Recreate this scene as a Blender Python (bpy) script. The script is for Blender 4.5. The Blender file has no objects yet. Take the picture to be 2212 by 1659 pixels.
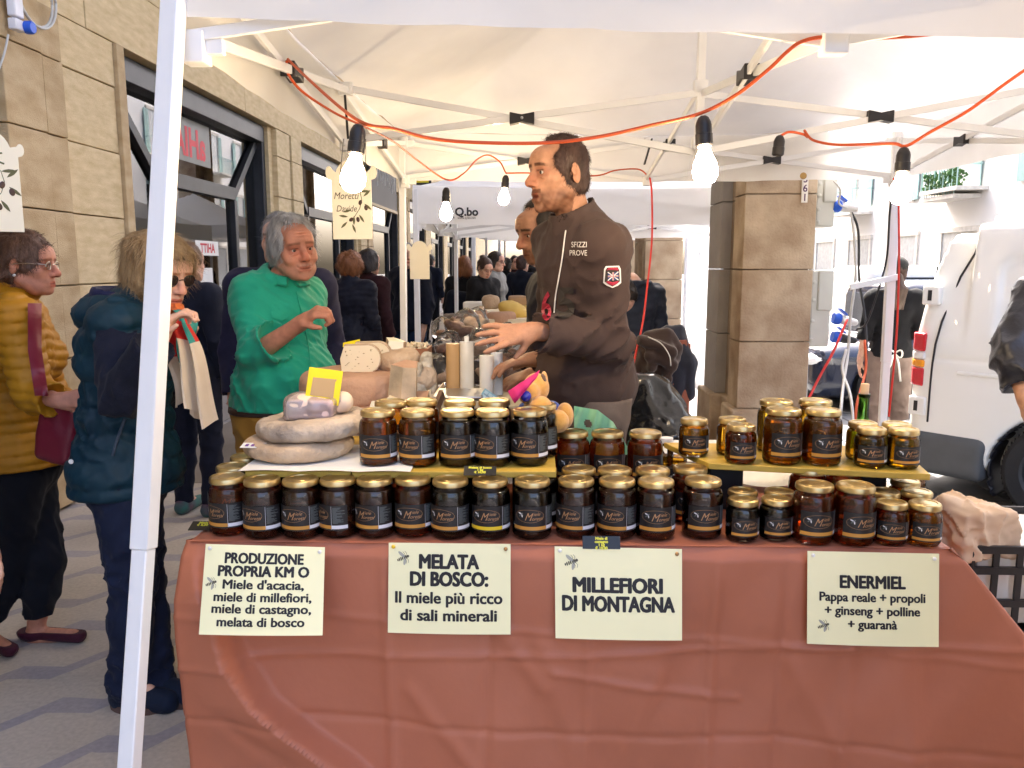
import bpy, bmesh, math, random
import numpy as np
from mathutils import Vector, Matrix
R = math.radians
scene = bpy.context.scene
col = scene.collection
random.seed(7)
# ---------------------------------------------------------------- camera, world, sun, exposure
CAM_H, PITCH, YAW, FPX = 1.53, R(8.5), R(1.63), 1722.7      # FPX: focal length in units of a 2212 px wide frame
cd = bpy.data.cameras.new('camera'); cam = bpy.data.objects.new('camera', cd); col.objects.link(cam)
cam.location = (0, 0, CAM_H); cam.rotation_euler = (R(90) - PITCH, 0, YAW)
cd.sensor_width = 36; cd.lens = FPX / 2212 * 36; cd.clip_start = 0.05; cd.clip_end = 400
scene.camera = cam
world = bpy.data.worlds.new('World'); scene.world = world; world.use_nodes = True
wn = world.node_tree.nodes; wl = world.node_tree.links
for n in list(wn): wn.remove(n)
SUN_AZ, SUN_EL = R(-3), R(52)          # azimuth from +y towards +x
sky = wn.new('ShaderNodeTexSky'); sky.sky_type = 'NISHITA'; sky.sun_disc = False
sky.sun_elevation = SUN_EL; sky.sun_rotation = SUN_AZ; sky.air_density = .6; sky.dust_density = 7.0; sky.ozone_density = .1
bg = wn.new('ShaderNodeBackground'); bg.inputs['Strength'].default_value = 0.13
wo = wn.new('ShaderNodeOutputWorld')
wl.new(sky.outputs[0], bg.inputs[0]); wl.new(bg.outputs[0], wo.inputs[0])
sl = bpy.data.lights.new('sun', 'SUN'); sl.energy = 2.0; sl.angle = R(0.5); sl.color = (1, .95, .87)
sun = bpy.data.objects.new('sun', sl); col.objects.link(sun)
sdir = Vector((math.sin(SUN_AZ) * math.cos(SUN_EL), math.cos(SUN_AZ) * math.cos(SUN_EL), math.sin(SUN_EL)))
sun.rotation_euler = (-sdir).to_track_quat('-Z', 'Y').to_euler(); sun.location = (20, 20, 25)
vs = scene.view_settings; vs.view_transform = 'Standard'; vs.look = 'None'; vs.gamma = 1.0
vs.exposure = 3.5; vs.use_curve_mapping = False
scene.render.engine = 'CYCLES'
cy = scene.cycles; cy.use_denoising = True; cy.max_bounces = 10; cy.diffuse_bounces = 5; cy.glossy_bounces = 4
cy.transmission_bounces = 8; cy.transparent_max_bounces = 12; cy.sample_clamp_indirect = 6; cy.caustics_reflective = False
cy.caustics_refractive = False
try: cy.denoiser = 'OPENIMAGEDENOISE'
except Exception: pass

# ---------------------------------------------------------------- photo helpers: pixel of the 2212 px frame -> point
_fw = np.array([-math.sin(YAW) * math.cos(PITCH), math.cos(YAW) * math.cos(PITCH), -math.sin(PITCH)])
_rt = np.array([math.cos(YAW), math.sin(YAW), 0.0]); _up = np.cross(_rt, _fw); _C = np.array([0, 0, CAM_H])
def _ray(x, y): return _fw + _rt * ((x - 1106) / FPX) - _up * ((y - 829.5) / FPX)
def PY(x, y, Y): d = _ray(x, y); return Vector(_C + d * (Y / d[1]))
def PX(x, y, X): d = _ray(x, y); return Vector(_C + d * (X / d[0]))
def PZ(x, y, Z): d = _ray(x, y); return Vector(_C + d * ((Z - CAM_H) / d[2]))

# ---------------------------------------------------------------- materials
MATS = {}
def mat(name, c=(.5, .5, .5), rough=.6, c2=None, var=.12, vs=6.0, bump=0.0, bs=40.0, metal=0.0, spec=.5, sheen=0.0, trans=0.0,
        ior=1.45, coat=0.0, emit=None, es=0.0, attr=False, sub=0.0, transl=0.0, aniso=None, alpha=1.0, detail=4.0, rvar=0.0):
    """one procedural material: noise between two close colours, fine bump; attr multiplies a vertex colour in"""
    if name in MATS: return MATS[name]
    m = bpy.data.materials.new(name); m.use_nodes = True; MATS[name] = m
    nt = m.node_tree; N = nt.nodes; L = nt.links
    b = N['Principled BSDF']; out = N['Material Output']
    tc = N.new('ShaderNodeTexCoord'); mp = N.new('ShaderNodeMapping'); L.new(tc.outputs['Object'], mp.inputs[0])
    if aniso: mp.inputs['Scale'].default_value = aniso
    no = N.new('ShaderNodeTexNoise'); no.inputs['Scale'].default_value = vs; no.inputs['Detail'].default_value = detail; L.new(mp.outputs[0], no.inputs[0])
    cr = N.new('ShaderNodeValToRGB')
    if c2 is None: a = [x * (1 - var) for x in c]; d = [min(1, x * (1 + var)) for x in c]
    else: a, d = c, c2
    cr.color_ramp.elements[0].position = .3; cr.color_ramp.elements[1].position = .7
    cr.color_ramp.elements[0].color = (*a, 1); cr.color_ramp.elements[1].color = (*d, 1)
    L.new(no.outputs[0], cr.inputs[0]); csock = cr.outputs[0]
    if attr:
        at = N.new('ShaderNodeAttribute'); at.attribute_name = 'Col'
        mx = N.new('ShaderNodeMix'); mx.data_type = 'RGBA'; mx.blend_type = 'MULTIPLY'; mx.inputs[0].default_value = 1
        L.new(csock, mx.inputs[6]); L.new(at.outputs['Color'], mx.inputs[7]); csock = mx.outputs[2]
    L.new(csock, b.inputs['Base Color'])
    b.inputs['Roughness'].default_value = rough; b.inputs['Metallic'].default_value = metal
    b.inputs['Specular IOR Level'].default_value = spec; b.inputs['IOR'].default_value = ior
    b.inputs['Transmission Weight'].default_value = trans; b.inputs['Coat Weight'].default_value = coat
    b.inputs['Sheen Weight'].default_value = sheen; b.inputs['Alpha'].default_value = alpha
    if sub: b.inputs['Subsurface Weight'].default_value = sub; b.inputs['Subsurface Radius'].default_value = (.012, .005, .003); b.inputs['Subsurface Scale'].default_value = 1
    if rvar:
        mr = N.new('ShaderNodeMapRange'); L.new(no.outputs[0], mr.inputs[0]); mr.inputs[3].default_value = max(0, rough - rvar); mr.inputs[4].default_value = min(1, rough + rvar); L.new(mr.outputs[0], b.inputs['Roughness'])
    if emit: b.inputs['Emission Color'].default_value = (*emit, 1); b.inputs['Emission Strength'].default_value = es
    if bump:
        n2 = N.new('ShaderNodeTexNoise'); n2.inputs['Scale'].default_value = bs; n2.inputs['Detail'].default_value = 3; L.new(mp.outputs[0], n2.inputs[0])
        bp = N.new('ShaderNodeBump'); bp.inputs['Strength'].default_value = bump; bp.inputs['Distance'].default_value = .01
        L.new(n2.outputs[0], bp.inputs['Height']); L.new(bp.outputs[0], b.inputs['Normal'])
    if transl:
        tr = N.new('ShaderNodeBsdfTranslucent'); L.new(csock, tr.inputs[0]); ms = N.new('ShaderNodeMixShader'); ms.inputs[0].default_value = transl
        L.new(b.outputs[0], ms.inputs[1]); L.new(tr.outputs[0], ms.inputs[2]); L.new(ms.outputs[0], out.inputs[0])
    return m
def film_mat(name, tint=(1, 1, 1), ior=1.5, rough=.05, base=0.04, dirt=0.0):
    """thin clear sheet (window pane, plastic bag): transparent with a Fresnel gloss"""
    if name in MATS: return MATS[name]
    m = bpy.data.materials.new(name); m.use_nodes = True; MATS[name] = m
    N = m.node_tree.nodes; L = m.node_tree.links; N.remove(N['Principled BSDF']); out = N['Material Output']
    t = N.new('ShaderNodeBsdfTransparent'); t.inputs[0].default_value = (*tint, 1)
    g = N.new('ShaderNodeBsdfGlossy'); g.inputs['Roughness'].default_value = rough
    f = N.new('ShaderNodeFresnel'); f.inputs['IOR'].default_value = ior
    ms = N.new('ShaderNodeMixShader'); L.new(f.outputs[0], ms.inputs[0]); L.new(t.outputs[0], ms.inputs[1]); L.new(g.outputs[0], ms.inputs[2])
    if dirt:
        df = N.new('ShaderNodeBsdfDiffuse'); df.inputs[0].default_value = (.8, .8, .8, 1); m2 = N.new('ShaderNodeMixShader'); m2.inputs[0].default_value = dirt
        L.new(ms.outputs[0], m2.inputs[1]); L.new(df.outputs[0], m2.inputs[2]); L.new(m2.outputs[0], out.inputs[0])
    else: L.new(ms.outputs[0], out.inputs[0])
    return m

# ---------------------------------------------------------------- mesh builder
class MB:
    def __init__(s): s.v = []; s.f = []; s.mi = []; s.m = 0
    def add(s, vs_, fs):
        o = len(s.v); s.v += [tuple(p) for p in vs_]; s.f += [tuple(i + o for i in f) for f in fs]; s.mi += [s.m] * len(fs); return s
    def box(s, c, d, rot=None):
        x, y, z = d[0] / 2, d[1] / 2, d[2] / 2
        p = [Vector((a * x, b * y, e * z)) for a in (-1, 1) for b in (-1, 1) for e in (-1, 1)]
        if rot is not None:
            if not isinstance(rot, Matrix): rot = Matrix.Rotation(rot, 3, 'Z')
            p = [rot @ q for q in p]
        c = Vector(c); p = [q + c for q in p]
        return s.add(p, [(0, 1, 3, 2), (4, 6, 7, 5), (0, 4, 5, 1), (2, 3, 7, 6), (0, 2, 6, 4), (1, 5, 7, 3)])
    def bb(s, x0, x1, y0, y1, z0, z1): return s.box(((x0 + x1) / 2, (y0 + y1) / 2, (z0 + z1) / 2), (x1 - x0, y1 - y0, z1 - z0))
    def bar(s, a, b, w, h=None, upv=(0, 0, 1)):
        a, b = Vector(a), Vector(b); h = h or w; z = (b - a); L = z.length; z.normalize(); u = Vector(upv)
        if abs(z.dot(u)) > .98: u = Vector((0, 1, 0))
        x = u.cross(z).normalized(); y = z.cross(x); rot = Matrix((x, y, z)).transposed()
        return s.box((a + b) / 2, (w, h, L), rot)
    def tube(s, pts, r, seg=8, caps=True):
        pts = [Vector(p) for p in pts]; n = len(pts); rr = r if isinstance(r, (list, tuple)) else [r] * n
        vs_ = []; prev = None
        for i, p in enumerate(pts):
            t = (pts[min(i + 1, n - 1)] - pts[max(i - 1, 0)]).normalized()
            if prev is None:
                u = Vector((0, 0, 1)) if abs(t.z) < .9 else Vector((1, 0, 0)); x = t.cross(u).normalized()
            else: x = (prev - t * prev.dot(t)).normalized()
            prev = x; y = t.cross(x)
            for k in range(seg):
                a = 2 * math.pi * k / seg; vs_.append(p + (x * math.cos(a) + y * math.sin(a)) * rr[i])
        fs = [(i * seg + k, i * seg + (k + 1) % seg, (i + 1) * seg + (k + 1) % seg, (i + 1) * seg + k) for i in range(n - 1) for k in range(seg)]
        if caps: fs += [tuple(range(seg))[::-1], tuple((n - 1) * seg + k for k in range(seg))]
        return s.add(vs_, fs)
    def lathe(s, prof, seg=24, c=(0, 0, 0), rot=None, caps=True, arc=None):
        c = Vector(c); vs_ = []
        for (r, z) in prof:
            for k in range(seg):
                a = 2 * math.pi * k / seg; q = Vector((r * math.cos(a), r * math.sin(a), z))
                if rot is not None: q = rot @ q
                vs_.append(q + c)
        n = len(prof)
        fs = [(i * seg + k, i * seg + (k + 1) % seg, (i + 1) * seg + (k + 1) % seg, (i + 1) * seg + k) for i in range(n - 1) for k in range(seg)]
        if caps: fs += [tuple(range(seg))[::-1], tuple((n - 1) * seg + k for k in range(seg))]
        return s.add(vs_, fs)
    def prism(s, poly, d, frame=None):
        """poly: 2-D outline (ccw) in frame x,z; extruded along frame y by d"""
        n = len(poly); P = [Vector((x, 0, z)) for x, z in poly] + [Vector((x, d, z)) for x, z in poly]
        if frame is not None: P = [frame @ p for p in P]
        fs = [tuple(range(n)), tuple(range(2 * n - 1, n - 1, -1))] + [(i, i + n, (i + 1) % n + n, (i + 1) % n) for i in range(n)]
        return s.add(P, fs)
    def grid(s, fn, nu, nv):
        vs_ = [fn(i / nu, j / nv) for j in range(nv + 1) for i in range(nu + 1)]
        return s.add(vs_, [(j * (nu + 1) + i, j * (nu + 1) + i + 1, (j + 1) * (nu + 1) + i + 1, (j + 1) * (nu + 1) + i) for j in range(nv) for i in range(nu)])
    def ell(s, c, r, seg=16, rings=10, rot=None):
        c = Vector(c); r = r if isinstance(r, (tuple, list)) else (r, r, r); vs_ = []
        for j in range(1, rings):
            t = math.pi * j / rings
            for k in range(seg):
                a = 2 * math.pi * k / seg; q = Vector((r[0] * math.sin(t) * math.cos(a), r[1] * math.sin(t) * math.sin(a), r[2] * math.cos(t)))
                vs_.append(c + (rot @ q if rot is not None else q))
        top = Vector((0, 0, r[2])); vs_ += [c + (rot @ top if rot is not None else top), c - (rot @ top if rot is not None else top)]
        m = (rings - 1) * seg
        fs = [(j * seg + k, (j + 1) * seg + k, (j + 1) * seg + (k + 1) % seg, j * seg + (k + 1) % seg) for j in range(rings - 2) for k in range(seg)]
        fs += [(m, k, (k + 1) % seg) for k in range(seg)] + [(m + 1, (rings - 2) * seg + (k + 1) % seg, (rings - 2) * seg + k) for k in range(seg)]
        return s.add(vs_, fs)
    def mesh(s, name, off=None, smooth=35):
        me = bpy.data.meshes.new(name); V = s.v
        if off is not None: V = [(p[0] - off[0], p[1] - off[1], p[2] - off[2]) for p in V]
        me.from_pydata(V, [], s.f)
        if any(s.mi): me.polygons.foreach_set('material_index', s.mi)
        me.update()
        if smooth: me.shade_smooth(); me.set_sharp_from_angle(angle=R(smooth))
        return me
def put(o, label=None, cat=None, group=None, kind=None):
    if label: o['label'] = label
    if cat: o['category'] = cat
    if group: o['group'] = group
    if kind: o['kind'] = kind
    return o
def link(name, me, mats, parent=None, loc=None, bevel=0.0, rz=0.0):
    o = bpy.data.objects.new(name, me); col.objects.link(o)
    if mats is not None:
        for m in (mats if isinstance(mats, (list, tuple)) else [mats]):
            if len(me.materials) < (len(mats) if isinstance(mats, (list, tuple)) else 1): me.materials.append(m)
    if parent is not None: o.parent = parent
    if loc is not None: o.location = loc
    if rz: o.rotation_euler.z = rz
    if bevel:
        b = o.modifiers.new('bevel', 'BEVEL'); b.width = bevel; b.segments = 2; b.limit_method = 'ANGLE'; b.angle_limit = R(40)
    return o
def obj(name, mb, mats, parent=None, at=None, bevel=0.0, smooth=35, local=False):
    """mb in world coordinates; becomes a child of parent (an unrotated Empty) or a top-level mesh with its origin at `at`"""
    off = None
    if not local: off = parent_world(parent) if parent is not None else at
    return link(name, mb.mesh(name, off, smooth), mats, parent, at if parent is None else None, bevel)
def parent_world(p):
    v = Vector((0, 0, 0))
    while p is not None: v = v + p.location; p = p.parent
    return v
def thing(name, label, cat, loc=(0, 0, 0), rz=0.0, group=None, kind=None):
    o = bpy.data.objects.new(name, None); col.objects.link(o); o.location = loc; o.rotation_euler = (0, 0, rz); o.empty_display_size = .1
    return put(o, label, cat, group, kind)
def copy_tree(o, parent=None):
    c = o.copy(); col.objects.link(c)
    if parent is not None: c.parent = parent
    for ch in list(o.children): copy_tree(ch, c)
    return c
def spline(pts, n=8):
    """Catmull-Rom through points"""
    P = [Vector(p) for p in pts]; P = [P[0] * 2 - P[1]] + P + [P[-1] * 2 - P[-2]]; out = []
    for i in range(1, len(P) - 2):
        for k in range(n):
            t = k / n; a, b, c, d = P[i - 1], P[i], P[i + 1], P[i + 2]
            out.append(.5 * ((2 * b) + (c - a) * t + (2 * a - 5 * b + 4 * c - d) * t * t + (3 * b - a - 3 * c + d) * t ** 3))
    out.append(P[-2]); return out
def text_mesh(body, size, mb, fn, bold=0.0, sx=1.0, shear=0.0, align='CENTER', extr=0.0, space=1.0):
    """builtin font -> flat mesh; fn maps (x, y) of the text plane to a point; appended to mb"""
    cu = bpy.data.curves.new('txt', 'FONT'); cu.body = body; cu.size = size; cu.align_x = align; cu.shear = shear
    cu.offset = bold; cu.resolution_u = 3; cu.space_character = space; cu.fill_mode = 'FRONT'
    o = bpy.data.objects.new('txt', cu); col.objects.link(o); dg = bpy.context.evaluated_depsgraph_get()
    me = bpy.data.meshes.new_from_object(o.evaluated_get(dg))
    mb.add([fn(v.co.x * sx, v.co.y) for v in me.vertices], [tuple(p.vertices) for p in me.polygons])
    bpy.data.objects.remove(o); bpy.data.curves.remove(cu); bpy.data.meshes.remove(me)

# ---------------------------------------------------------------- implicit surfaces (organic shapes)
def noise3(P, f, seed=0):
    r = np.random.RandomState(seed); out = np.zeros(P.shape[:-1], np.float32)
    for i in range(5):
        a = r.normal(size=3) * f * (0.7 + .35 * i); b = r.normal(size=3) * f * .6; ph = r.uniform(0, 6.28, 2)
        out += np.sin(P @ a + ph[0] + 1.3 * np.sin(P @ b + ph[1])) / (1 + .5 * i)
    return out / 2.2
class Sdf:
    def __init__(s, lo, hi, h, fine=None):
        """fine = (centre, radius, step): a finer step of the grid around one place (a head)"""
        s.lo = np.array(lo, np.float32); s.h = h; n = np.ceil((np.array(hi) - np.array(lo)) / h).astype(int) + 1
        s.ax = [s.lo[i] + h * np.arange(n[i], dtype=np.float32) for i in range(3)]
        if fine is not None:
            for i in range(3):
                a, b = fine[0][i] - fine[1][i], fine[0][i] + fine[1][i]; A = s.ax[i]; s.ax[i] = np.concatenate([A[A < a - fine[2]], np.arange(a, b, fine[2], dtype=np.float32), A[A > b]]).astype(np.float32)
        s.D = np.full([len(a) for a in s.ax], .5, np.float32)
    def _sub(s, lo, hi):
        sl_ = []
        for i in range(3):
            a = int(max(0, np.searchsorted(s.ax[i], lo[i]) - 1)); b = int(min(len(s.ax[i]), np.searchsorted(s.ax[i], hi[i]) + 1))
            if b <= a: return None, None
            sl_.append(slice(a, b))
        X, Y, Z = np.meshgrid(s.ax[0][sl_[0]], s.ax[1][sl_[1]], s.ax[2][sl_[2]], indexing='ij')
        return tuple(sl_), np.stack([X, Y, Z], -1)
    def _mix(s, sl_, d, k, op):
        o = s.D[sl_]
        if op == 'add':
            if k: h = np.clip(.5 + .5 * (o - d) / k, 0, 1); s.D[sl_] = o * (1 - h) + d * h - k * h * (1 - h)
            else: s.D[sl_] = np.minimum(o, d)
        else:
            if k: h = np.clip(.5 - .5 * (o + d) / k, 0, 1); s.D[sl_] = o * (1 - h) - d * h + k * h * (1 - h)
            else: s.D[sl_] = np.maximum(o, -d)
    def cap(s, a, b, ra, rb=None, k=.02, op='add'):
        rb = ra if rb is None else rb; a = np.array(a, np.float32); b = np.array(b, np.float32); m = max(ra, rb) + k * 1.2 + .03
        sl_, P = s._sub(np.minimum(a, b) - m, np.maximum(a, b) + m)
        if sl_ is None: return s
        ab = b - a; t = np.clip(((P - a) @ ab) / max(1e-9, float(ab @ ab)), 0, 1); d = np.linalg.norm(P - a - t[..., None] * ab, axis=-1) - (ra + (rb - ra) * t)
        s._mix(sl_, d, k, op); return s
    def ell(s, c, r, k=.02, op='add', rot=None):
        c = np.array(c, np.float32); r = np.array(r if hasattr(r, '__len__') else (r, r, r), np.float32); m = max(r) + k * 1.2 + .03
        sl_, P = s._sub(c - m, c + m)
        if sl_ is None: return s
        q = P - c
        if rot is not None: q = q @ np.array(rot, np.float32)        # rot columns = local axes
        k0 = np.linalg.norm(q / r, axis=-1); k1 = np.linalg.norm(q / (r * r), axis=-1); d = k0 * (k0 - 1) / np.maximum(k1, 1e-6)
        s._mix(sl_, d, k, op); return s
    def box(s, c, hs, rad=.01, k=.01, op='add', rot=None):
        c = np.array(c, np.float32); hs = np.array(hs, np.float32); m = float(np.linalg.norm(hs)) + k + .03
        sl_, P = s._sub(c - m, c + m)
        if sl_ is None: return s
        q = P - c
        if rot is not None: q = q @ np.array(rot, np.float32)
        q = np.abs(q) - (hs - rad); d = np.linalg.norm(np.maximum(q, 0), axis=-1) + np.minimum(q.max(-1), 0) - rad
        s._mix(sl_, d, k, op); return s
    def cut(s, p, n, k=0.0):
        """keep the side the normal points away from"""
        n = np.array(n, np.float32); n /= np.linalg.norm(n); p = np.array(p, np.float32)
        d = ((s.ax[0] - p[0]) * n[0])[:, None, None] + ((s.ax[1] - p[1]) * n[1])[None, :, None] + ((s.ax[2] - p[2]) * n[2])[None, None, :]
        s.D = np.maximum(s.D, d)
        return s
    def near_cut(s, p, n, c, rad):
        """plane cut that only bites within rad of the vertical line through c"""
        n = np.array(n, np.float32); n /= np.linalg.norm(n)
        d = ((s.ax[0] - p[0]) * n[0])[:, None, None] + ((s.ax[1] - p[1]) * n[1])[None, :, None] + ((s.ax[2] - p[2]) * n[2])[None, None, :]
        r_ = np.sqrt((s.ax[0] - c[0])[:, None, None] ** 2 + (s.ax[1] - c[1])[None, :, None] ** 2)
        s.D = np.where(r_ < rad, np.maximum(s.D, d), s.D).astype(np.float32); return s
    def pts(s, band=.03):
        idx = np.argwhere(np.abs(s.D) < band); return idx, np.stack([s.ax[i][idx[:, i]] for i in range(3)], -1)
    def disp(s, fn, band=.03):
        idx, P = s.pts(band); s.D[idx[:, 0], idx[:, 1], idx[:, 2]] += fn(P).astype(np.float32); return s
    def raw(s):
        D = s.D; D[0], D[-1] = np.maximum(D[0], .01), np.maximum(D[-1], .01)
        D[:, 0], D[:, -1] = np.maximum(D[:, 0], .01), np.maximum(D[:, -1], .01); D[:, :, 0], D[:, :, -1] = np.maximum(D[:, :, 0], .01), np.maximum(D[:, :, -1], .01)
        S = D < 0; cs = [S[i:S.shape[0] - 1 + i, j:S.shape[1] - 1 + j, k:S.shape[2] - 1 + k] for i in (0, 1) for j in (0, 1) for k in (0, 1)]
        cnt = sum(c.astype(np.int8) for c in cs); act = (cnt > 0) & (cnt < 8); idx = np.argwhere(act)
        if len(idx) == 0: return np.zeros((0, 3)), np.zeros((0, 4), int)
        offs = np.array([(i, j, k) for i in (0, 1) for j in (0, 1) for k in (0, 1)])
        val = np.stack([D[idx[:, 0] + o[0], idx[:, 1] + o[1], idx[:, 2] + o[2]] for o in offs], 1)
        acc = np.zeros((len(idx), 3)); n = np.zeros(len(idx))
        for a in range(8):
            for b in range(a + 1, 8):
                if np.abs(offs[a] - offs[b]).sum() != 1: continue
                m = (val[:, a] < 0) != (val[:, b] < 0); t = val[m, a] / (val[m, a] - val[m, b])
                acc[m] += offs[a] + t[:, None] * (offs[b] - offs[a]); n[m] += 1
        fr = acc / n[:, None]; V = np.stack([s.ax[i][idx[:, i]] * (1 - fr[:, i]) + s.ax[i][idx[:, i] + 1] * fr[:, i] for i in range(3)], 1)
        vid = np.full(act.shape, -1, np.int64); vid[act] = np.arange(len(idx)); F = []
        for ax in range(3):
            u, w = (ax + 1) % 3, (ax + 2) % 3; A = np.moveaxis(S, [ax, u, w], [0, 1, 2]); I = np.moveaxis(vid, [ax, u, w], [0, 1, 2])
            e = A[:-1, 1:-1, 1:-1] != A[1:, 1:-1, 1:-1]; p = np.argwhere(e); i, j, k = p[:, 0], p[:, 1] + 1, p[:, 2] + 1
            q = np.stack([I[i, j - 1, k - 1], I[i, j, k - 1], I[i, j, k], I[i, j - 1, k]], 1); flip = ~A[i, j, k]
            q[flip] = q[flip][:, ::-1]; F.append(q)
        F = np.concatenate(F); F = F[(F >= 0).all(1)]
        return V, F
    def mesh(s, name, colfn=None, smooth=2, off=None, xf=None):
        V, F = s.raw()
        for _ in range(smooth if len(V) else 0):
            acc = np.zeros_like(V); n = np.zeros(len(V))
            for a in range(4):
                i, j = F[:, a], F[:, (a + 1) % 4]
                for c in range(3): acc[:, c] += np.bincount(i, V[j, c], len(V)) + np.bincount(j, V[i, c], len(V))
                n += np.bincount(i, minlength=len(V)) + np.bincount(j, minlength=len(V))
            V = V * .5 + .5 * acc / np.maximum(n, 1)[:, None]
        return np_mesh(name, V, F, colfn, off, xf)
def np_mesh(name, V, F, colfn=None, off=None, xf=None):
    me = bpy.data.meshes.new(name); n = len(V); W = V
    if xf is not None: W = V @ np.array(xf[0]).T + np.array(xf[1])
    if off is not None: W = W - np.array(off)
    me.vertices.add(n); me.vertices.foreach_set('co', np.ascontiguousarray(W, dtype=np.float32).ravel())
    k = F.shape[1]; me.loops.add(len(F) * k); me.loops.foreach_set('vertex_index', np.ascontiguousarray(F, dtype=np.int32).ravel())
    me.polygons.add(len(F)); me.polygons.foreach_set('loop_start', np.arange(0, len(F) * k, k, dtype=np.int32))
    me.update(calc_edges=True); me.validate(); me.shade_smooth()
    if colfn is not None:
        C = np.ones((n, 4), np.float32); C[:, :3] = colfn(V); ca = me.color_attributes.new('Col', 'FLOAT_COLOR', 'POINT'); ca.data.foreach_set('color', C.ravel())
    return me
# ================================================================ THE SETTING
# materials of the place
m_lime = mat('travertine', (.52, .39, .205), .75, c2=(.67, .53, .32), vs=7.0, bump=.45, bs=90, aniso=(1, 1, 3.2), detail=10)
m_lime2 = mat('travertine_tan', (.38, .26, .125), .75, c2=(.53, .40, .235), vs=5, bump=.45, bs=90, detail=10, aniso=(1, 1, 2.0))
m_limegrey = mat('travertine_grey', (.27, .25, .235), .8, c2=(.37, .345, .32), vs=3, bump=.25, bs=50)
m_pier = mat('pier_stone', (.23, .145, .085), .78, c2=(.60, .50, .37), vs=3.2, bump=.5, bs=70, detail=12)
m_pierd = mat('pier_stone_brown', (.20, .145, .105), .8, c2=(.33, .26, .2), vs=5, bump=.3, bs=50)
m_mortar = mat('mortar', (.12, .1, .085), .9)
m_dark = mat('dark_frame', (.022, .022, .025), .4, var=.3)
m_plaster = mat('plaster_ceiling', (.62, .58, .5), .9, bump=.1)
m_white_wall = mat('facade_render', (.86, .85, .83), .9, var=.04, vs=.4)
m_glass = film_mat('shop_glass', (.82, .88, .85), 2.9, .01)
m_interior = mat('shop_interior', (.50, .60, .54), .8, c2=(.62, .70, .64), vs=.8)
m_asphalt = mat('asphalt', (.05, .05, .055), .85, bump=.4, bs=120)
m_slab = mat('street_stone', (.13, .135, .145), .8, c2=(.22, .22, .22), vs=5, bump=.35, bs=60)
m_plain = mat('plain_pavement', (.20, .17, .14), .7, c2=(.27, .235, .2), vs=1.4, bump=.1, bs=90)

m_panel = mat('display_panel', (.16, .22, .18), .7, c2=(.24, .30, .25), vs=.9)
def zigzag_material():
    m = bpy.data.materials.new('zigzag_tiles'); m.use_nodes = True; N = m.node_tree.nodes; L = m.node_tree.links; b = N['Principled BSDF']
    tc = N.new('ShaderNodeTexCoord'); sx = N.new('ShaderNodeSeparateXYZ'); L.new(tc.outputs['Object'], sx.inputs[0])
    def mth(op, a, b_=None, c=None):
        n = N.new('ShaderNodeMath'); n.operation = op
        for i, q in enumerate((a, b_, c)):
            if q is None: continue
            if isinstance(q, (int, float)): n.inputs[i].default_value = q
            else: L.new(q, n.inputs[i])
        return n.outputs[0]
    u = mth('DIVIDE', sx.outputs[0], .28); fl = mth('FLOOR', u); fr = mth('SUBTRACT', u, fl)
    ramp = N.new('ShaderNodeMapRange'); L.new(fr, ramp.inputs[0]); ramp.inputs[1].default_value = .55; ramp.inputs[2].default_value = 1.0
    st = mth('MULTIPLY', mth('ADD', fl, ramp.outputs[0]), .18)
    nz = N.new('ShaderNodeTexNoise'); nz.inputs['Scale'].default_value = 9; L.new(tc.outputs['Object'], nz.inputs[0])
    v = mth('ADD', mth('SUBTRACT', sx.outputs[1], st), mth('MULTIPLY', nz.outputs[0], .02))
    q = mth('FRACT', mth('DIVIDE', v, .40)); band = mth('LESS_THAN', q, .24)
    n1 = N.new('ShaderNodeTexNoise'); n1.inputs['Scale'].default_value = 60; n1.inputs['Detail'].default_value = 5; L.new(tc.outputs['Object'], n1.inputs[0])
    n2 = N.new('ShaderNodeTexNoise'); n2.inputs['Scale'].default_value = 1.6; n2.inputs['Detail'].default_value = 4; L.new(tc.outputs['Object'], n2.inputs[0])
    mx = N.new('ShaderNodeMix'); mx.data_type = 'RGBA'; L.new(band, mx.inputs[0]); mx.inputs[6].default_value = (.44, .395, .34, 1); mx.inputs[7].default_value = (.31, .29, .305, 1)
    hs = N.new('ShaderNodeHueSaturation'); L.new(mx.outputs[2], hs.inputs['Color'])
    val = mth('ADD', mth('MULTIPLY', n1.outputs[0], .5), mth('ADD', mth('MULTIPLY', n2.outputs[0], .6), .45)); L.new(val, hs.inputs['Value'])
    L.new(hs.outputs[0], b.inputs['Base Color']); b.inputs['Roughness'].default_value = .62
    bp = N.new('ShaderNodeBump'); bp.inputs['Strength'].default_value = .08; L.new(n1.outputs[0], bp.inputs['Height']); L.new(bp.outputs[0], b.inputs['Normal'])
    return m
# ground sheets
g = MB(); g.bb(-60, 90, -60, 140, -.5, -.1); put(obj('street', g, m_asphalt), kind='structure')
g = MB(); g.bb(-6, 2.02, -14, 70, -.45, 0.0); put(obj('pavement', g, zigzag_material(), bevel=.01), kind='structure')
g = MB(); g.bb(-3.0, 1.25, 5.42, 60, -.02, .004); put(obj('pavement_band', g, m_plain), kind='structure')
# street slabs beside the kerb
st_root = thing('street_paving', None, None); put(st_root, kind='structure'); random.seed(3)
for i in range(5):
    y = 1.6 + (i % 2) * .25
    while y < 9.5:
        ln = random.uniform(.55, .95); x0 = 2.05 + i * .42
        s = MB(); s.bb(x0, x0 + .405, y, y + ln - .015, -.2, -.092 + random.uniform(-.004, .004)); obj('paving_slab', s, m_slab, st_root, bevel=.006); y += ln

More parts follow.
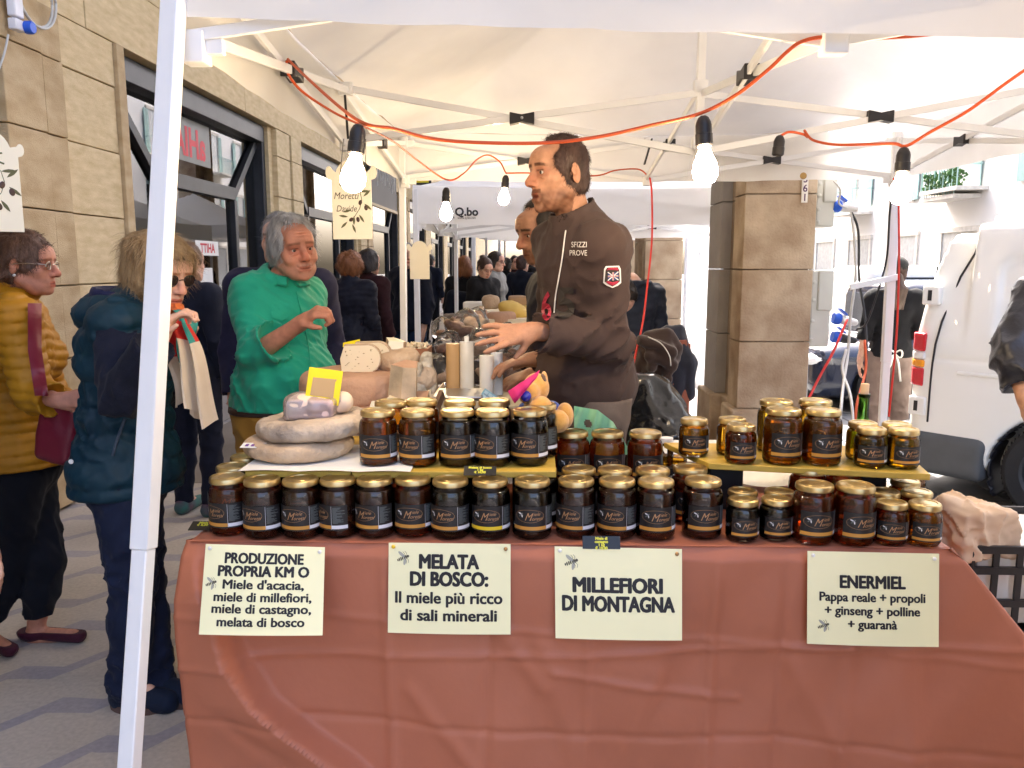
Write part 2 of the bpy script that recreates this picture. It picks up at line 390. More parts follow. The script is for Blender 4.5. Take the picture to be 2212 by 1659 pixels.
# ---- arcade building on the left (wall plane x = -3), its shops and the unseen mass over the pavement
bld = thing('arcade_building', 'cream stone arcade building with dark-framed shop windows along the left', 'building', (-3, 8, 0))
XW = -3.0
core = MB()
OPEN = [(5.97 + 4.45 * k, 9.35 + 4.45 * k) for k in range(-3, 8)]
prev = -14.0
for a, b in OPEN:
    core.bb(-4.9, XW - .06, prev, a, 0, 3.1); prev = b
core.bb(-4.9, XW - .06, prev, 60, 0, 3.1)
core.bb(-4.9, XW - .05, -14, 60, 3.1, 9.0)
core.bb(-5.2, -4.9, -14, 60, 0, 9.0)
obj('wall', core, m_lime, bld)
up = MB(); up.bb(-5.2, 1.73, .3, 60, 9.0, 13.0); obj('unseen_upper_storey', up, m_plaster, bld)  # unseen mass; height and near end chosen to block sun and admit sky light
lb = MB(); lb.bb(1.29, 1.73, .3, 60, 7.6, 8.998); obj('unseen_arcade_beam', lb, m_lime, bld)  # unseen beam, set high so more daylight comes in under it
random.seed(5)
Z0 = [0.02, .48, .94, 1.40, 1.86, 2.32, 2.78, 3.09]
def block(parent, x0, x1, y0, y1, z0, z1, m, g_=.004):
    s = MB(); s.bb(x0, x1 + random.uniform(-.004, .003), y0 + g_, y1 - g_, z0 + g_, z1 - g_); obj('stone_block', s, m, parent, bevel=.005)
for ic in range(len(Z0) - 1):
    z0, z1 = Z0[ic], Z0[ic + 1]
    block(bld, XW - .1, XW + .0, 4.05, 4.53, z0, z1, m_limegrey)
    block(bld, XW - .1, XW + .05, 4.545, 4.93, z0, z1, m_lime2); block(bld, XW - .1, XW + .035, 4.94, 5.16, z0, z1, m_lime2)
    block(bld, XW - .1, XW + .0, 5.17, 5.86, z0, z1, m_lime)
for k in range(3):
    a = 9.35 + 4.45 * k
    for ic in range(len(Z0) - 1):
        block(bld, XW - .1, XW, a + .12, a + .62, Z0[ic], Z0[ic + 1], m_lime); block(bld, XW - .1, XW + .02, a + .64, a + 1.07, Z0[ic], Z0[ic + 1], m_lime2 if k else m_lime)
for z0, z1 in ((3.09, 3.55), (3.55, 4.01), (4.01, 4.42)):
    y = 4.05
    while y < 19:
        ln = 1.48; block(bld, XW - .1, XW + (.0 if z0 < 4 else .05), y, y + ln, z0, z1, m_lime if z0 < 4 else m_lime2); y += ln
tr = MB(); tr.bb(XW - .12, XW + .03, 5.86, 5.965, 0, 3.085); obj('door_jamb', tr, m_lime2, bld, bevel=.006)
tr = MB(); tr.bb(XW - .1, XW + .09, 3.6, 26, 4.42, 4.55); obj('cornice', tr, m_lime2, bld, bevel=.01)

def shop_window(k, a, b):
    """dark metal shopfront: frame, transom with two diagonal braces, mullions, panes"""
    w = thing('shop_window', None, None); w.parent = bld; w.location = Vector((XW - .2, (a + b) / 2, 0)) - bld.location
    cy_ = (a + b) / 2; hw = (b - a) / 2; x = XW - .2; o = Vector((x, cy_, 0))
    def part(nm, mb, m, bev=0): return link(nm, mb.mesh(nm, o), m, w, bevel=bev)
    f = MB()
    for s in (-1, 1): f.bb(x - .05, x + .1, cy_ + s * hw - (.09 if s > 0 else 0), cy_ + s * hw + (.09 if s < 0 else 0), 0.0, 3.08)
    f.bb(x - .05, x + .12, a + .09, b - .09, 2.9, 3.08); part('frame', f, m_dark, .006)
    f = MB(); f.bb(x - .06, x + .14, a + .09, b - .09, 0, .34); part('plinth', f, m_limegrey, .006)
    t = MB(); t.bb(x - .035, x + .05, cy_ - .85, cy_ + .85, 2.2, 2.33); part('transom', t, m_dark, .004)
    for s in (-1, 1):
        t = MB(); t.bar((x, cy_ + s * .86, 2.26), (x, cy_ + s * (hw - .09), 2.9), .085, .08, (1, 0, 0)); part('brace', t, m_dark, .004)
        t = MB(); t.bb(x - .03, x + .045, cy_ + s * .86 - .04, cy_ + s * .86 + .04, .34, 2.2); part('mullion', t, m_dark, .004)
    p = MB(); p.bb(x - .012, x - .006, a + .09, b - .09, .34, 2.9); part('pane', p, m_glass)
    p = MB(); p.bb(x - .17, x - .15, a + .09, b - .09, .34, 2.9); part('display_panel', p, m_panel)
    return w
WIN = {}
for k, (a, b) in enumerate(OPEN):
    if a > -1: WIN[round(a)] = shop_window(k, a, b)
    r_ = MB(); r_.bb(-4.88, -4.84, a, b, .34, 3.05); r_.bb(-4.84, XW - .3, a, b, .3, .34)
    obj('shop_back_wall', r_, m_interior, bld)
# things seen in the windows: posters, the red lettering band, dark garments
m_red = mat('sign_red', (.55, .01, .03), .5)
m_paper = mat('paper', (.78, .77, .73), .8, var=.05)
m_blackcloth = mat('black_cloth', (.012, .012, .016), .9)
w0 = WIN[6]
def win_child(nm, mb, m): return link(nm, mb.mesh(nm, parent_world(w0)), m, w0)
s = MB(); s.bb(-3.2055, -3.2035, 7.05, 8.02, 2.47, 2.86); win_child('sign_band', s, mat('sign_band_grey', (.13, .13, .12), .4))
s = MB(); text_mesh('aHIA', .36, s, lambda x, y: Vector((-3.2015, 7.56 - x, 2.53 + y)), bold=.012, sx=.9)
win_child('red_lettering', s, m_red)
for (y, z0, z1, wd) in ((7.62, 1.0, 1.5, .3), (8.15, .5, .95, .35), (8.6, .42, .95, .4), (7.9, .4, .7, .3)):
    s = MB(); s.bb(-3.2055, -3.2040, y, y + wd, z0, z1); win_child('poster', s, m_paper)
s = MB(); s.bb(-3.2055, -3.2040, 7.55, 8.1, 1.62, 1.76); s.m = 1; text_mesh('AHITT', .12, s, lambda x, y: Vector((-3.2025, 7.83 - x, 1.65 + y)), bold=.004); win_child('window_sticker', s, [m_paper, m_red])
s = MB(); s.lathe([(.05, .5), (.05, .9), (.055, 1.15), (.05, 1.4), (.025, 1.5), (.02, 1.56)], 14, (-3.285, 7.9, 0)); win_child('mannequin', s, m_blackcloth)
s = MB(); s.bb(-3.34, -3.25, 8.75, 9.15, .34, 1.45); win_child('dark_display', s, m_blackcloth)
# dark chalk sign board over the second shop and small sign beyond
s = MB(); s.bb(XW + .06, XW + .1, 14.3, 17.0, 2.62, 3.6); s.m = 1; s.bb(XW + .055, XW + .115, 14.28, 17.02, 2.58, 2.63); random.seed(2)
s.m = 2
for i in range(9): yy = 14.7 + i * .25; s.bar((XW + .102, yy, 2.95 + random.uniform(0, .2)), (XW + .102, yy + random.uniform(-.05, .05), 3.1 + random.uniform(.05, .3)), .012)
o = obj('shop_sign_board', s, [mat('chalkboard', (.035, .028, .026), .6), mat('old_gold', (.35, .24, .1), .5), m_paper], None, at=(XW + .08, 15.6, 2.58)); put(o, 'dark brown chalk-marked sign board with gilt lower edge over far shop door', 'sign')
s = MB(); s.bb(XW + .06, XW + .5, 19.6, 19.64, 3.0, 4.2); s.m = 1
for i in range(3): s.bb(XW + .12, XW + .44, 19.585, 19.6, 3.15 + i * .33, 3.3 + i * .33)
o = obj('projecting_sign', s, [mat('sign_dark', (.03, .03, .03), .5), mat('sign_yellow', (.75, .68, .05), .5)], None, at=(XW + .06, 19.6, 3.0)); put(o, 'small black and yellow striped sign projecting from the wall beyond', 'sign')

# ---- stone piers of the arcade on the right
def pier(y0, label, near):
    p = thing('arcade_pier', label, 'pillar', (1.5, y0 + .5, 0), group='stone arcade piers')
    c = MB(); c.bb(1.40, 1.70, y0 + .02, y0 + .98, 0, 7.598); obj('pier_core', c, m_pierd, p)
    zs = [.62, 1.05, 1.50, 1.96, 2.41, 2.87, 3.32, 3.78, 4.3, 5.4, 6.5, 7.598] if near else [.45, .9, 1.36, 1.81, 2.27, 2.72, 3.18, 3.6, 4.3, 5.4, 6.5, 7.598]
    random.seed(int(y0 * 10))
    for z0, z1 in zip(zs[:-1], zs[1:]):
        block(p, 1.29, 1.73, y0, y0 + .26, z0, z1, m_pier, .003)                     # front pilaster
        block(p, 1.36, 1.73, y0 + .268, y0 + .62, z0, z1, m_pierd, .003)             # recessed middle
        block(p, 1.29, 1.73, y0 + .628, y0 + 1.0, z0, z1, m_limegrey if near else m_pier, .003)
    b = MB(); b.bb(1.25, 1.765, y0 - .04, y0 + .27, 0, zs[0]); b.bb(1.33, 1.765, y0 + .27, y0 + .61, 0, zs[0]); b.bb(1.25, 1.765, y0 + .61, y0 + 1.04, 0, zs[0]); obj('plinth', b, m_pier, p, bevel=.015)
    return p
pier1 = pier(5.05, 'stone arcade pier right behind the white tent, carrying the power boxes', True)
pier2 = pier(9.5, 'pale stone arcade pier standing beyond the second tent, jackets in front', False)
for y0, lb in ((.55, 'stone arcade pier beside the stall front, out at the right'), (13.95, 'distant stone arcade pier, third along the street'), (18.4, 'distant stone arcade pier, fourth along the street'), (22.85, 'distant stone arcade pier, fifth along the street'), (27.3, 'distant stone arcade pier, sixth along the street')): pier(y0, lb, False)

# ---- facade across the street
fac = thing('street_facade', 'sunlit white apartment facade across the street with balconies', 'building', (14, 25, 0))
w = MB(); w.bb(14, 16, -25, 75, -.1, 10.5); obj('wall', w, m_white_wall, fac)
m_shut = mat('shutter_green', (.30, .46, .44), .6); m_winglass = mat('washed_out_window', (.42, .44, .46), .15, spec=.8); m_trim = mat('stone_trim', (.66, .63, .57), .8)  # window and shutter colours lightened to look washed out by glare
for fl, z in enumerate((-.1, 3.7, 7.2)):
    for i in range(22):
        y = -18 + i * 4.1
        wn_ = thing('window', None, None); wn_.parent = fac; wn_.location = Vector((14, y, z)) - fac.location
        hh = 2.6 if fl == 0 else 2.3; wd = 2.2 if fl == 0 else 1.1; zz = 0.1 if fl == 0 else .15
        s = MB(); s.bb(-.03, .02, -wd / 2, wd / 2, zz, zz + hh); link('pane', s.mesh('pane'), m_winglass, wn_)
        s = MB()
        for t in (-1, 1): s.bb(-.07, .03, t * (wd / 2 + .08) - .08, t * (wd / 2 + .08) + .08, zz, zz + hh)
        s.bb(-.09, .03, -wd / 2 - .2, wd / 2 + .2, zz + hh, zz + hh + .16); link('surround', s.mesh('surround'), m_trim, wn_)
        if fl:
            for t in (-1, 1):
                s = MB(); s.bb(-.10, -.07, t * (wd / 2 + .28) - .25, t * (wd / 2 + .28) + .25, zz + .05, zz + hh - .05); link('shutter', s.mesh('shutter'), m_shut, wn_)
for i in range(21):
    for z in (3.62, 7.12):
        if (i + int(z)) % 2: continue
        y = -18 + i * 4.1
        s = MB(); s.bb(13.1, 14, y - 1.1, y + 1.1, z, z + .12); bal = obj('balcony', s, m_trim, fac)
        s = MB()
        for k in range(13): s.bar((13.14, y - 1.05 + k * .175, z + .12), (13.14, y - 1.05 + k * .175, z + 1.05), .022)
        for t in (-1, 1): s.bar((13.14, y + t * 1.05, z + 1.05), (14, y + t * 1.05, z + 1.05), .03)
        s.bar((13.14, y - 1.05, z + 1.05), (13.14, y + 1.05, z + 1.05), .03); r_ = link('railing', s.mesh('railing', parent_world(bal)), m_shut, bal)
# planted balcony seen right of the tent
bp_ = PX(2040, 372, 13.2)
s = MB(); s.bb(13.0, 14, bp_.y - 1.2, bp_.y + 1.2, bp_.z - .65, bp_.z - .53); bal = obj('planted_balcony', s, m_trim, fac)
s = MB()
for k in range(9): s.bar((13.04, bp_.y - 1.15 + k * .2875, bp_.z - .53), (13.04, bp_.y - 1.15 + k * .2875, bp_.z + .45), .03)
s.bar((13.04, bp_.y - 1.15, bp_.z + .45), (13.04, bp_.y + 1.15, bp_.z + .45), .05); s.bar((13.04, bp_.y + 1.15, bp_.z + .45), (14, bp_.y + 1.15, bp_.z + .45), .05); s.bar((13.04, bp_.y - 1.15, bp_.z + .45), (14, bp_.y - 1.15, bp_.z + .45), .05)
link('railing', s.mesh('railing', parent_world(bal)), m_shut, bal)
s = MB(); random.seed(4)
for k in range(260):
    c = Vector((13.2 + random.uniform(-.2, .2), bp_.y + random.uniform(-1.1, 1.1), bp_.z - .5 + random.uniform(0, .5)))
    s.box(c, (.02, random.uniform(.08, .16), random.uniform(.05, .1)), Matrix.Rotation(random.uniform(0, 3), 3, 'Z') @ Matrix.Rotation(random.uniform(-1, 1), 3, 'X'))
put(link('balcony_plants', s.mesh('balcony_plants', parent_world(bal)), mat('leaf', (.05, .13, .03), .6, var=.4), bal), kind='stuff')
# ================================================================ THE HONEY STALL'S TENT
m_frame = mat('white_metal', (.74, .75, .77), .35, var=.03, spec=.5)
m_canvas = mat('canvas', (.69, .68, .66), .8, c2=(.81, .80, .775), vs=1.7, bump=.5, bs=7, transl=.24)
m_blackpl = mat('black_plastic', (.012, .011, .014), .45)
m_steel = mat('steel', (.5, .5, .5), .35, metal=1.0)
def rip(t, s): return math.sin(t * 3.1 + s) * .5 + math.sin(t * 7.3 + 2 * s) * .3 + math.sin(t * 13.7 + s * 3) * .15
LEGUP = (.12, 1, 0)
m_canvas_lit = mat('canvas_lit', (.92, .93, .94), .8, var=.02, vs=3, bump=.3, bs=7, transl=.4)  # lighter copy of the canvas, daylight on the far tents put into its colour
def make_tent(name, label, x0, x1, y0, y1, ze, zb, zp, legs, detail=True):
    m_canvas = MATS['canvas'] if y0 < 3 else m_canvas_lit
    cx, cy_ = (x0 + x1) / 2, (y0 + y1) / 2
    t = thing(name, label, 'tent', (cx, cy_, 0), group='white market tents')
    n = 90 if detail else 30; r_ = MB()
    def roof(u, v):
        a, b = 2 * u - 1, 2 * v - 1; m_ = max(abs(a), abs(b)); k = 1 - m_
        z = ze + (zp - ze) * (k ** 1.12) - .035 * math.sin(math.pi * min(1, k * 1.3)) * (1 - abs(abs(a) - abs(b)) * .2) + .008 * rip(a * 2 + b * 3, 1) * m_ + .007 * (abs(math.sin(a * 9 + b * 4 + 2 * math.sin(b * 3))) ** .5 - .6) * math.sin(math.pi * k) + .005 * (abs(math.sin(b * 11 - a * 5)) ** .5 - .6) * math.sin(math.pi * k)
        edge = (min(abs(a), abs(b))) if m_ > 0 else 0
        z -= .03 * (1 - edge ** 2) * (m_ ** 6)
        return (cx + a * (x1 - x0) / 2, cy_ + b * (y1 - y0) / 2, z)
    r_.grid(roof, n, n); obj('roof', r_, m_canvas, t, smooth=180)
    for i, (ax, ay, bx, by) in enumerate(((x0, y0, x1, y0), (x1, y0, x1, y1), (x1, y1, x0, y1), (x0, y1, x0, y0))):
        d = Vector((bx - ax, by - ay, 0)); nrm = Vector((d.y, -d.x, 0)).normalized(); v_ = MB()
        def val(u, v, ax=ax, ay=ay, d=d, nrm=nrm, i=i):
            e = 1 - (2 * u - 1) ** 2; zt = ze - .03 * e; b = zb(ax + d.x * u, ay + d.y * u, i) if callable(zb) else zb - .012 * e
            off = nrm * (.004 + .014 * v * rip(u * 4, i + 1) * e + .02 * v * e)
            return (ax + d.x * u + off.x, ay + d.y * u + off.y, zt + (b - zt) * v + (.004 * rip(u * 9, i) * v))
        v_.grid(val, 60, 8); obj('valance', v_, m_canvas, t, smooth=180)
    zu, zl = ze - .07, zb if not callable(zb) else 2.03; zl = zl - .01
    X0, X1, Y0, Y1 = x0 + .03, x1 - .03, y0 + .03, y1 - .03
    for i, (a, b, c_, wd) in enumerate(legs):
        L = MB(); L.bar(a, b, wd, wd, LEGUP); obj('leg', L, m_frame, t, bevel=.003)
        L = MB(); L.bar(b, c_, wd * .86, wd * .86, LEGUP); obj('lower_leg', L, m_frame, t, bevel=.003)
    if not detail: return t
    corners = [(X0, Y0), (X1, Y0), (X1, Y1), (X0, Y1)]; mids = [((X0 + X1) / 2, Y0), (X1, cy_), ((X0 + X1) / 2, Y1), (X0, cy_)]; C = (cx, cy_)
    def truss(A, B, za, zb_, zc, zd):
        """one X: A_top->B_low and A_low->B_top with its black bow-tie joint"""
        a = Vector((A[0], A[1], 0)); b = Vector((B[0], B[1], 0)); dr = (b - a).normalized(); off = Vector((-dr.y, dr.x, 0)) * .009; zz = Vector((0, 0, 1))
        p, q = MB(), MB(); p.bar(a + zz * za + off, b + zz * zd + off, .013, .027); q.bar(a + zz * zb_ - off, b + zz * zc - off, .013, .027)
        obj('truss_bar', p, m_frame, t, bevel=.002); obj('truss_bar', q, m_frame, t, bevel=.002)
        m_ = (a + b) / 2 + zz * ((za + zb_ + zc + zd) / 4); k = MB(); fr = Matrix((dr, Vector((-dr.y, dr.x, 0)), zz)).transposed().to_4x4(); fr.translation = m_ - Vector((-dr.y, dr.x, 0)) * .024
        k.prism([(-.05, -.024), (0, -.014), (.05, -.024), (.05, .024), (0, .014), (-.05, .024)], .048, fr); br = obj('joint_bracket', k, m_blackpl, t, bevel=.003)
        k = MB(); k.lathe([(.006, 0), (.006, .006), (.003, .009)], 8, m_ - Vector((-dr.y, dr.x, 0)) * .024, Matrix.Rotation(math.pi / 2, 3, Vector(dr))); obj('bolt', k, m_steel, t)
    for i in range(4):
        A, B, Mm = corners[i], corners[(i + 1) % 4], mids[i]
        truss(A, Mm, zu, zl + .02, zu - .01, zl); truss(Mm, B, zu - .01, zl, zu, zl + .02)
        truss(Mm, C, zu, zl + .01, zu - .03, zl - .04)
    nd = MB()
    for (x, y) in mids + [C]:
        for zz_ in (zu, zl): nd = MB(); nd.bb(x - .028, x + .028, y - .02, y + .02, zz_ - .03, zz_ + .02); obj('joint_block', nd, m_frame, t, bevel=.004)
    p = MB(); p.bar((cx, cy_, zl - .06), (cx, cy_, zp - .02), .032); obj('centre_pole', p, m_frame, t, bevel=.003)
    for (x, y) in corners:
        sx_, sy_ = (1 if x < cx else -1), (1 if y < cy_ else -1)
        s = MB(); s.bb(x - .022, x + .022, y - .022, y + .022, zu - .03, zu + .05); s.bb(x + sx_ * .04 - .02, x + sx_ * .04 + .02, y - .012, y + .012, zu - .025, zu + .015); s.bb(x - .012, x + .012, y + sy_ * .04 - .02, y + sy_ * .04 + .02, zu - .025, zu + .015); obj('corner_bracket', s, m_frame, t, bevel=.003)
        s = MB(); s.bb(x - .026, x + .026, y - .026, y + .026, zl - .04, zl + .03); s.bb(x + sx_ * .045 - .02, x + sx_ * .045 + .02, y - .01, y + .01, zl - .02, zl + .015); s.bb(x - .01, x + .01, y + sy_ * .045 - .02, y + sy_ * .045 + .02, zl - .02, zl + .015); obj('slider_bracket', s, m_frame, t, bevel=.003)
    return t
def zb1(x, y, i): return (2.072 - .028 * (x + .8) if i == 0 else 2.03) - .012 * math.sin(max(0, min(1, ((x + .8) / 2.92 if i in (0, 2) else (y - 1.85) / 3))) * math.pi)
tent1 = make_tent('market_tent', 'big white pop-up tent over the honey table in front', -.80, 2.12, 1.85, 4.86, 2.31, zb1, 2.98,
    [((-.788, 1.865, 2.28), (-.828, 1.60, .934), (-.856, 1.395, 0), .041), ((2.1, 1.87, 2.28), (2.1, 1.86, 1.0), (2.12, 1.85, 0), .036),
     ((2.098, 4.84, 2.28), (2.118, 4.84, .95), (2.13, 4.84, 0), .05), ((-.785, 4.84, 2.28), (-.80, 4.84, 1.0), (-.80, 4.84, 0), .036)])
# clip arm on the back right leg, grommet on back valance, hanging strap
s = MB(); s.bar((1.86, 4.80, 1.40), (2.14, 4.80, 1.46), .02, .035); obj('clip_arm', s, m_frame, tent1, bevel=.003)
s = MB(); s.bar(PY(1408, 300, 4.4), PY(1392, 355, 4.4), .035, .008); obj('velcro_strap', s, m_blackpl, tent1)
s = MB(); s.bar(PY(745, 205, 3.3), PY(752, 300, 3.3), .009, .004); obj('velcro_strap', s, m_blackpl, tent1)
s = MB(); s.lathe([(.012, 0), (.02, .002), (.02, .004), (.012, .006)], 12, PY(1735, 380, 4.84), Matrix.Rotation(math.pi / 2, 3, 'X')); obj('eyelet', s, mat('brass', (.4, .26, .1), .4, metal=1), tent1)

# second tent (its valance carries a printed mark) and tents further on
tent2 = make_tent('market_tent', 'white tent of the next stall with a small black mark printed on its valance', -.93, 2.08, 6.2, 9.2, 2.13, 1.84, 2.82,
    [((-.915, 6.215, 2.1), (-.915, 6.215, .9), (-.915, 6.215, 0), .04), ((2.06, 6.22, 2.1), (2.06, 6.22, .9), (2.06, 6.22, 0), .04), ((2.06, 9.18, 2.1), (2.06, 9.18, .9), (2.06, 9.18, 0), .04), ((-.9, 9.18, 2.1), (-.9, 9.18, .9), (-.9, 9.18, 0), .04)])
s = MB(); c_ = PY(1008, 460, 6.168); text_mesh('Q.bo', .085, s, lambda x, y: Vector((c_.x + x, 6.160, c_.z - .02 + y)), bold=.003, align='CENTER')
c2 = PY(1008, 470, 6.168); text_mesh('www.q-bo.net', .024, s, lambda x, y: Vector((c2.x + x, 6.160, c2.z - .01 + y)))
c3 = PY(969, 462, 6.168)
for a, b in (((-.035, -.025), (.035, -.025)), ((-.035, -.025), (0, .035)), ((.035, -.025), (0, .035)), ((-.045, -.03), (-.03, -.03)), ((.03, -.03), (.045, -.03))): s.bar((c3.x + a[0], 6.160, c3.z + a[1]), (c3.x + b[0], 6.160, c3.z + b[1]), .006, .001, (0, 1, 0))
for k in range(6):
    a = k * math.pi / 3; s.bar((c3.x, 6.160, c3.z - .005), (c3.x + .012 * math.cos(a), 6.160, c3.z - .005 + .012 * math.sin(a)), .004, .001, (0, 1, 0))
obj('printed_mark', s, mat('print_black', (.02, .02, .03), .6), tent2)
tent3 = make_tent('market_tent', 'third white tent down the street beyond the pale stone pier', -.85, 2.05, 10.9, 13.8, 2.2, 1.95, 2.9,
    [((-.83, 10.92, 2.1), (-.83, 10.92, .9), (-.83, 10.92, 0), .05), ((2.03, 10.92, 2.1), (2.03, 10.92, .9), (2.03, 10.92, 0), .04), ((2.03, 13.78, 2.1), (2.03, 13.78, .9), (2.03, 13.78, 0), .04), ((-.83, 13.78, 2.1), (-.83, 13.78, .9), (-.83, 13.78, 0), .04)], detail=False)
tent4 = make_tent('market_tent', 'farthest white tent at the end of the row of stalls', -.7, 2.1, 15.4, 18.2, 2.3, 2.05, 3.0,
    [((-.68, 15.42, 2.1), (-.68, 15.42, .9), (-.68, 15.42, 0), .05), ((2.08, 15.42, 2.1), (2.08, 15.42, .9), (2.08, 15.42, 0), .04), ((2.08, 18.18, 2.1), (2.08, 18.18, .9), (2.08, 18.18, 0), .04), ((-.68, 18.18, 2.1), (-.68, 18.18, .9), (-.68, 18.18, 0), .04)], detail=False)
for tt in (tent3, tent4):
    s = MB(); L = tt.location; s.grid(lambda u, v: (L.x + 1.36 + .015 * math.sin(v * 40), L.y - 1.3 + 2.6 * v, .05 + 1.95 * u), 6, 60); obj('side_wall', s, m_canvas, tt, smooth=180)

# ---- festoon lights: cables and bulbs
m_orange = mat('orange_cable', (.50, .07, .012), .5, var=.12)
m_bulb = mat('lit_bulb', (1, .9, .7), .3, emit=(1, .74, .43), es=29)
m_bglass = film_mat('bulb_glass', (1, .97, .9), 1.5, .03)
m_cablew = mat('grey_cable', (.5, .5, .48), .5); m_cablek = mat('black_cable', (.02, .02, .022), .5); m_redc = mat('red_cable', (.6, .03, .02), .45)
bulb_pos = [(775, 268, 1.93, 762, 'bare bulb glowing in a dark socket just over the painted sign'), (1519, 250, 1.95, 1526, 'bare bulb glowing right of the tall vendor under the tent centre'),
            (1953, 318, 2.35, 1952, 'bare bulb glowing near the right edge against the white van'), (964, 405, 3.9, 962, 'bare bulb hanging beside the black mark on the next tent'), (1093, 378, 4.4, 1084, 'small far bulb beside the vendor\'s forehead')]
def bulb_lamp(top, lean, label, lit=True):
    t = thing('hanging_bulb', label, 'lamp', top, group='bare bulbs on the orange cable'); t.rotation_euler = (0, lean, 0)
    s = MB(); s.lathe([(.006, 0), (.012, -.004), (.017, -.014), (.019, -.022), (.019, -.04), (.0205, -.042), (.0205, -.066), (.016, -.07), (.014, -.06)], 18, (0, 0, 0)); link('socket', s.mesh('socket'), m_blackpl, t)
    if lit:
        s = MB(); pr = [(.013, -.066), (.0135, -.078), (.019, -.092), (.026, -.107), (.030, -.124), (.028, -.14), (.02, -.152), (.008, -.158), (.001, -.159)]; s.lathe(pr, 20); link('bulb', s.mesh('bulb', smooth=180), m_bulb, t)
    return t
for x, y, Y, bx, lb in bulb_pos: bulb_lamp(PY(x, y, Y), math.radians((x - bx) * .6), lb)
bulb_lamp(PY(1685, 292, 2.9), R(4), 'dark empty lamp socket hanging without a bulb', lit=False)
def cable(name, label, pts, r, m, wob=0.0, seg=7, group='cables strung through the stall'):
    P = spline(pts, 9); random.seed(len(pts)); s = MB(); s.tube(P, r, seg); o = obj(name, s, m, None, at=tuple(P[0]), smooth=180); put(o, label, 'cable', group); return o
A = lambda x, y, Y: PY(x, y, Y)
cable('festoon_cable', 'orange light cable from left truss past the vendor\'s head to the front tent joint', [A(622, 128, 2.55), A(660, 165, 2.4), A(735, 232, 2.1), A(790, 268, 1.93), A(850, 278, 1.93), A(920, 297, 1.94), A(1010, 307, 1.95), A(1170, 309, 1.97), A(1290, 296, 1.97), A(1410, 270, 1.96), A(1510, 246, 1.95), A(1590, 205, 1.93), A(1660, 150, 1.9), A(1700, 112, 1.88), A(1732, 90, 1.87), A(1780, 80, 1.88), A(1850, 84, 1.9), A(1960, 79, 1.93), A(2030, 72, 1.95)], .0043, m_orange)
cable('festoon_cable', 'orange light cable looping from left truss to the two far bulbs', [A(622, 128, 2.55), A(618, 150, 2.55), A(650, 195, 2.6), A(720, 242, 2.8), A(783, 272, 3.0), A(850, 306, 3.4), A(900, 345, 3.7), A(964, 388, 3.9), A(1000, 376, 4.0), A(1030, 345, 4.3), A(1055, 335, 4.5), A(1080, 350, 4.5), A(1092, 372, 4.4), A(1100, 374, 4.4), A(1150, 374, 4.5), A(1280, 380, 4.6), A(1330, 368, 4.7), A(1380, 366, 4.8), A(1404, 385, 4.8)], .0043, m_orange)
cable('festoon_cable', 'orange cable hanging straight down behind the tall vendor to the floor', [A(1404, 385, 4.75), A(1408, 420, 4.7), A(1408, 520, 4.6), A(1398, 620, 4.4), A(1388, 700, 4.2), A(1372, 770, 4.0), A(1362, 830, 3.9), A(1352, 900, 3.9), A(1348, 1000, 3.9)], .0055, m_redc)
cable('festoon_cable', 'orange light cable from the right tent edge down to the right-hand bulb', [A(2230, 140, 2.2), A(2170, 182, 2.25), A(2090, 240, 2.3), A(2010, 285, 2.33), A(1958, 315, 2.35), A(1930, 310, 2.4), A(1860, 312, 2.6), A(1800, 312, 2.75), A(1755, 302, 2.85), A(1738, 282, 2.9), A(1745, 296, 2.9), A(1735, 290, 2.9), A(1705, 285, 2.9), A(1685, 294, 2.9)], .0045, m_orange)

# ================================================================ TABLE, CLOTH, SIGNS
m_cloth = mat('terracotta_cloth', (.38, .128, .070), .5, c2=(.44, .152, .087), vs=2.2, bump=.12, bs=22, spec=.42, rvar=.12)
m_wood = mat('plywood', (.42, .28, .14), .6, c2=(.55, .4, .22), vs=5, aniso=(1, 8, 8))
tab = thing('stall_table', 'folding trestle table hidden under the terracotta cloth', 'table', (.08, 2.2, 0))
s = MB(); s.bb(-.82, .98, 1.84, 2.34, .835, .862); obj('table_top', s, m_wood, tab)
for x in (-.7, .86):
    for y in (1.95, 2.28): s = MB(); s.bar((x, y, 0), (x, y, .835), .03); obj('leg', s, m_steel, tab)
TZ = .87
FOLD = [(1182, 381), (1247, 405), (1294, 429), (1373, 460), (1442, 481), (1466, 496), (1537, 542), (1602, 617), (1659, 703), (1900, 1000)]
FZ = [(PY(x, y, 1.74).z, PY(x, y, 1.74).x) for y, x in FOLD][::-1]
_fz, _fx = np.array([a for a, b in FZ]), np.array([b for a, b in FZ])
def ridge(d, w): return math.exp(-(d / w) ** 2)
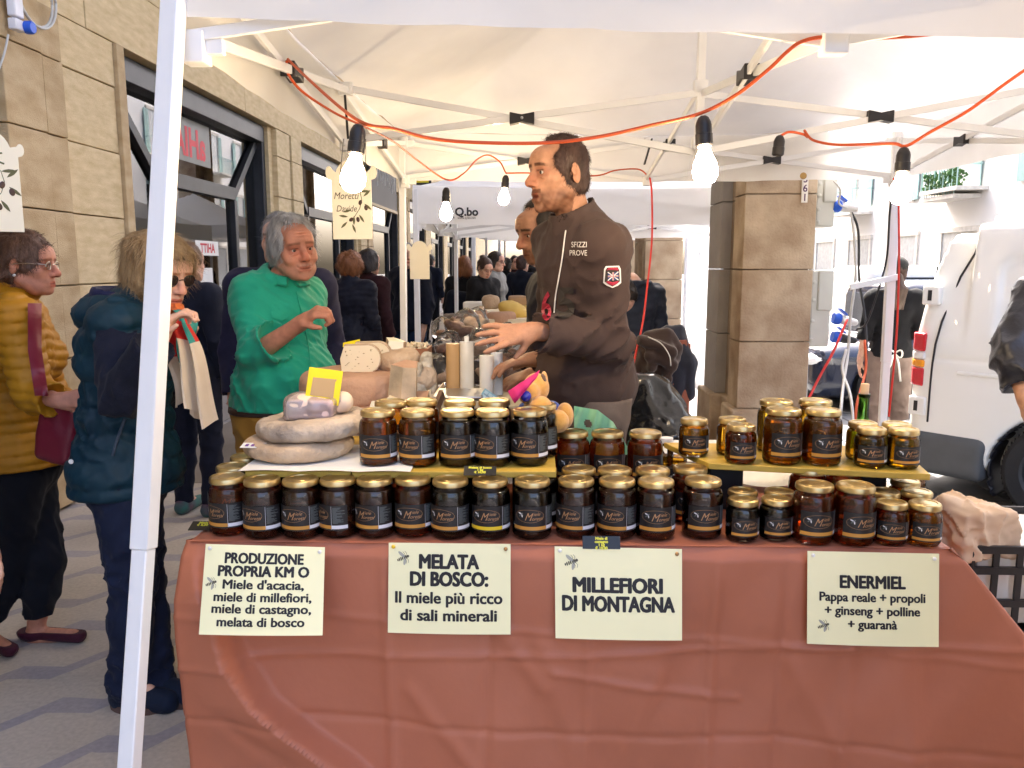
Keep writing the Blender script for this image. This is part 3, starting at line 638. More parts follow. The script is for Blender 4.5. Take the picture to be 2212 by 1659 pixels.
def cloth_front(x, z):
    """how far the front drop stands out towards the viewer"""
    t = TZ - z; o = .0
    xc = float(np.interp(z, _fz, _fx)); dl = xc - x
    if t > .01:
        g = min(1, t / .12)
        if dl > 0: o += g * (.065 * math.exp(-dl / .20) + .02 * min(1, t / .4))
        else: o += g * .065 * max(0, 1 + dl / .036) ** 1.6
        o += g * .006 * ridge(dl - .13, .04) * math.sin(t * 9)
    for k, (x0, am, tilt) in enumerate(((-.36, .007, .02), (-.10, -.006, -.03), (.13, .005, .0), (.435, .008, -.015), (.60, -.006, .0), (.86, .014, .1), (.78, .006, -.06))): o += am * ridge(x - x0 - tilt * t, .011 if k != 5 else .04) * min(1, t / .1)
    for k, (z0, am, sl_) in enumerate(((.60, .006, .03), (.40, -.005, -.04), (.66, .004, -.06))): o += am * ridge(z - z0 - sl_ * x, .009)
    o += .018 * math.sin(x * 5.2 + 1.1 + 1.2 * t) * min(1, t / .3) + .008 * math.sin(x * 13 + z * 9) * min(1, t / .2) + .0025 * math.sin(x * 31 - z * 23)
    for (xa, za, xb, zb_, am, w) in ((-.12, .72, .02, .52, .007, .02), (.02, .62, .12, .3, .008, .03), (.62, .58, .78, .3, .006, .02), (.3, .55, .18, .25, .006, .022), (-.3, .5, -.14, .3, .006, .02), (.05, .56, .5, .48, .006, .01)):
        A_, B_ = Vector((xa, za)), Vector((xb, zb_)); P_ = Vector((x, z)); h = max(0, min(1, (P_ - A_).dot(B_ - A_) / (B_ - A_).length_squared)); o += am * ridge((P_ - A_ - (B_ - A_) * h).length, w)
    return o
s = MB(); NU, NV = 260, 120
def skirt(u, v):
    z = TZ - .78 * v; t = TZ - z; fl = .85 * min(t, .22) + max(0, t - .22) * .35
    if u < .1: q = u / .1; x, y, nx, ny = -.842 - .02 * t, 2.34 - q * (2.34 - 1.83), -1, 0
    elif u < .84:
        q = (u - .1) / .74; e = max(0, (q - .86) / .14); x, y = -.842 - .02 * t + (q * 1.832) + fl * e ** 1.6, 1.812; nx, ny = 0, -1; x = x; y -= cloth_front(x, z)
    else: q = (u - .84) / .16; x, y = .99 + fl - .05 * t * q, 1.812 + q * .53 - .03 * t + .02 * math.sin(q * 14) * min(1, t * 4); nx, ny = 1, 0
    rd = .018 * max(0, 1 - v * .78 / .03)
    return (x - nx * rd, y - ny * rd, z if v > 0 else TZ + .001)
s.grid(skirt, NU, NV)
s.grid(lambda u, v: (-.83 + u * 1.81, 1.825 + v * .53, TZ + .0012 * math.sin(u * 40) * math.sin(v * 17)), 60, 20)
cl = obj('tablecloth', s, m_cloth, None, at=(.08, 2.2, TZ), smooth=180); put(cl, 'terracotta cloth draped over the honey table, big fold at its left corner', 'tablecloth')

m_signpaper = mat('laminated_paper', (.95, .91, .57), .22, var=.02, spec=.5, coat=.3)
m_ink = mat('black_ink', (.015, .015, .02), .5)
m_wing = mat('wing_grey', (.42, .42, .36), .5); m_beeb = mat('bee_print', (.10, .09, .06), .5)
m_pin = [mat('pin_white', (.75, .75, .73), .3), mat('pin_yellow', (.75, .5, .02), .3), mat('pin_brass', (.35, .2, .08), .35, metal=.6)]
_cap = None
def text_box(mb, body, fn, u0, u1, vb, h, bold=.02):
    bold *= 1.5
    tmp = MB(); text_mesh(body, 1.0, tmp, lambda x, y: (x, y, 0), align='LEFT'); V0, F0 = list(tmp.v), list(tmp.f); tmp = MB()
    for i, (dx, dy) in enumerate(((-1, 0), (1, 0), (0, .6), (0, -.6), (-.7, .5), (.7, -.5), (.7, .5), (-.7, -.5))): tmp.add([(p[0] + dx * bold, p[1] + dy * bold, i * 2e-5) for p in V0], F0)
    xs = [p[0] for p in tmp.v]; a, b = min(xs), max(xs)
    mb.add([fn(u0 + (p[0] - a) / (b - a) * (u1 - u0), vb - p[1] / .70 * h) + Vector((0, -p[2], 0)) for p in tmp.v], tmp.f)
def bee(mb, fn, u, v, w, asp, mi=(0, 1), ang=0.0):
    """printed bee: striped abdomen, thorax, head, two wings, legs; w is its length in u, asp = width / height of the sheet"""
    ca, sa = math.cos(ang), math.sin(ang)
    def T(x, y): X, Y = x * ca - y * sa, x * sa + y * ca; return fn(u + X * w, v - Y * w * asp)
    def blob(cx, cy_, rx, ry, a=0.0, n=12): c2, s2 = math.cos(a), math.sin(a); mb.add([T(cx + rx * math.cos(k * 6.283 / n) * c2 - ry * math.sin(k * 6.283 / n) * s2, cy_ + rx * math.cos(k * 6.283 / n) * s2 + ry * math.sin(k * 6.283 / n) * c2) for k in range(n)], [tuple(range(n))[::-1]])
    mb.m = mi[1]; blob(-.08, .24, .3, .1, 2.2); blob(.02, -.24, .26, .09, -2.0)
    mb.m = mi[0]
    for k, (x, r_) in enumerate(((-.42, .08), (-.31, .12), (-.19, .13), (-.08, .11))): blob(x, -.06 + k * .015, .045, r_, .1)
    blob(.12, 0, .12, .13); blob(.3, .03, .09, .09)
    for sx_, sy_ in ((.02, 1), (.16, 1), (.2, -1), (.05, -1)):
        p = [(sx_, .05 * sy_), (sx_ + .1, .25 * sy_), (sx_ + .02, .4 * sy_)]
        for a, b in zip(p[:-1], p[1:]): mb.add([T(a[0] - .012, a[1]), T(a[0] + .012, a[1]), T(b[0] + .012, b[1]), T(b[0] - .012, b[1])], [(0, 1, 2, 3) if sy_ > 0 else (3, 2, 1, 0)])
SIGNS = [
 ('paper_sign', 'leftmost cream sign on the cloth, reading PRODUZIONE PROPRIA', [(445, 1175), (702, 1182), (697, 1372), (430, 1370)], 1.728, 1.755,
  [('PRODUZIONE', .17, .83, .20, .115, .035), ('PROPRIA KM O', .12, .88, .345, .115, .035), ("Miele d'acacia,", .168, .84, .485, .1, .024), ('miele di millefiori,', .1, .905, .625, .1, .024), ('miele di castagno,', .09, .905, .755, .1, .024), ('melata di bosco', .14, .855, .9, .1, .024)], (.075, .43, .11), (0, 0)),
 ('paper_sign', 'cream sign reading MELATA DI BOSCO, second from the left on the cloth', [(840, 1172), (1103, 1175), (1103, 1370), (838, 1366)], 1.795, 1.795,
  [('MELATA', .25, .745, .27, .15, .04), ('DI BOSCO:', .177, .82, .46, .15, .04), ('Il miele più ricco', .057, .935, .655, .125, .024), ('di sali minerali', .1, .89, .85, .125, .024)], (.125, .16, .12), (1, 2)),
 ('paper_sign', 'cream sign reading MILLEFIORI DI MONTAGNA, third on the cloth', [(1198, 1180), (1473, 1186), (1473, 1383), (1200, 1378)], 1.792, 1.79,
  [('MILLEFIORI', .137, .85, .48, .155, .04), ('DI MONTAGNA', .053, .945, .685, .16, .04)], (.135, .16, .13), (0, 2)),
 ('paper_sign', 'rightmost cream sign on the cloth, one heading over three small lines', [(1744, 1190), (2028, 1196), (2027, 1397), (1743, 1390)], 1.79, 1.785,
  [('ENERMIEL', .243, .745, .375, .13, .035), ('Pappa reale + propoli', .09, .895, .52, .095, .024), ('+ ginseng + polline', .13, .855, .665, .095, .024), ('+ guaranà', .305, .68, .81, .095, .024)], (.125, .79, .105), (0, 0))]
for nm, lb, q, Yt, Yb, lines, be, pins in SIGNS:
    Ys_ = []
    for ya, yb_ in ((q[0][1], q[0][1] + 60), (q[3][1] - 60, q[3][1])):
        mx = 0
        for i in range(13):
            for y_ in (ya, (ya + yb_) / 2, yb_): w_ = PY(q[0][0] + (q[1][0] - q[0][0]) * i / 12, y_, 1.77); mx = max(mx, cloth_front(w_.x, w_.z))
        Ys_.append(1.812 - mx - .006)
    mxa = 0
    for i in range(13):
        for j in range(9): w_ = PY(q[0][0] + (q[1][0] - q[0][0]) * i / 12, q[0][1] + (q[3][1] - q[0][1]) * j / 8, 1.77); mxa = max(mxa, cloth_front(w_.x, w_.z) - ((1.806 - Ys_[0]) * (1 - j / 8) + (1.806 - Ys_[1]) * j / 8))
    Yt, Yb = Ys_[0] - max(0, mxa) - .001, Ys_[1] - max(0, mxa) - .001
    c = [PY(q[0][0], q[0][1], Yt), PY(q[1][0], q[1][1], Yt), PY(q[2][0], q[2][1], Yb), PY(q[3][0], q[3][1], Yb)]
    def fn(u, v, c=c, d=.0): p = (c[0] * (1 - u) + c[1] * u) * (1 - v) + (c[3] * (1 - u) + c[2] * u) * v; return p + Vector((0, -d, 0))
    t = thing(nm, lb, 'sign', fn(.5, 1), group='cream paper signs pinned to the cloth')
    s = MB()
    for d in (0, .0015): s.grid(lambda u, v: fn(u, v, d=d + .004 * math.sin(u * 3.1) * math.sin(v * 2.0)), 10, 8)
    s.f = [f if i < 80 else f[::-1] for i, f in enumerate(s.f)]; obj('sheet', s, m_signpaper, t, smooth=180)
    s = MB()
    for (tx, u0, u1, vb, h, bo) in lines: text_box(s, tx, lambda u, v: fn(u, v, d=.0024 + .004 * math.sin(u * 3.1) * math.sin(v * 2.0)), u0, u1, vb, h, bo)
    obj('lettering', s, m_ink, t, smooth=0)
    s = MB(); bee(s, lambda u, v: fn(u, v, d=.0025 + .004 * math.sin(u * 3.1) * math.sin(v * 2.0)), *be, 1.4, ang=.25); obj('bee_print', s, [m_beeb, m_wing], t, smooth=0)
    for k, (u, v) in enumerate(((.04, .04), (.96, .05))):
        s = MB(); s.lathe([(.0045, 0), (.005, .002), (.0035, .005), (.001, .006)], 10, fn(u, v, d=.002), Matrix.Rotation(math.pi / 2, 3, 'X')); obj('push_pin', s, m_pin[pins[k]], t)

# ================================================================ HONEY JARS
m_jar = film_mat('jar_glass', (.97, .98, .97), 1.5, .03)
m_lid = mat('gold_lid', (.50, .375, .17), .34, c2=(.60, .465, .24), metal=1.0, vs=20, bump=.02, bs=400, rvar=.06)
m_lab = mat('label_black', (.012, .011, .012), .42); m_gold = mat('label_gold', (.52, .25, .045), .45); m_yel = mat('label_yellow', (.7, .5, .02), .45)
m_lwhite = mat('label_white', (.72, .72, .76), .5); m_lgrey = mat('label_grey', (.13, .15, .15), .6); m_bronze = mat('label_bronze', (.42, .22, .10), .45); m_oval = mat('label_oval', (.035, .026, .022), .45)
HONEY = {}
for k, c in dict(dark=(.05, .016, .010), chestnut=(.32, .065, .03), red=(1.0, .24, .05), amber=(1.0, .40, .03), gold=(1.0, .50, .028), pale=(1.0, .60, .035)).items(): HONEY[k] = mat('honey_' + k, c, .08, trans=.92 if k in ('dark', 'chestnut') else .95, ior=1.38 if k in ('dark', 'chestnut') else 1.12, var=.04, spec=.4, transl=0 if k in ('dark', 'chestnut') else .14)  # pale is a lightened tint standing in for backlight through the honey
def label_mesh(rad, z0, z1, strip):
    s = MB(); S = rad / .0468
    def fp(a, z, d=0.0): th = a / rad; return Vector((math.sin(th) * (rad + d), -math.cos(th) * (rad + d), z))
    def patch(a0, a1, b0, b1, d=0.0, n=10): s.grid(lambda u, v: fp(a0 + (a1 - a0) * u, b0 + (b1 - b0) * v, d), n, 1)
    A0, A1, A2 = -.040 * S, .044 * S, .082 * S; hs = (z1 - z0) * .14
    s.m = 0; patch(A0, A2, z0, z1, 0, 26)
    s.m = 1; patch(A0, A1, z0 + hs * .45, z0 + hs * 1.45, .0002, 16)
    s.m = 2; patch(A1 + .0006, A2, z0 + hs * .45, z0 + hs * 1.45, .0002, 8)
    patch(A1 - .0003, A1 + .0003, z0 + hs * .3, z1 - hs * .2, .0002, 1)
    s.m = 3; random.seed(9); zc = z1 - hs * .6
    while zc > z0 + hs * 2: patch(A1 + .003 * S, A1 + (.012 + .022 * random.random()) * S, zc - .0011 * S, zc, .0002, 4); zc -= .0024 * S
    cz = z0 + (z1 - z0) * .62; cx = (A0 + A1) / 2; rx, rz = .035 * S, (z1 - z0) * .26
    s.m = 5; s.add([fp(cx + rx * math.cos(k * .2618), cz + rz * math.sin(k * .2618), .00015) for k in range(24)], [tuple(range(24))])
    s.m = 4; P = [(cx + rx * math.cos(k * .2244), cz + rz * math.sin(k * .2244)) for k in range(28)]
    for i in range(28): (a, b), (c, d) = P[i], P[(i + 1) % 28]; k = .985; s.add([fp(a, b, .0003), fp(c, d, .0003), fp(cx + (c - cx) * k, cz + (d - cz) * (k - .02), .0003), fp(cx + (a - cx) * k, cz + (b - cz) * (k - .02), .0003)], [(0, 1, 2, 3)])
    text_mesh('M', .026 * S, s, lambda x, y: fp(cx - .004 * S + x, cz - .010 * S + y, .0003), sx=.8, shear=.5)
    text_mesh('iele', .0115 * S, s, lambda x, y: fp(cx + .017 * S + x, cz + .0015 * S + y, .0003), shear=.4)
    text_mesh('oretti', .0115 * S, s, lambda x, y: fp(cx + .018 * S + x, cz - .0095 * S + y, .0003), shear=.4)
    bee(s, lambda u, v: fp(cx - .02 * S + u * .05, cz + .003 * S - v * .05, .0003), 0, 0, .3 * S, 1.0, (3, 2), .6)
    return s.mesh('label', smooth=60)
def jar_parts(big):
    if big: R0, Hn, Hs, H, rl, lz0, lz1 = .0485, .094, .118, .142, .043, .022, .084
    else: R0, Hn, Hs, H, rl, lz0, lz1 = .0395, .064, .080, .1, .0355, .014, .059
    rn = rl - .003
    sh = [(rn + (R0 - rn) * math.cos(t * math.pi / 2) ** .8, Hn + (Hs - Hn) * math.sin(t * math.pi / 2)) for t in np.linspace(0, 1, 7)]
    g = MB(); g.lathe([(R0 * .3, .002), (R0 * .8, 0), (R0 * .93, .003), (R0, .010)] + sh + [(rn, H - .012)], 30)
    h = MB(); fill = [(max(.001, r_ - .0028), z) for r_, z in [(R0 * .75, .005), (R0 * .93, .0065), (R0, .012)] + sh[:5]]; top = fill[-1]; h.lathe(fill + [(top[0] * .9, top[1] + .0005)], 30)
    l = MB(); l.lathe([(rl - .003, H - .0155), (rl, H - .0148), (rl + .0012, H - .0125), (rl + .0008, H - .005), (rl - .0005, H - .002), (rl - .004, H), (rl - .008, H - .0006), (rl - .0085, H - .0022), (rl - .02, H - .0022), (rl - .021, H - .0014), (.002, H - .0012)], 34)
    return g.mesh('glass', smooth=50), h.mesh('honey', smooth=50), l.mesh('lid', smooth=30), label_mesh(R0 + .0004, lz0, lz1, 0)
JP = {True: jar_parts(True), False: jar_parts(False)}
for b in (True, False):
    JP[b][0].materials.append(m_jar); JP[b][2].materials.append(m_lid)
    for m_ in (m_lab, m_gold, m_lwhite, m_lgrey, m_bronze, m_oval): JP[b][3].materials.append(m_)
lab_y = JP[True][3].copy(); lab_y.materials[1] = m_yel
HM = {}
def jar(x, y, z, big, kind, rot, label, group, ylab=False):
    t = thing('honey_jar', label, 'jar', (x, y, z), rot, group)
    link('glass', JP[big][0], None, t)
    if (big, kind) not in HM: me = JP[big][1].copy(); me.materials.append(HONEY[kind]); HM[(big, kind)] = me
    link('honey', HM[(big, kind)], None, t); link('lid', JP[big][2], None, t); link('label', lab_y if ylab else JP[big][3], None, t)
    return t
ORD = ['first', 'second', 'third', 'fourth', 'fifth', 'sixth', 'seventh', 'eighth', 'ninth', 'tenth', 'eleventh', 'twelfth', 'thirteenth', 'fourteenth', 'fifteenth', 'sixteenth', 'seventeenth', 'eighteenth', 'nineteenth']
HW = dict(pale='backlight-tinted golden', dark='near-black', chestnut='dark brown', red='reddish', amber='orange', gold='golden')
FRONT = [(483, 1160, 1, 'red', 38), (558, 1167, 1, 'chestnut', 30), (642, 1167, 1, 'chestnut', 16), (724, 1165, 1, 'chestnut', 62), (804, 1165, 1, 'chestnut', 34), (888, 1163, 1, 'red', 10), (970, 1168, 1, 'dark', 28), (1057, 1168, 1, 'dark', 14), (1149, 1168, 1, 'dark', 10), (1245, 1167, 1, 'chestnut', 36), (1335, 1168, 1, 'chestnut', 30), (1420, 1170, 1, 'chestnut', 8), (1523, 1168, 1, 'chestnut', 4), (1612, 1176, 0, 'dark', 2), (1686, 1174, 0, 'dark', 6), (1767, 1181, 1, 'red', 4), (1857, 1184, 1, 'red', 0), (1938, 1184, 0, 'red', 16), (2012, 1187, 0, 'amber', 12)]
for i, (x, yb, big, kd, rot) in enumerate(FRONT):
    p = PZ(x, yb, TZ + .002); jar(p.x, p.y + .045, TZ + .003, bool(big), kd, -R(rot), f'{"large" if big else "small"} {HW[kd]} honey jar, {ORD[i]} from left in the front row', 'honey jars in the front row', ylab=(i == 7))
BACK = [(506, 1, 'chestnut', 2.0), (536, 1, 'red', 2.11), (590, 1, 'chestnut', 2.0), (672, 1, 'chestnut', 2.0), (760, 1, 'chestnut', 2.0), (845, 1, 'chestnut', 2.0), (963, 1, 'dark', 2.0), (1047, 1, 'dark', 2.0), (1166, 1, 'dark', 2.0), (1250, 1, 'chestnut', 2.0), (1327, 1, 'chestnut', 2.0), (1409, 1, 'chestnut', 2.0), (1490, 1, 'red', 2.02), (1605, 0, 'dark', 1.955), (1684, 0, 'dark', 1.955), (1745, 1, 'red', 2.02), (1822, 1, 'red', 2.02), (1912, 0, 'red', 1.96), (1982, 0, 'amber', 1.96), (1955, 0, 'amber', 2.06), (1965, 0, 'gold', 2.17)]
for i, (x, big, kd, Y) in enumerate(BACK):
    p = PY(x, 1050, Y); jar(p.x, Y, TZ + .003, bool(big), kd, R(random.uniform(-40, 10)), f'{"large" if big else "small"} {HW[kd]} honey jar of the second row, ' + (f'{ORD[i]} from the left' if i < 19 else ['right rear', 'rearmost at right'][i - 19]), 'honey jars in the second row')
# boards carrying the upper rows
m_board = mat('yellow_board', (.48, .31, .045), .5, c2=(.58, .39, .07), vs=8, aniso=(1, 12, 12), bump=.1, bs=40)
BZ = 1.022
def plank(name, quad, label):
    s = MB(); n = 4; s.add([(x, y, BZ - .016) for x, y in quad] + [(x, y, BZ) for x, y in quad], [(3, 2, 1, 0), (4, 5, 6, 7)] + [(i, (i + 1) % 4, (i + 1) % 4 + 4, i + 4) for i in range(4)])
    o = obj(name, s, m_board, None, at=(quad[0][0], quad[0][1], BZ - .016), bevel=.002); put(o, label, 'board', 'yellow boards carrying the upper jars'); return o
plank('shelf_board', [(-.72, 1.912), (-.456, 1.916), (-.456, 2.33), (-.72, 2.33)], 'short yellow board under the round cheeses at the left')
plank('shelf_board', [(-.452, 1.912), (.055, 1.93), (.055, 2.33), (-.452, 2.33)], 'yellow board under the orange and black jars, left of the toy')
plank('shelf_board', [(.452, 2.025), (.972, 1.93), (1.03, 2.23), (.375, 2.27)], 'tilted yellow board at right carrying glowing amber jars')
for i, (x, y, w_) in enumerate(((-.60, 2.2, .12), (-.3, 2.2, .12), (-.02, 2.2, .08), (.52, 2.16, .09), (.90, 2.13, .07))):
    s = MB(); s.bb(x - w_ / 2, x + w_ / 2, y - .05, y + .05, TZ + .002, BZ - .017); o = obj('riser_block', s, m_blackpl, None, at=(x, y, TZ), bevel=.003); put(o, f'black riser block under the {["short left board", "left board middle", "left board right end", "right board left end", "right board right end"][i]}', 'block')
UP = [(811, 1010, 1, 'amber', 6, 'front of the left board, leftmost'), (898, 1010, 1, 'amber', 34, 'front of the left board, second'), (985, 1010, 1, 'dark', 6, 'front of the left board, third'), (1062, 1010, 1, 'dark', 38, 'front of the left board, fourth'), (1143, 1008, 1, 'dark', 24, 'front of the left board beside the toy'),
      (1503, 988, 0, 'gold', 6, 'alone at the left end of the right board'), (1606, 1004, 0, 'red', 4, 'front of the right board, left of the big pair'), (1699, 1006, 1, 'amber', 0, 'left of the big pair on the right board'), (1786, 1008, 1, 'amber', -2, 'right of the big pair on the right board'), (1891, 1013, 0, 'gold', 20, 'front of the right board, second from its right end'), (1962, 1015, 0, 'pale', 4, 'front right corner of the right board')]  # right-board jars get brighter tints in place of light from the street
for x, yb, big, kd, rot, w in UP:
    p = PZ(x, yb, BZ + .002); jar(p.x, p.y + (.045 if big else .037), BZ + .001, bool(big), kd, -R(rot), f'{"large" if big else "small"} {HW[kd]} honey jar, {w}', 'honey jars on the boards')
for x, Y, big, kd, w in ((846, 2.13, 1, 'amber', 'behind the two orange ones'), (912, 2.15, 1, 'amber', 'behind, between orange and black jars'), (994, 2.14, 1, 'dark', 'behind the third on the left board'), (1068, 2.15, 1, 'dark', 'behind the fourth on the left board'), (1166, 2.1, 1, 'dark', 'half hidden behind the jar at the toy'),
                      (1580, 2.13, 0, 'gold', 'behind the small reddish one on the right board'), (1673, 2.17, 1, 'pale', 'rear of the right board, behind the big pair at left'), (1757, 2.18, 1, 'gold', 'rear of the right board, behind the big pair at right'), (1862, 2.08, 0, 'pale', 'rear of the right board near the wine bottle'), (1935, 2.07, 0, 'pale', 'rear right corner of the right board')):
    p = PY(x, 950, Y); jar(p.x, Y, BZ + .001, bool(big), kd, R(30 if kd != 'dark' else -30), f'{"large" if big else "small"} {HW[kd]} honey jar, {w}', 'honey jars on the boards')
s = MB(); s.bb(.07, .40, 2.09, 2.22, TZ + .002, .938); o = obj('riser_block', s, m_blackpl, None, at=(.23, 2.15, TZ), bevel=.004); put(o, 'low black riser under the three red jars in the middle', 'block')
for x, rot, w in ((1236, 8, 'left'), (1312, 2, 'middle'), (1394, -2, 'right')):
    p = PY(x, 940, 2.14); jar(p.x, 2.14, .94, True, 'red', -R(rot), f'large reddish honey jar, {w} one of three before the green bag', 'three red jars in the middle')
# two clear, part-filled jars and the bottle
for x, yb, Y, h, r_, lb in ((1438, 1010, 2.35, .075, .022, 'tall clear glass jar half full of honey behind the red jars'), (1462, 1012, 2.36, .06, .03, 'low clear glass jar of honey left of the right board')):
    t = thing('sample_jar', lb, 'jar', tuple(PY(x, 1010, Y)), group='clear sample jars'); t.location.z = .935
    s = MB(); s.lathe([(r_ * .7, 0), (r_, .006), (r_, h * .75), (r_ * .8, h * .9), (r_ * .8, h)], 20); link('glass', s.mesh('glass'), m_jar, t)
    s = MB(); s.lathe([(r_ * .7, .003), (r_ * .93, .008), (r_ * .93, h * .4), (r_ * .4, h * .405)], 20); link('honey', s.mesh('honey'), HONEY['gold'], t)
    s = MB(); s.lathe([(r_ * .9, h - .006), (r_ * .92, h), (r_ * .9, h + .008), (.002, h + .008)], 20); link('lid', s.mesh('lid'), m_lwhite, t)
s = MB(); s.bb(.40, .52, 2.31, 2.40, TZ + .002, .933); o = obj('riser_block', s, m_blackpl, None, at=(.46, 2.35, TZ)); put(o, 'black block under the clear sample jars', 'block')
p = PY(1863, 920, 2.34); t = thing('wine_bottle', 'green glass wine bottle with a cork behind the amber jars', 'bottle', (p.x, 2.34, TZ + .002))
zt = PY(1863, 852, 2.34).z - TZ
s = MB(); s.lathe([(.02, .003), (.034, 0), (.037, .01), (.037, zt - .13), (.03, zt - .1), (.016, zt - .075), (.0145, zt - .012), (.0165, zt - .011), (.0165, zt), (.012, zt)], 22); link('glass', s.mesh('glass'), mat('green_glass', (.10, .28, .03), .05, trans=1.0, ior=1.3), t)
s = MB(); s.lathe([(.0115, zt - .01), (.012, zt + .028), (.011, zt + .03), (.002, zt + .03)], 16); link('cork', s.mesh('cork'), mat('cork', (.62, .45, .3), .9, bump=.2, bs=200), t)
# black price cards with yellow print
m_card = mat('price_card', (.012, .012, .012), .3); m_cardy = mat('card_yellow', (.7, .68, .05), .5)
def price_card(c, w, h, tilt, lines, label):
    t = thing('price_card', label, 'card', c, group='black price cards'); rot = Matrix.Rotation(tilt, 3, 'X')
    s = MB(); s.box((0, 0, 0), (w, .0015, h), rot); link('card', s.mesh('card'), m_card, t)
    s = MB()
    for i, tx in enumerate(lines): text_mesh(tx, h * .3, s, lambda x, y: rot @ Vector((x, -.0012, h * .22 - i * h * .25 + y)), bold=.0004)
    link('lettering', s.mesh('lettering', smooth=0), m_cardy, t)
price_card(tuple(PY(1299, 1172, 1.80)), .088, .03, R(-25), ['Miele di', 'castagno', '1 kg', '€ 10,00'], 'black price card with yellow print at the table edge above the third sign')
price_card(tuple(PY(1037, 1017, 1.905)), .08, .03, R(-55), ['Melata di bosco', '1 kg', '€ 10,00'], 'black price card with yellow print on the left board edge')
price_card(tuple(PZ(437, 1136, TZ + .012)), .06, .035, R(-70), ['Miele', '€ 8,00'], 'black price card lying at the left corner of the table')
# ================================================================ CHEESES AND COUNTER GOODS
m_rind = mat('cheese_rind', (.40, .27, .165), .75, c2=(.60, .46, .32), vs=11, bump=.6, bs=70, detail=8)
m_rindg = mat('cheese_rind_grey', (.27, .215, .17), .8, c2=(.62, .50, .38), vs=13, bump=.7, bs=60, detail=9)
m_rindp = mat('cheese_rind_pink', (.40, .225, .14), .75, c2=(.52, .32, .21), vs=9, bump=.4, bs=70, detail=7)
m_paste = mat('cheese_paste', (.74, .64, .46), .5, var=.05, vs=5, sub=.15)
m_pastew = mat('cheese_white', (.76, .73, .60), .5, var=.05, sub=.15)
m_moldy = mat('cheese_mould', (.28, .24, .17), .8, c2=(.68, .52, .36), vs=10, bump=.3, bs=70, detail=8)
m_yellow = mat('yellow_plastic', (.85, .68, .01), .4, var=.03); m_tan = mat('tan_card', (.50, .33, .16), .7, var=.05)
m_film = film_mat('plastic_film', (.95, .94, .93), 1.32, .16, dirt=.03); m_filmp = film_mat('pinkish_film', (.92, .86, .90), 1.5, .15, dirt=.14)
m_sausage = mat('dark_sausage', (.10, .045, .03), .6, c2=(.26, .15, .11), vs=22, bump=.4, bs=60)
m_mould = mat('salami_mould', (.26, .22, .16), .9, c2=(.66, .62, .53), vs=30, bump=.9, bs=70, detail=9)
m_twood = mat('tray_wood', (.33, .13, .06), .5, c2=(.42, .19, .09), vs=6, aniso=(1, 10, 10))
m_cream = mat('cream_card', (.74, .64, .46), .7, var=.05)
def organic(name, sdf, m, label=None, cat=None, at=None, parent=None, smooth=2, group=None, colfn=None):
    off = parent_world(parent) if parent is not None else at
    o = link(name, sdf.mesh(name, colfn, smooth, off=None if off is None else tuple(off)), m, parent, at if parent is None else None)
    if label: put(o, label, cat, group)
    return o
def wheel(c, r_, h, tilt=(0, 0), h_=.006, seed=1, amp=.004):
    g = Sdf((c[0] - r_ - .03, c[1] - r_ - .03, c[2] - .03), (c[0] + r_ + .03, c[1] + r_ + .03, c[2] + h + .06), h_)
    Rm = Matrix.Rotation(tilt[0], 3, 'X') @ Matrix.Rotation(tilt[1], 3, 'Y'); Rn = np.array(Rm)
    cc = np.array(c) + Rn @ np.array((0, 0, h / 2)); sl_, P = g._sub(g.lo, g.lo + 9); q = (P - cc) @ Rn
    rr = np.linalg.norm(q[..., :2], axis=-1); rd = min(h * .38, .028); d0 = rr - (r_ - rd) - .006 * (1 - (q[..., 2] / (h / 2)) ** 2); d1 = np.abs(q[..., 2]) - (h / 2 - rd)
    g.D = (np.sqrt(np.maximum(d0, 0) ** 2 + np.maximum(d1, 0) ** 2) + np.minimum(np.maximum(d0, d1), 0) - rd).astype(np.float32)
    g.disp(lambda P: amp * noise3(P, 22, seed) + .55 * amp * noise3(P, 60, seed + 1) + .3 * amp * noise3(P, 130, seed + 2)); return g
# wrapping paper under the wheels
s = MB(); s.grid(lambda u, v: (-.735 + .43 * u, 1.905 + .3 * v, BZ + .002 + .003 * abs(math.sin(u * 9)) * (1 - v) + .004 * math.sin(v * 3) * (u > .9)), 20, 8); o = obj('wrapping_paper', s, m_paper, None, at=(-.5, 2.05, BZ), smooth=180); put(o, 'white wrapping paper spread on the left board under the wheels', 'paper')
pA = PY(648, 990, 2.09); organic('round_cheese', wheel((pA.x, 2.09, BZ + .006), .137, .046, seed=1), m_rind, 'plain beige cheese wheel at the bottom of the left stack', 'cheese', (pA.x, 2.09, BZ + .006), group='cheeses on the stall')
pB = PY(676, 940, 2.10); organic('round_cheese', wheel((pB.x, 2.11, BZ + .053), .142, .054, (0, R(-3)), seed=5, amp=.005), m_rindg, 'mottled grey cheese wheel on top of the beige wheel', 'cheese', (pB.x, 2.11, BZ + .053), group='cheeses on the stall')
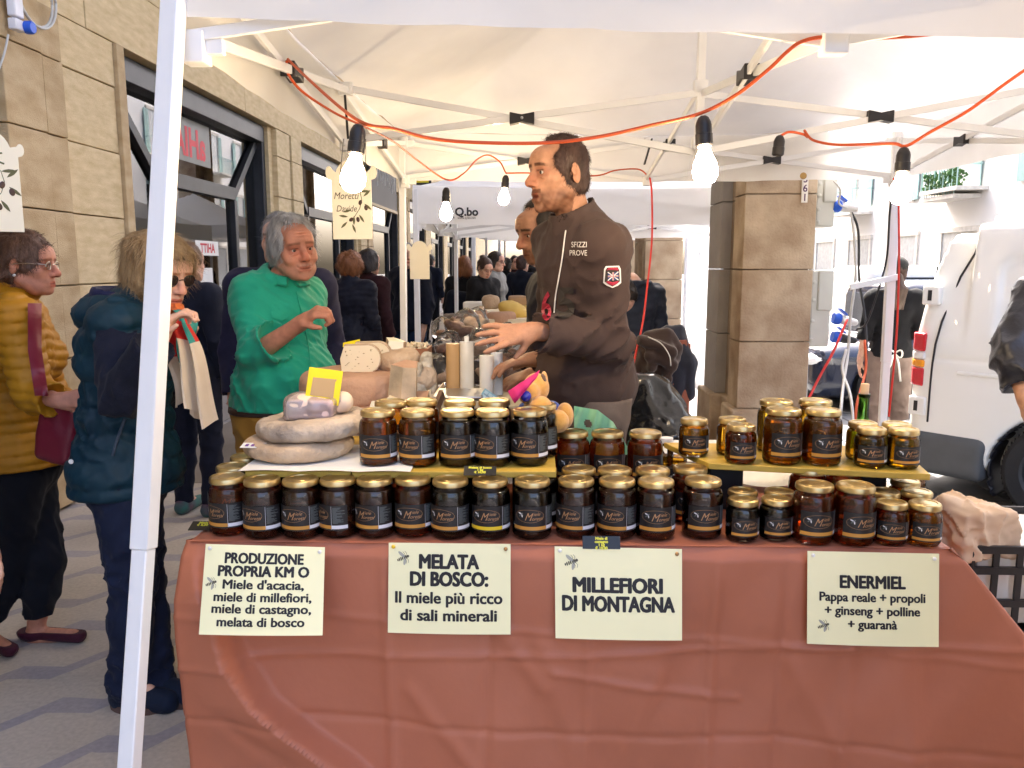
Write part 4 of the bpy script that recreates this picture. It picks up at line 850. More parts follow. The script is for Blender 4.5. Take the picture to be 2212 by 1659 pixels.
# film-wrapped half log on top
pC = PY(700, 890, 2.08); t = thing('wrapped_cheese', 'film-wrapped pinkish cheese piece topping the left stack', 'cheese', (pC.x, 2.08, 1.135), group='cheeses on the stall')
g = Sdf((pC.x - .13, 1.97, 1.10), (pC.x + .13, 2.19, 1.24), .005); g.cap((pC.x - .055, 2.07, 1.160), (pC.x + .045, 2.10, 1.166), .032, .029, .01).box((pC.x - .03, 2.07, 1.155), (.06, .04, .026), .012, .02, rot=Matrix.Rotation(.12, 3, 'Z')); g.disp(lambda P: .003 * noise3(P, 30, 3)); organic('cheese', g, mat('pale_cheese', (.72, .6, .42), .6, c2=(.72, .52, .5), vs=9), parent=t)
g = Sdf((pC.x - .14, 1.96, 1.10), (pC.x + .14, 2.2, 1.25), .005); g.cap((pC.x - .06, 2.07, 1.160), (pC.x + .03, 2.10, 1.166), .035, .034, .01).box((pC.x - .03, 2.07, 1.155), (.068, .044, .030), .012, .02, rot=Matrix.Rotation(.12, 3, 'Z')); g.disp(lambda P: .004 * noise3(P, 55, 4) + .003 * np.abs(noise3(P, 90, 6))); organic('film_wrap', g, m_filmp, parent=t, smooth=0)
# yellow price plate
def plate(c, w, h, rx, ry, label, notch=True):
    t = thing('price_plate', label, 'sign', c, group='yellow price plates'); rot = Matrix.Rotation(ry, 3, 'Y') @ Matrix.Rotation(rx, 3, 'X')
    s = MB(); s.prism([(-w / 2, 0), (w / 2, 0), (w / 2, h), (-w / 2, h)], .003, rot.to_4x4()); link('plate', s.mesh('plate'), m_yellow, t, bevel=.001)
    if notch: s = MB(); k = .36; s.prism([(-w * k, h * .2), (w * k * .9, h * .2), (w * .32, h * .66), (w * k, h * .74), (-w * k * .95, h * .72)], .001, Matrix.Translation(rot @ Vector((0, -.0012, 0))) @ rot.to_4x4()); link('tan_panel', s.mesh('tan_panel'), m_tan, t)
    return t
pD = PY(694, 872, 2.05); plate((pD.x, 2.05, pD.z), .090, .092, R(-12), R(7), 'yellow price plate with blank tan panel standing on the wrapped cheese')
pT = PY(547, 962, 1.99); s = MB(); s.box((0, 0, 0), (.06, .03, .001), Matrix.Rotation(.2, 3, 'X')); s.m = 1
for i in range(3): s.box((-.015 + i * .015, -.003, .0012), (.008, .012, .0006), Matrix.Rotation(.2, 3, 'X'))
o = link('price_tag', s.mesh('price_tag'), [m_paper, mat('purple_ink', (.15, .05, .25), .6)], None, (pT.x, 1.99, pT.z)); put(o, 'small white tag with purple marks stuck between the two wheels', 'tag')
# the cheese counter that runs back along the tent's left side
s = MB(); s.bb(-.68, .05, 2.36, 4.7, .95, .975); ctr = thing('cheese_counter', 'counter running back along the tent side under the cheeses', 'table', (-.3, 3.5, 0)); obj('counter_top', s, m_wood, ctr)
s = MB(); s.grid(lambda u, v: (-.69 - .03 * v + .008 * math.sin(u * 60), 2.36 + 2.34 * u, .97 - .9 * v), 80, 8); obj('counter_cloth', s, m_cloth, ctr, smooth=180)
for x in (-.6, -.05):
    for y in (2.5, 4.6): s = MB(); s.bar((x, y, 0), (x, y, .95), .03); obj('leg', s, m_steel, ctr)
CZ = .976
s = MB(); s.bb(-.62, -.28, 2.42, 2.78, CZ, 1.075); o = obj('wooden_crate', s, m_twood, None, at=(-.45, 2.6, CZ), bevel=.004); put(o, 'low brown crate lifting the big pink-rind cheese', 'crate')
pE = PY(772, 830, 2.6); organic('round_cheese', wheel((pE.x, 2.62, 1.077), .185, .108, seed=9, amp=.003), m_rindp, 'large pinkish-tan cheese wheel under the cut slabs', 'cheese', (pE.x, 2.62, 1.077), group='cheeses on the stall')
def dslab(c, w, h, th, rz, label, m_cut, m_r):
    """half-round slab standing on its flat side"""
    t = thing('cheese_slab', label, 'cheese', c, rz, 'cheeses on the stall')
    pts = [(-w / 2, 0), (w / 2 - .02, 0)] + [(w / 2 - h * .45 + h * .45 * math.cos(a), h * .5 + h * .5 * math.sin(a)) for a in np.linspace(-1.2, 1.5, 12)] + [(-w / 2 + .01, h * .98), (-w / 2 - .004, h * .5)]
    s = MB(); s.prism(pts, th); o = link('paste', s.mesh('paste', smooth=40), m_cut, t, bevel=.002)
    s = MB(); n = len(pts) - 2
    for i in range(1, n): (a, b), (c_, d) = pts[i], pts[i + 1]; e = Vector((c_ - a, d - b)).normalized(); q = .003; s.add([Vector((a, -.0005, b)), Vector((c_, -.0005, d)), Vector((c_ + e.y * q, -.0005, d - e.x * q)), Vector((a + e.y * q, -.0005, b - e.x * q)), Vector((a, th, b)), Vector((c_, th, d)), Vector((c_ + e.y * q, th, d - e.x * q)), Vector((a + e.y * q, th, b - e.x * q))], [(0, 1, 2, 3), (7, 6, 5, 4), (3, 2, 6, 7)])
    link('rind', s.mesh('rind'), m_r, t)
    s = MB(); random.seed(int(c[0] * 999))
    for i in range(26): s.ell((random.uniform(-w * .4, w * .3), -.0004, random.uniform(h * .12, h * .85)), (random.uniform(.001, .0035), .0006, random.uniform(.0006, .0018)), 6, 4)
    put(link('holes', s.mesh('holes'), mat('cheese_hole', (.32, .24, .13), .8), t), kind='stuff')
    return t
pF = PY(780, 797, 2.56); dslab((pF.x, 2.56, 1.184), .125, .088, .035, R(6), 'cut cream cheese slab with small holes, front one on the big wheel', m_paste, m_rind)
dslab((pF.x + .025, 2.61, 1.184), .125, .092, .035, R(2), 'cut cream cheese slab behind the holed slab on the big wheel', m_paste, m_rind)
pG = PY(757, 737, 2.66); plate((pG.x, 2.67, 1.262), .06, .02, R(-50), R(-12), 'small yellow price plate stuck behind the cut slabs', False)
# rind-faced half cheese with a white wedge, front of the crate
pH = PY(783, 882, 2.4); g = wheel((pH.x - .005, 2.42, 1.02), .082, .070, seed=14, amp=.004); g.cut((pH.x + .03, 2.40, 1.05), (.8, -.35, .45)); organic('cut_cheese', g, m_rindp, 'small pink-rind cheese with a slanted cut, before the crate', 'cheese', (pH.x, 2.42, 1.02), group='cheeses on the stall')
s = MB(); s.bb(-.68, -.2, 2.36, 2.5, CZ, 1.018); o = obj('cream_carton', s, m_cream, None, at=(-.44, 2.43, CZ), bevel=.003); put(o, 'flat cream carton under the small cut cheeses', 'crate')
def wedge(c, w, h, dp, rz, tx, m_face, m_top, m_back, label):
    """wedge standing on end: cut faces left and top, rind on the right"""
    t = thing('cheese_wedge', label, 'cheese', c, rz, 'cheeses on the stall'); rx = Matrix.Rotation(tx, 3, 'Y')
    base = [(-w * .5, -dp * .3), (w * .15, -dp * .5), (w * .5, -dp * .1), (w * .2, dp * .5), (-w * .3, dp * .4)]
    V = [rx @ Vector((x, y, 0)) for x, y in base] + [rx @ Vector((x * .92, y * .92, h * (1 + (.12 if i in (3, 4) else 0)))) for i, (x, y) in enumerate(base)]
    for nm, m_, fs in (('cut_face', m_face, [(0, 1, 6, 5)]), ('rind', m_back, [(1, 2, 7, 6), (2, 3, 8, 7), (3, 4, 9, 8), (4, 0, 5, 9), (4, 3, 2, 1, 0)]), ('top_face', m_top, [(5, 6, 7, 8, 9)])):
        s = MB(); us = sorted({i for f in fs for i in f}); s.add([V[i] for i in us], [tuple(us.index(i) for i in f) for f in fs]); link(nm, s.mesh(nm, smooth=0), m_, t)
    return t
pW = PY(810, 876, 2.38); wedge((pW.x + .005, 2.40, 1.02), .075, .082, .08, R(20), R(4), m_pastew, m_pastew, m_rind, 'short white cheese wedge in the small cut cheese')
pW = PY(868, 878, 2.42); wedge((pW.x, 2.42, 1.02), .12, .10, .10, R(10), R(2), m_pastew, m_paste, m_moldy, 'tall white-faced cheese wedge with mouldy side, lower of two')
wedge((pW.x + .006, 2.44, 1.122), .092, .10, .08, R(-25), R(5), m_moldy, m_rindp, m_moldy, 'grey-brown rind wedge standing on the white-faced wedge')
pW2 = PY(900, 868, 2.40); wedge((pW2.x, 2.47, 1.02), .09, .10, .08, R(-30), R(-4), m_paste, m_rindp, m_moldy, 'tan cheese wedge right of the white-faced wedge')
pW4 = PY(752, 884, 2.36); wedge((pW4.x, 2.37, 1.02), .08, .06, .07, R(-15), R(8), m_paste, m_pastew, m_rindg, 'low cheese wedge between the wrapped piece and the small cut cheese')
pW5 = PY(925, 880, 2.38); wedge((pW5.x, 2.39, 1.02), .07, .07, .06, R(25), R(-6), m_moldy, m_paste, m_rind, 'small mouldy cheese wedge before the salami')
for i, (x, y, Y, r_, h, m_, lb) in enumerate(((902, 838, 2.62, .062, .075, m_rindg, 'small grey-rind cheese between the wedges and the salami'), (858, 800, 2.66, .07, .07, m_rind, 'small beige cheese high behind the wedges'), (722, 868, 2.5, .06, .06, m_rindp, 'small pinkish cheese left of the big wheel'))):
    p_ = PY(x, y, Y); organic('round_cheese', wheel((p_.x, Y, p_.z), r_, h, (R(8 - 6 * i), R(5 * i - 6)), .006, seed=60 + i, amp=.005), m_, lb, 'cheese', (p_.x, Y, p_.z), group='cheeses on the stall')
    if p_.z > CZ + .01: s = MB(); s.bb(p_.x - .05, p_.x + .05, Y - .05, Y + .05, CZ, p_.z); o = obj('cream_carton', s, m_cream, None, at=(p_.x, Y, CZ), bevel=.003); put(o, 'cream carton hidden under the ' + lb, 'carton')
pW3 = PY(835, 790, 2.7); wedge((pW3.x + .03, 2.68, 1.20), .08, .075, .08, R(35), R(6), m_pastew, m_paste, m_rind, 'pale cheese wedge leaning at the back of the big wheel')
s = MB(); s.bb(pW3.x - .02, pW3.x + .08, 2.63, 2.74, CZ, 1.199); o = obj('cream_carton', s, m_cream, None, at=(pW3.x + .03, 2.68, CZ), bevel=.003); put(o, 'tall cream carton under the leaning pale wedge', 'crate')
pV = PY(822, 800, 2.85); g = Sdf((pV.x - .1, 2.75, CZ - .01), (pV.x + .1, 2.95, 1.27), .007); g.box((pV.x, 2.86, 1.11), (.06, .05, .135), .025, .01); g.disp(lambda P: .006 * noise3(P, 28, 2)); organic('blue_cheese', g, mat('blue_cheese', (.34, .36, .36), .7, c2=(.74, .72, .66), vs=22, bump=.3, detail=7), 'white and blue-veined cheese block behind the wedges', 'cheese', (pV.x, 2.86, CZ), group='cheeses on the stall')
# mouldy salami standing in a cream carton
for i, (x, y0, y1, Y, lean) in enumerate(((930, 770, 870, 2.62, .05), (912, 790, 880, 2.56, -.02), (895, 800, 885, 2.6, -.06))):
    b, a = PY(x, y1, Y), PY(x - 8, y0, Y); b.z = CZ + .01; g = Sdf((min(a.x, b.x) - .06, Y - .06, b.z - .03), (max(a.x, b.x) + .06, Y + .06, a.z + .05), .006)
    g.cap(b + Vector((0, 0, .025)), a, .038, .02, .01); g.disp(lambda P, i=i: .011 * noise3(P, 38, 20 + i) + .005 * noise3(P, 95, 30 + i)); organic('salami', g, m_mould, f'mould-covered whitish salami standing upright, {["right", "middle", "left"][i]} one in the carton', 'salami', (b.x, Y, b.z), group='mouldy salami')
s = MB(); q0, q1 = PY(868, 888, 2.52), PY(944, 846, 2.5)
s.prism([(q0.x, CZ), (q1.x, CZ), (q1.x, q1.z), (q1.x - .02, q1.z - .01), (q0.x, q0.z)], .004, Matrix.Translation((0, 2.5, 0))); s.bb(q1.x - .004, q1.x, 2.5, 2.7, CZ, q1.z); o = obj('open_carton', s, m_cream, None, at=(q0.x, 2.5, CZ)); put(o, 'cream open carton with slanted edge holding the salami', 'carton')
# tray of crumbs, tied roast
pt = PY(870, 770, 3.05); t = thing('wooden_tray', 'red-brown wooden tray full of cheese crumbs behind the wedges', 'tray', (pt.x, 3.1, pt.z))
s = MB(); w_, d_, h_ = .19, .13, .032
for sx_ in (-1, 1): s.bb(sx_ * w_ / 2 - .004, sx_ * w_ / 2 + .004, -d_ / 2, d_ / 2, 0, h_)
for sy_ in (-1, 1): s.bb(-w_ / 2, w_ / 2, sy_ * d_ / 2 - .004, sy_ * d_ / 2 + .004, .0005, h_ - .0005)
s.bb(-w_ / 2, w_ / 2, -d_ / 2, d_ / 2, 0, .006); link('tray', s.mesh('tray'), m_twood, t)
s = MB(); random.seed(8)
for i in range(150): s.ell((random.uniform(-.085, .085), random.uniform(-.055, .055), .024 + random.uniform(0, .02)), [random.uniform(.004, .009) for _ in range(3)], 6, 4)
put(link('cheese_crumbs', s.mesh('cheese_crumbs'), m_paste, t), kind='stuff')
s = MB(); s.bb(pt.x - .12, pt.x + .14, 2.98, 3.3, CZ, pt.z - .001); o = obj('dark_box', s, m_blackpl, None, at=(pt.x, 3.1, CZ)); put(o, 'dark box lifting the tray of crumbs', 'crate')
pr = PY(908, 748, 3.2); t = thing('tied_salami', 'brown salami roll netted with white string beside the crumb tray', 'salami', (pr.x, 3.24, pr.z - .03))
g = Sdf((-.1, -.07, -.06), (.1, .07, .06), .006); g.cap((-.05, 0, .0), (.05, .0, 0), .032, .03, .0); g.disp(lambda P: .003 * noise3(P, 50, 3)); link('meat', g.mesh('meat'), m_sausage, t)
s = MB()
for i in range(8): x = -.06 + i * .017; s.tube([Vector((x + .006 * math.sin(a * 2 + i), .034 * math.cos(a), .034 * math.sin(a))) for a in np.linspace(0, 6.28, 16)], .0012, 5)
put(link('string', s.mesh('string'), m_paper, t), kind='stuff')
# kitchen rolls and scale
def roll(c, r_, h, m_, label, core=None, cr=None):
    t = thing('paper_roll', label, 'roll', c, group='wrapping rolls by the scale'); s = MB(); s.lathe([(r_ * .35, 0), (r_, 0), (r_, h), (r_ * .38, h), (r_ * .36, h - .02)], 26); link('roll', s.mesh('roll', smooth=40), m_, t)
    if core: s = MB(); s.lathe([(r_ * .33, 0), (r_ * .33, h + core), (r_ * .27, h + core), (r_ * .27, h * .8)], 20); link('core', s.mesh('core'), m_paper, t)
    return t
Yr = 2.66
s = MB(); s.bb(-.30, .02, 2.5, 2.86, CZ, 1.085); o = obj('beige_box', s, mat('beige_box', (.42, .36, .25), .6), None, at=(-.15, 2.66, CZ), bevel=.004); put(o, 'beige box base under the scale and the rolls', 'box')
def rb(x, yt): p = PY(x, yt, Yr); return p
for x, yt, wd, m_, lb, co in ((978, 742, 30, mat('kraft_roll', (.50, .31, .14), .45, var=.06), 'tan kraft paper roll standing by the scale', 0), (1008, 738, 31, mat('film_roll', (.72, .70, .63), .12, spec=.8, coat=.6), 'shiny clear film roll with white core by the scale', .018), (1051, 768, 31, m_paper, 'white paper towel roll standing right of the scale', 0), (1073, 762, 26, mat('paper_blue', (.72, .76, .80), .8), 'bluish-white paper roll behind the white towel roll', 0)):
    y_ = Yr + (.06 if x in (1073,) else 0); p = PY(x, yt, y_); roll((p.x, y_, 1.086), wd / 2 / FPX * y_ * 1.0, p.z - 1.086, m_, lb, co)
psc = PY(994, 842, 2.5); t = thing('kitchen_scale', 'steel-topped shop scale with slanted pale blue keypad', 'scale', (psc.x, 2.52, 1.086))
s = MB(); s.bb(-.075, .075, -.10, .06, 0, .03); link('body', s.mesh('body'), mat('scale_beige', (.45, .4, .28), .5), t, bevel=.006)
s = MB(); s.bb(-.08, .075, -.105, .06, .034, .044); link('weighing_plate', s.mesh('weighing_plate'), m_steel, t, bevel=.004)
s = MB(); rk = Matrix.Rotation(R(35), 3, 'Y') @ Matrix.Rotation(R(-30), 3, 'X'); s.box((.095, -.06, .02), (.07, .012, .055), rk); kp = link('keypad', s.mesh('keypad'), mat('keypad_blue', (.25, .45, .55), .4), t, bevel=.002)
for i in range(4):
    for j in range(3): s = MB(); s.box(Vector((.095, -.06, .02)) + rk @ Vector((-.024 + i * .015, -.008, -.015 + j * .015)), (.012, .005, .011), rk); link('key', s.mesh('key'), mat('key_blue', (.45, .62, .70), .4), kp)
s = MB(); a = PY(940, 888, 2.3); b = PY(955, 850, 2.36); s.bar(a, b, .012, .03); o = obj('knife_handle', s, mat('dark_wood', (.16, .09, .05), .5), None, at=tuple(a)); put(o, 'dark wooden knife handle leaning behind the orange jars', 'knife')
# crumpled terracotta cloth bag
pb = PY(1092, 880, 2.38); g = Sdf((pb.x - .1, 2.28, CZ - .02), (pb.x + .1, 2.48, CZ + .14), .006); g.ell((pb.x, 2.38, CZ + .035), (.07, .06, .05)).ell((pb.x - .02, 2.36, CZ + .07), (.03, .03, .025)); g.disp(lambda P: .008 * np.abs(noise3(P, 40, 3)) - .004 + .003 * noise3(P, 90, 5)); organic('cloth_bundle', g, m_cloth, 'crumpled terracotta cloth bundle behind the black jars', 'cloth', (pb.x, 2.38, CZ))

# plastic bags of brown dried sausages and mushrooms piled on the back of the counter
random.seed(21)
def goods_bag(c, r_, label, seed, m_in, n=7):
    t = thing('goods_bag', label, 'bag', (c[0], c[1], c[2]), group='clear bags on the counter'); rs = random.Random(seed)
    g = Sdf((-r_ * 1.3, -r_ * 1.2, -.01), (r_ * 1.3, r_ * 1.2, r_ * 1.7), .009)
    for i in range(n): a = rs.uniform(0, 6.28); q = rs.uniform(0, .6) * r_; z = rs.uniform(.3, .9) * r_; g.cap((q * math.cos(a), q * math.sin(a), z), (q * math.cos(a) + rs.uniform(-.4, .4) * r_, q * math.sin(a), z + rs.uniform(-.1, .25) * r_), r_ * .3, r_ * .26, .008)
    g.disp(lambda P: .004 * noise3(P, 40, seed)); organic_l(g, 'sausages', m_in, t)
    g = Sdf((-r_ * 1.4, -r_ * 1.3, -.02), (r_ * 1.4, r_ * 1.3, r_ * 2.3), .011); g.ell((0, 0, r_ * .75), (r_ * 1.05, r_ * .95, r_ * .8)); g.ell((rs.uniform(-.3, .3) * r_, 0, r_ * 1.55), (r_ * .45, r_ * .3, r_ * .4), .05)
    g.disp(lambda P: .012 * np.abs(noise3(P, 24, seed + 1)) + .006 * noise3(P, 60, seed + 2) - .006); organic_l(g, 'clear_bag', m_film, t, 0)
    return t
def organic_l(g, nm, m_, parent, smooth=2): return link(nm, g.mesh(nm, None, smooth), m_, parent)
BG = [(955, 800, 3.0, .06), (965, 745, 3.2, .055), (1000, 700, 3.6, .075), (1050, 800, 2.95, .06), (1100, 800, 3.0, .07), (1120, 760, 3.1, .06), (1040, 745, 3.3, .07), (1095, 725, 3.6, .06), (960, 710, 3.9, .06), (1025, 690, 4.0, .07)]
for i, (x, y, Y, r_) in enumerate(BG):
    p = PY(x, y, Y); goods_bag((p.x, Y, max(CZ, p.z - r_)), r_, f'clear plastic bag of brown sausages, {["behind the scale", "left behind the tan roll", "high on the pile left of the hand", "behind the white towel", "by the vendor elbow", "under the vendor wrist", "between the rolls and fingers", "just under the fingers", "left rear of the pile", "top rear of the pile"][i]}', 40 + i * 3, m_sausage if i % 3 else mat('dried_mushroom', (.30, .2, .14), .7, c2=(.5, .4, .32), vs=20, bump=.3))
s = MB(); s.bb(-.45, .04, 2.88, 3.4, CZ, 1.03); s.bb(-.45, .04, 3.4, 4.2, CZ, 1.12); o = obj('display_step', s, m_blackpl, None, at=(-.2, 3.5, CZ)); put(o, 'dark stepped riser under the clear sausage bags', 'riser')

# next stall's table with its cheeses
t2 = thing('next_stall_table', 'table of the next stall under heaped cheeses', 'table', (.1, 7.2, 0)); s = MB(); s.bb(-.55, .75, 6.3, 8.6, .96, 1.0); obj('table_top', s, m_wood, t2); s = MB(); s.grid(lambda u, v: (-.56 + 1.32 * u, 6.29 + .01 * math.sin(u * 50), 1.0 - .95 * v), 60, 6); s.grid(lambda u, v: (-.565 + .01 * math.sin(u * 50), 6.29 + 2.3 * u, 1.0 - .95 * v), 60, 6); obj('table_cloth', s, m_paper, t2, smooth=180)
def far_wheel(x, y, Y, r_, h, m_, label, tilt=(0, 0), hh=.012):
    p = PY(x, y, Y); organic('round_cheese', wheel((p.x, Y, max(1.001, p.z)), r_, h, tilt, hh, seed=int(x)), m_, label, 'cheese', (p.x, Y, max(1.001, p.z)), group='cheeses of the next stall')
m_yc = mat('yellow_cheese', (.62, .42, .10), .5, var=.08)
far_wheel(1005, 718, 6.5, .11, .09, m_rind, 'pale cheese wheel at the left of the next stall')
far_wheel(985, 692, 7.0, .11, .06, mat('dark_rind', (.12, .09, .07), .8, c2=(.25, .2, .16), vs=20, bump=.4), 'dark crusted cheese at the left end of the next stall')
far_wheel(1028, 700, 6.7, .10, .13, m_rindp, 'tall beige cheese wheel in the middle of the next stall')
far_wheel(1085, 705, 6.6, .11, .12, m_rindp, 'tan cheese block right of the middle on the next stall')
far_wheel(1060, 668, 6.9, .07, .12, m_rind, 'upright pale round cheese on the next stall heap')
for i, (x, y, Y, r_, m_, lb) in enumerate(((1110, 672, 6.8, .13, m_yc, 'big yellow oval cheese crowning the next stall'), (1075, 690, 6.6, .09, m_rindp, 'brown wrapped cheese below the yellow one'))):
    p = PY(x, y, Y); g = Sdf((p.x - r_ * 1.4, Y - r_ * 1.2, p.z - r_), (p.x + r_ * 1.4, Y + r_ * 1.2, p.z + r_), .012); g.ell((p.x, Y, p.z), (r_ * 1.1, r_ * .8, r_ * .62), rot=Matrix.Rotation(.4, 3, 'Y')); g.disp(lambda P: .004 * noise3(P, 25, i)); organic('oval_cheese', g, m_, lb, 'cheese', (p.x, Y, p.z - r_ * .6), group='cheeses of the next stall')
for i, (x0, x1, y0, y1, Y, m_, lb) in enumerate(((1118, 1150, 660, 722, 6.9, m_yc, 'square yellow cheese block at right of the next stall'), (1098, 1150, 640, 662, 7.0, mat('kraft', (.38, .24, .13), .7), 'open brown carton on the yellow cheese block'), (1000, 1045, 652, 690, 7.2, m_paper, 'white wrapped packet at the top of the next stall'), (1090, 1145, 702, 722, 6.45, mat('clear_tub', (.7, .72, .74), .2), 'clear plastic tub beside the vendor\'s wrist'))):
    a, b = PY(x0, y1, Y), PY(x1, y0, Y); g = Sdf((a.x - .03, Y - .03, a.z - .03), (b.x + .03, Y + .2, b.z + .03), .012); g.box(((a.x + b.x) / 2, Y + .08, (a.z + b.z) / 2), ((b.x - a.x) / 2, .08, (b.z - a.z) / 2), .012, 0); g.disp(lambda P: .005 * noise3(P, 18, i)); organic('packet', g, m_, lb, 'packet', ((a.x + b.x) / 2, Y + .08, a.z), group='packets on the next stall')
s = MB(); s.bb(-.5, .7, 6.5, 8.5, 1.001, 1.09); o = obj('display_step', s, m_cream, None, at=(.1, 7, 1.0)); put(o, 'pale display step heaped with the next stall\'s cheeses', 'riser')

# ================================================================ PLUSH TOY, GREEN BAG
m_plush = mat('orange_plush', (.62, .30, .055), .95, c2=(.72, .38, .09), vs=60, bump=.5, bs=500, sheen=.4); m_plushb = mat('blue_plush', (.02, .06, .28), .95, bump=.4, bs=400, sheen=.3)
m_plushbr = mat('brown_plush', (.13, .075, .045), .95, bump=.4, bs=400, sheen=.3); m_bluebead = mat('blue_bead', (.01, .02, .35), .15, coat=.5)
YT = 2.13; toy = thing('plush_toy', 'orange plush toy with blue nose, blue shirt and pink cloth on its head', 'toy', (PY(1165, 930, YT).x, YT, 1.022))
def blob(nm, m_, cs, k=.008, hh=.005):
    P = [(PY(x, y, Y), r_) for x, y, Y, r_ in cs]; lo = np.min([np.array(p) - np.max(r_) for p, r_ in P], 0) - .03; hi = np.max([np.array(p) + np.max(r_) for p, r_ in P], 0) + .03; g = Sdf(lo, hi, hh)
    for p, r_ in P: g.ell(p, r_, k)
    return organic(nm, g, m_, parent=toy)
u = YT / FPX
hd = blob('head', m_plush, [(1158, 838, YT + .04, (30 * u, .035, 34 * u)), (1143, 850, YT + .0, (24 * u, .03, 26 * u))])
blob('ear', m_plush, [(1175, 832, YT + .05, (.012, .03, .04))], hh=.004); blob('ear_stripe', m_plushbr, [(1172, 834, YT + .035, (.013, .02, .036))], hh=.004)
s = MB(); s.ell(PY(1136, 856, YT - .03), 12 * u, 16, 12); link('nose', s.mesh('nose', parent_world(hd.parent)), m_bluebead, toy)
s = MB(); s.ell(PY(1138, 830, YT - .018), 4.5 * u, 10, 8); link('eye', s.mesh('eye', toy.location), m_lwhite, toy)
s = MB(); s.ell(PY(1138, 830, YT - .0235), 2.2 * u, 8, 6); link('pupil', s.mesh('pupil', toy.location), m_blackpl, toy)
blob('shirt', m_plushb, [(1150, 893, YT + .04, (.045, .035, .04)), (1190, 888, YT + .04, (.03, .03, .03))], .02)
blob('paw', m_plush, [(1167, 880, YT - .03, 26 * u)]); blob('foot', m_plush, [(1204, 910, YT - .02, 26 * u)]); blob('foot', m_plush, [(1220, 898, YT + .02, (20 * u, .03, 30 * u))]); blob('foot', m_plush, [(1102, 897, YT + .03, 16 * u)])
s = MB(); hat = [(1166, 800), (1096, 842), (1100, 866), (1112, 872), (1122, 845), (1134, 834), (1148, 826)]
def hatf(u_, v): a = PY(1166 + (1097 - 1166) * u_, 799 + (845 - 799) * u_, YT - .01 - .02 * math.sin(u_ * 3)); b = PY(1160 + (1112 - 1160) * u_, 815 + (872 - 815) * u_, YT - .035 + .03 * u_ * 0 - .015 * math.sin(u_ * 3)); return a * (1 - v) + b * v + Vector((0, -.012 * math.sin(v * 3.14) - .003 * math.sin(u_ * 17), 0))
s.grid(hatf, 16, 8); link('pink_cloth', s.mesh('pink_cloth', toy.location, 180), mat('pink_felt', (.72, .035, .22), .8, transl=.25), toy)
s = MB(); gq = [(1238, 880), (1292, 876), (1320, 884), (1336, 910), (1358, 922), (1366, 935), (1362, 985), (1270, 985), (1255, 930)]
m_green = mat('green_plastic', (.36, .74, .48), .3, var=.05, transl=.3)
def gbag(u_, v):
    x = 1240 + u_ * (85 + 40 * v) ; y = 877 + v * 105 + 14 * u_ * (1 - v) + 26 * max(0, u_ - .6) * (1 - v) * 2
    p = PY(x, y, 2.25 + .025 * math.sin(u_ * 7 + v * 3) + .012 * math.sin(u_ * 19 + v * 8) + .02 * v); return p
s.grid(gbag, 36, 24); ctr_ = [(i, f) for i, f in enumerate(s.f)]
keep = []
for i, f in ctr_:
    iu, iv = i % 36, i // 36
    if (iu - 10.5) ** 2 / 9 + (iv - 7.5) ** 2 / 5 < 1: continue
    keep.append(f)
s.f = keep; s.mi = [0] * len(keep); o = obj('green_bag', s, m_green, None, at=tuple(PY(1300, 985, 2.36)), smooth=180); put(o, 'pale green plastic carrier bag with a handle hole behind the red jars', 'bag')
# white sheet and boxes behind the right-hand jars
s = MB(); s.grid(lambda u_, v: (.42 + .62 * u_, 2.28 + .3 * v, TZ + .03 + .05 * v + .012 * math.sin(u_ * 11 + v * 5)), 24, 10); o = obj('white_sheet', s, m_paper, None, at=(.7, 2.4, TZ), smooth=180); put(o, 'crumpled white paper sheet lying behind the right board', 'paper')
# paper bag and black crates right of the table
pk = PY(2110, 1200, 2.12); g = Sdf((pk.x - .12, 2.0, pk.z - .02), (pk.x + .12, 2.34, pk.z + .19), .006)
g.box((pk.x, 2.15, pk.z + .068), (.088, .07, .066), .012, 0, rot=Matrix.Rotation(.25, 3, 'Z')).ell((pk.x - .06, 2.17, pk.z + .14), (.035, .04, .02), .03); g.disp(lambda P: .024 * np.abs(noise3(P, 20, 3)) + .010 * np.sqrt(np.abs(noise3(P, 48, 8))) - .014)
organic('paper_bag', g, mat('kraft_bag', (.52, .37, .25), .7, c2=(.60, .45, .32), vs=5), 'crumpled brown paper bag on the crate right of the table', 'bag', (pk.x, 2.15, pk.z), smooth=0)
def crate(c, w, d, h, label):
    t = thing('plastic_crate', label, 'crate', c, group='black plastic crates'); nb = 0
    for sy_ in (-1, 1):
        for z in (0, h * .35, h * .7, h - .02): s = MB(); s.bb(-w / 2, w / 2, sy_ * d / 2 - .006, sy_ * d / 2 + .006, z, z + .02); link('rail', s.mesh('rail'), m_blackpl, t)
        for i in range(9): x = -w / 2 + w * i / 8; s = MB(); s.bb(x - .008, x + .008, sy_ * d / 2 - .004, sy_ * d / 2 + .004, 0, h - .001); link('slat', s.mesh('slat'), m_blackpl, t)
    for sx_ in (-1, 1):
        for z in (0, h * .35, h * .7, h - .02): s = MB(); s.bb(sx_ * w / 2 - .006, sx_ * w / 2 + .006, -d / 2, d / 2, z + .0005, z + .0195); link('rail', s.mesh('rail'), m_blackpl, t)
        for i in range(7): y = -d / 2 + d * i / 6; s = MB(); s.bb(sx_ * w / 2 - .004, sx_ * w / 2 + .004, y - .008, y + .008, 0, h - .001); link('slat', s.mesh('slat'), m_blackpl, t)
    s = MB(); s.bb(-w / 2 + .01, w / 2 - .01, -d / 2 + .01, d / 2 - .01, .003, .012); link('bottom', s.mesh('bottom'), m_blackpl, t)
    return t
s = MB()
for k in range(3): crate((1.42, 2.25, .0 + k * .265), .5, .36, .26, ['bottom', 'middle', 'top'][k] + ' black slatted crate of the stack right of the table')
